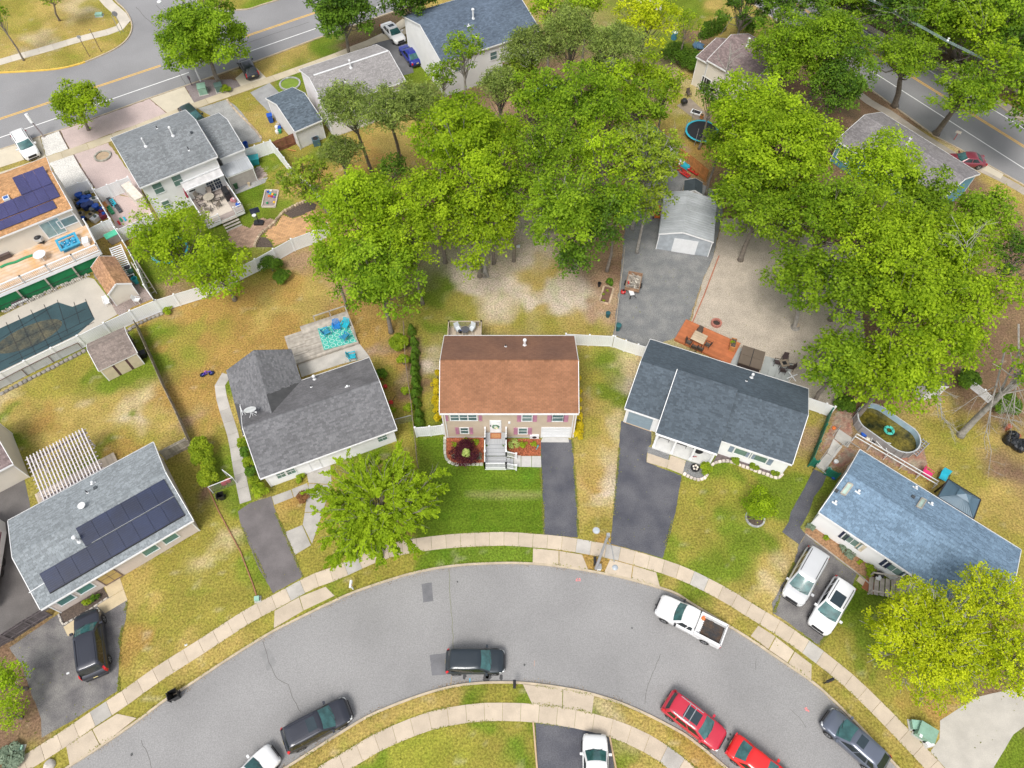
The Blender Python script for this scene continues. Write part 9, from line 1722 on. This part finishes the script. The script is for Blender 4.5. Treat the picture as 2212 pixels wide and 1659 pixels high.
tree('street tree with forked dark trunk, left of two beside the right-hand road',None,1952,128,70,11,MIDG,base=(1933,228),seed=171,nlobe=36,dens=.95,tr=.36,flat=.6)
tree('street tree with leaning trunk, right of two beside the right-hand road',None,2085,205,76,11,MIDG,base=(2022,288),seed=172,nlobe=38,dens=.95,tr=.36,flat=.6)
tree('green maple over the left end of the pea gravel lot with cut grey trunk',None,1735,600,70,11,MIDG,base=(725,470),kb=5,seed=173,nlobe=38,dens=1.0,bark=BARKL)
tree('big lime maple in front of the taupe roof, upper left',None,1905,372,76,14,LIME,seed=174,nlobe=42);tree('big green maple covering the lower end of the taupe roof',None,1985,440,66,13,MIDG,seed=175,nlobe=42)
tree('green maple above the pea gravel lot, upper left of the right grove',None,1795,470,84,14,MIDG,seed=176,nlobe=46);tree('lime maple in the middle of the right grove',None,1900,520,96,16,LIME,seed=177,nlobe=52)
tree('green maple at the right edge below the taupe roof',None,2110,475,62,13,MIDG,seed=178,nlobe=40);tree('lime maple right of the middle of the right grove',None,2025,545,84,15,LIME,seed=179,nlobe=46)
tree('mid-green maple deep in the right grove with bare crown twigs',None,1965,650,88,15,LIME,seed=180,nlobe=48);tree('green maple over the right part of the pea gravel lot',None,1860,640,76,13,MIDG,seed=181,nlobe=42)
tree('yellow-green maple at the right of the grove above the bare limbs',None,2095,645,76,14,LIME,seed=182,nlobe=40);tree('tree cut by the right edge of the right grove',None,2200,560,60,12,DEEP,seed=183,nlobe=30,style='sparse',dens=1.5)
tree('dark green maple at the lower left corner of the right grove beside the charcoal roof',None,1815,790,72,10,MIDG,seed=184,nlobe=40);tree('yellow-green maple overhanging the oval pool',None,1935,800,84,12,LIME,seed=185,nlobe=46)
tree('lime maple above the blue-roofed house garden, right of the oval pool',None,2040,745,70,12,LIME,seed=186,nlobe=36)
tree('thick grey trunk leaning over the lower right lawn under a leafy crown',None,2215,800,56,12,MIDG,base=(1800,1160),kb=5,seed=187,nlobe=22,dens=.8,tr=.30,bark=BARKL)
tree('feathery green elm on the front verge of the grey-roofed ranch, over the kerb',None,818,1092,150,9,LIME,style='spray',seed=191,nlobe=92,leaf=.2,base=(822,1205),tr=.22,flat=.7)
tree('wide yellow-green maple with pale limbs over the driveway, bottom right',None,2010,1385,124,9.5,YELG,style='sparse',seed=192,nlobe=150,dens=1.15,leaf=.16,bark=BARKL,base=(2035,1395),tr=.3)
tree('yellow-green tree crown over the right end of the blue roof',None,2140,1290,76,9,YELG,style='sparse',seed=193,nlobe=90,dens=1.1,leaf=.16,bark=BARKL)
tree('yellow-green crown at the right edge above the concrete drive',None,2185,1420,84,9.5,YELG,style='sparse',seed=194,nlobe=90,dens=1.1,leaf=.16,bark=BARKL)
tree('young round tree in a stone ring on the charcoal-roofed house lawn',None,1642,1092,38,2.8,LIME,style='maple',seed=195,nlobe=24,leaf=.15,dens=2.4,base=(1625,1118),tr=.06,name='young_tree')
tree('evergreen bush tree cut by the left edge at the bottom',None,14,1475,42,4,LIME,seed=196,nlobe=22,leaf=.16,dens=1.8,name='evergreen_tree');tree('lime green bush at the bottom left corner beside the drive',None,22,1545,34,2.6,LIME,seed=197,nlobe=18,leaf=.15,dens=1.6,name='evergreen_tree')
tree('small bright tree by the lawn at the top beside the cream house',None,1482,62,34,7,LIME,seed=198,nlobe=18)
wl_=[(2230,10),(2250,130),(2260,200),(2140,20),(2080,40),(2240,260),(1745,-6),(1790,-8),(1830,10),(1880,18),(1868,-20),(1935,-14),(1985,-8),(2040,-22),(1938,45),(1990,22),(2045,20),(2100,5),(2160,-8),(2215,5),(2000,75),(2055,62),(2115,55),(2175,48),(2230,60),(2120,105),(2170,98),(2215,112),(2150,150),(2200,165),(2225,215)]
rr_=random.Random(5)
for i,(x,y)in enumerate(wl_):
 tree('leafy woodland tree beyond the right-hand road',None,x,y,rr_.uniform(44,62),rr_.uniform(9,13),rr_.choice([MIDG,DEEP,LIME,MIDG,DEEP]),name='woodland_tree',group='woodland trees beyond the right-hand road',seed=300+i,leaf=.36,dens=.9,nlobe=26,gap=.04)
for i,(x,y,z1)in enumerate([(1905,0,11),(1975,30,12),(2020,10,13),(2110,70,12)]):
 bare_branches('bare grey trunk leaning among the woodland trees, '+['nearest the top edge','beside the overhead wire','leaning left','furthest right'][i],None,x-8,y+50,.0,x+5,y+20,z1*.8,.06,3,.35,'dead_tree',cat='tree',seed=40+i,levels=2)
n=26000;tt=RNG.uniform(-70,40,n);dd_=RNG.uniform(3.5,34,n);a_,b_=far_r[1],far_r[2];L_=math.dist(a_,b_);ex,ey=(b_[0]-a_[0])/L_,(b_[1]-a_[1])/L_;fx_,fy_=(-ey,ex)if-ey>0 else(ey,-ex)
hh_=np.abs(vnoise(tt,dd_,2.2,77))*4+RNG.uniform(0,.5,n)
us=leaf_mesh('undergrowth',np.stack([b_[0]+ex*tt+fx_*dd_,b_[1]+ey*tt+fy_*dd_,hh_],1),np.array([0,0,1.])+RNG.normal(0,.5,(n,3)),RNG.uniform(.35,.7,n),RNG.random(n)*.8,DEEP,None);us['kind']='stuff';tag(us,'dense undergrowth on the woodland floor beyond the right-hand road','undergrowth')
bare_branches('pale dead limbs rising from the crown of the right grove',None,2085,655,10,2090,520,14,.07,8,.5,seed=1);bare_branches('fine bare pale twigs over the lawn beside the oval pool',None,2020,800,7,2035,905,4.5,.08,8,.6,seed=2)
bare_branches('bare pale limb over the black bags at the right edge',None,2170,760,8,2130,935,5,.08,8,.55,seed=4);bare_branches('pale bare limbs at the right edge beside the leaning trunk',None,2200,700,9,2190,880,6,.08,7,.5,seed=5)
bare_branches('dead grey branches in the tree beside the cream house',None,1560,190,8,1580,110,12,.1,8,.55,seed=6);bare_branches('bare twigs spreading from the olive tree above the gravel',None,1330,420,7,1420,330,10,.08,8,.6,seed=7)
bare_branches('bare pale twigs among the lime crown near the big white house',None,1310,200,9,1330,150,13,.07,7,.5,seed=8)
for i,(x,y)in enumerate([(455,480),(470,555),(478,615),(470,660),(478,705),(472,745),(483,780),(478,815),(490,850),(480,893),(488,950),(500,1018),(505,1075)]):
 pz=g(4,x,y,.6);rt=empty('arborvitae',(pz[0],pz[1],0),0,['small arborvitae under the maple at the far end of the hedge row','second arborvitae from the far end of the hedge row','third arborvitae from the far end of the hedge row','fourth arborvitae from the far end of the hedge row','fifth arborvitae from the far end of the hedge row','sixth arborvitae from the far end of the row','middle arborvitae of the hedge row','eighth arborvitae from the far end of the row','ninth arborvitae from the far end of the row','large round arborvitae level with the red mower','tall arborvitae third from the near end of the row','arborvitae next to last at the near end of the row','nearest arborvitae of the row beside the white fence'][i],'shrub','arborvitae row between the two gardens')
 r=.5 if i not in(9,12)else.62;h=1.5;n=900;t=RNG.random(n)**.8;a=RNG.random(n)*2*math.pi;q=r*(1-.75*t)*np.sqrt(RNG.uniform(.7,1.1,n));P_=np.stack([q*np.cos(a),q*np.sin(a),t*h+.05],1)
 leaf_mesh('foliage',P_,np.stack([np.cos(a),np.sin(a),.8+0*a],1)+RNG.normal(0,.4,(n,3)),RNG.uniform(.08,.16,n),RNG.normal(.5,.22,n),HEDGE,rt)
 mb=MB();mb.tube([(0,0,-.05),(0,0,h*.8)],.03,5);mb.make('stem',BARK,rt)
for i,(x,y,r)in enumerate([(618,770,.5),(612,830,.55),(622,880,.5),(618,935,.55),(622,985,.5),(630,1040,.5)]):shrub(['golden shrub at the back left corner of the tan house','second golden shrub along the left wall of the tan house','third golden shrub along the left wall of the tan house','fourth golden shrub along the left wall of the tan house','fifth golden shrub along the left wall of the tan house','golden shrub nearest the white side fence of the tan house'][i],4,x,y,r,1.1,SHRUBY,'golden_shrub','golden shrubs along the left wall')
for i,(x,y,r)in enumerate([(1534,790,.3),(1538,880,.35),(1538,940,.35),(1536,990,.4),(1540,1045,.5),(1535,1100,.55),(1533,1155,.6)]):shrub(['furthest golden shrub along the right wall of the tan house','second furthest golden shrub along the right wall','third furthest golden shrub along the right wall','middle golden shrub along the right wall of the tan house','golden shrub by the front right corner board','second golden shrub from the driveway at the right wall','large golden shrub nearest the driveway of the tan house'][i],4,x,y,r,1.1,SHRUBY,'golden_shrub','golden shrubs along the right wall')
shrub('dark maroon weeping maple in the red mulch bed',ZA,488,650,1.45,1.3,MAROON,'weeping_maple',dens=1.3,leaf=.14,cat='shrub');shrub('yellow-green hosta growing in front of the maroon maple',ZA,517,672,.42,1.55,HOSTA,'hosta',leaf=.2)
for x,y,r,m,lb in[(505,500,.42,SHRUBG,'small green bush beside the steps wall in the red mulch, second from left'),(628,508,.42,SHRUBG,'small green bush nearest the steps in the left mulch bed'),(357,533,.3,SHRUBG,'smallest green bush at the left of the mulch bed'),(680,685,.42,SAGE,'grey-green sage clump at the right of the maroon maple'),(358,690,.25,SAGE,'tiny sage clump left of the maroon maple'),
  (1130,535,.55,HOSTA,'pale variegated bush right of the front steps'),(1252,538,.45,SHRUBG,'olive green bush in the middle of the right mulch bed'),(1385,535,.32,SHRUBG,'small olive bush near the garage in the right mulch bed')]:
 shrub(lb,ZA,x,y,r,r*1.0,m,'bush',leaf=.12)
for i,(x,y,r,h,m)in enumerate([(1300,1240,1.05,2.0,SHRUBG),(1320,1320,1.05,2.0,SHRUBG),(1350,1430,1.0,1.9,SHRUBG),(1570,1210,.5,1.2,SHRUBG),(1590,1270,.5,1.2,HEDGE),(1610,1345,.6,1.2,SHRUBG),(1630,1400,.6,1.2,HEDGE),(1650,1470,.6,1.2,SHRUBG),(1690,1520,.75,1.3,SHRUBG),(1950,1440,.5,.6,SHRUBG),(1965,1560,.6,.6,RUSTL),
  (1750,60,1.3,1.8,HEDGE),(1830,130,1.0,1.2,HEDGE),(1500,770,.01,.1,HEDGE)][:13]):
 shrub(['tall bush at the fence corner, upper of three','tall bush at the fence corner, middle of three','tall bush at the fence corner, lower of three','hedge bush at the rear of the ranch side wall','second hedge bush along the ranch side wall','third hedge bush along the ranch side wall','fourth hedge bush along the ranch side wall','fifth hedge bush along the ranch side wall','round hedge bush at the front corner of the grey-roofed ranch','low green clump under the ranch front windows','russet shrub between the ranch path and driveway','dark bush behind the white fence beside the big maple','dark low bush under the white fence end'][i],3,x,y,r,h,m,'bush',leaf=.16,dens=1.4)
for i,(k,x,y,r,h,m,lb)in enumerate([(4,375,560,1.0,1.5,SHRUBG,'weedy bush on the chain-link fence beside the arborvitae'),(4,400,680,.7,1.2,SHRUBG,'weedy bush low on the chain-link fence'),(4,420,870,.5,1.0,SHRUBG,'weed clump on the garden fence level with the red mower'),(4,435,985,.5,1.0,SHRUBG,'weed clump on the garden fence near the gutter end'),(4,255,770,.7,1.0,HEDGE,'dark bush at the ranch side wall with red blooms'),(4,330,1000,.4,.6,SHRUBG,'small bush by the ranch downspout'),
  (5,150,1375,.6,1.1,SHRUBY if False else SHRUBG,'round bright bush beside the porch of the charcoal-roofed house'),(5,352,1322,.5,.5,SPARSE,'grassy clump under the charcoal house windows, left'),(5,465,1358,.5,.5,SPARSE,'grassy clump under the charcoal house windows, middle'),(5,602,1395,.5,.5,SPARSE,'grassy clump under the charcoal house windows, right'),
  (6,615,553,.38,.5,HEDGE,'dark green bush in the bed by the solar house door'),(6,558,590,.38,.5,SHRUBG,'yellow-green bush in the bed by the solar house door'),(8,830,95,.4,.45,SAGE,'spiky grey-green plant at the corner of the blue-roofed house'),(8,1040,235,.4,.4,SAGE,'spiky plant along the white wall, left clump'),(8,1085,270,.5,.45,SAGE,'spiky plant along the white wall, right clump'),(8,1210,375,.55,.6,SHRUBG,'leafy perennial by the wooden steps of the blue-roofed house'),(8,930,165,.25,.25,SHRUBG,'tiny green tuft in the mulch strip'),(8,1150,325,.25,.25,SHRUBG,'small green tuft in the middle of the mulch strip'),
  (1,2170,350,2.2,2.2,HEDGE,'dark green hedge beside the cream-walled house at the top'),(1,1880,620,1.5,2.0,SHRUBG,'green bush behind the brown fence end'),(0,1460,575,.8,.7,SHRUBG,'low green bush beside the green utility box'),(2,400,170,1.6,2.4,HEDGE,'dark bush at the far corner of the cream house'),(2,50,380,1.8,2.0,HEDGE,'dark bush beside the cream house wall, left'),(2,90,440,1.1,1.4,HEDGE,'low dark bush at the cream wall corner'),
  (6,60,1590,1.0,.7,SAGE,'blue-grey juniper at the bottom left corner'),(2,700,1455,1.0,1.2,SAGE,'grey-green bush by the dark fence in the right grove'),(5,1850,800,1.2,1.5,DEEP,'dark bush behind the leaning grey trunk'),(5,2100,960,1.3,1.8,DEEP,'dark bush above the black bags'),(5,1050,960,1.0,1.4,DEEP,'dark bush behind the green fence corner'),(4,1740,170,.45,.9,HEDGE,'small fir sapling above the raised garden bed'),(3,1090,350,.6,.5,SHRUBG,'weeds at the foot of the white fence corner')]):
 shrub(lb,k,x,y,r,h,m,'bush',leaf=.16 if r<1 else.22,dens=1.2)
for i,(x,y)in enumerate([(805,325),(860,345-20),(915,300),(1000,270),(1090,235),(1165,200),(1245,160)]):
 p=g(ZH,x,y,.8);rt=empty('arborvitae',(p[0],p[1],0),0,['first arborvitae of the dark hedge row at the top, left end','second arborvitae of the dark hedge row at the top','third arborvitae of the dark hedge row at the top','fourth arborvitae of the dark hedge row at the top','fifth arborvitae of the dark hedge row at the top','sixth arborvitae of the dark hedge row at the top','last arborvitae of the dark hedge row at the top, right end'][i],'shrub','arborvitae row at the top of the picture')
 n=500;t=RNG.random(n)**.8;a=RNG.random(n)*2*math.pi;q=.6*(1-.8*t);leaf_mesh('foliage',np.stack([q*np.cos(a),q*np.sin(a),t*2.3],1),np.stack([np.cos(a),np.sin(a),.6+0*a],1)+RNG.normal(0,.4,(n,3)),RNG.uniform(.15,.3,n),RNG.normal(.4,.2,n),HEDGE,rt)
n=9000;tx=RNG.uniform(-40,45,n);ty=RNG.uniform(4,60,n)
bad=hole[np.clip(((ty-YS0)/RES).round().astype(int),0,ny-1)*nx+np.clip(((tx-XS0)/RES).round().astype(int),0,nx-1)];dn_=vnoise(tx,ty,2.0,55)>.05
ok=(~bad)&dn_;tx,ty=tx[ok],ty[ok];n=len(tx)
tuft=leaf_mesh('grass_tufts',np.stack([tx,ty,RNG.uniform(-.01,.035,n)],1),np.array([0,0,1.0])+RNG.normal(0,.45,(n,3)),RNG.uniform(.06,.16,n),RNG.random(n),leafmat('tuft_leaf',(.13,.19,.02),(.36,.33,.08)),None);tuft['kind']='stuff';tag(tuft,'weeds and grass tufts scattered over the lawns','grass')
def edge_scatter(name,label,lines,n,w,m,z,size,cat,off=0.0):
 P_=[]
 for l in lines:
  q=np.array(even(l,.12));i=RNG.integers(0,len(q),n);P_.append(np.concatenate([q[i]+RNG.normal(0,w,(n,2)),np.full((n,1),z)+RNG.uniform(0,.02,(n,1))],1))
 P_=np.concatenate(P_);k=vnoise(P_[:,0],P_[:,1],1.3,66)+RNG.uniform(-.25,.25,len(P_))>.02;P_=P_[k];n=len(P_)
 o=leaf_mesh(name,P_,np.array([0,0,1.])+RNG.normal(0,.35,(n,3)),RNG.uniform(size*.5,size*1.5,n),RNG.random(n),m,None);o['kind']='stuff';tag(o,label,cat)
edge_scatter('gutter_litter','dead leaves and grit caught in the street gutters',[offset_line(orient(kerb_up,rc),-.12),offset_line(orient(kerb_lo,rc),-.12)],1800,.10,leafmat('dead_leaf',(.14,.08,.04),(.45,.32,.16)),Z_ROAD+.006,.06,'litter')
edge_scatter('edge_grass','grass creeping over the pavement and driveway edges',[offset_line(even(sw_up,.5),.62),offset_line(even(sw_up,.5),-.62),offset_line(even(sw_lo,.5),.65),offset_line(even(sw_lo,.5),-.65),offset_line(orient(kerb_up,rc),.2),offset_line(orient(kerb_lo,rc),.2)]+[[g(7,1534,166),g(7,1530,0),g(4,1497,1190)],[g(7,1312,146),g(7,1308,0),g(4,1292,1380)],[g(7,1745,207),g(4,1800,1250)],[g(7,2080,298),g(7,2160,0)],[g(6,770,1160),g(6,780,820),g(6,822,590)],[g(8,885,865),g(8,1010,700)],[g(8,590,655),g(8,720,330)],[g(6,1770,527),g(6,1560,80)],[g(6,1965,420),g(6,1790,10)]],1500,.06,MATS['tuft_leaf'],.03,.085,'grass')
print('leaves',LEAFN)
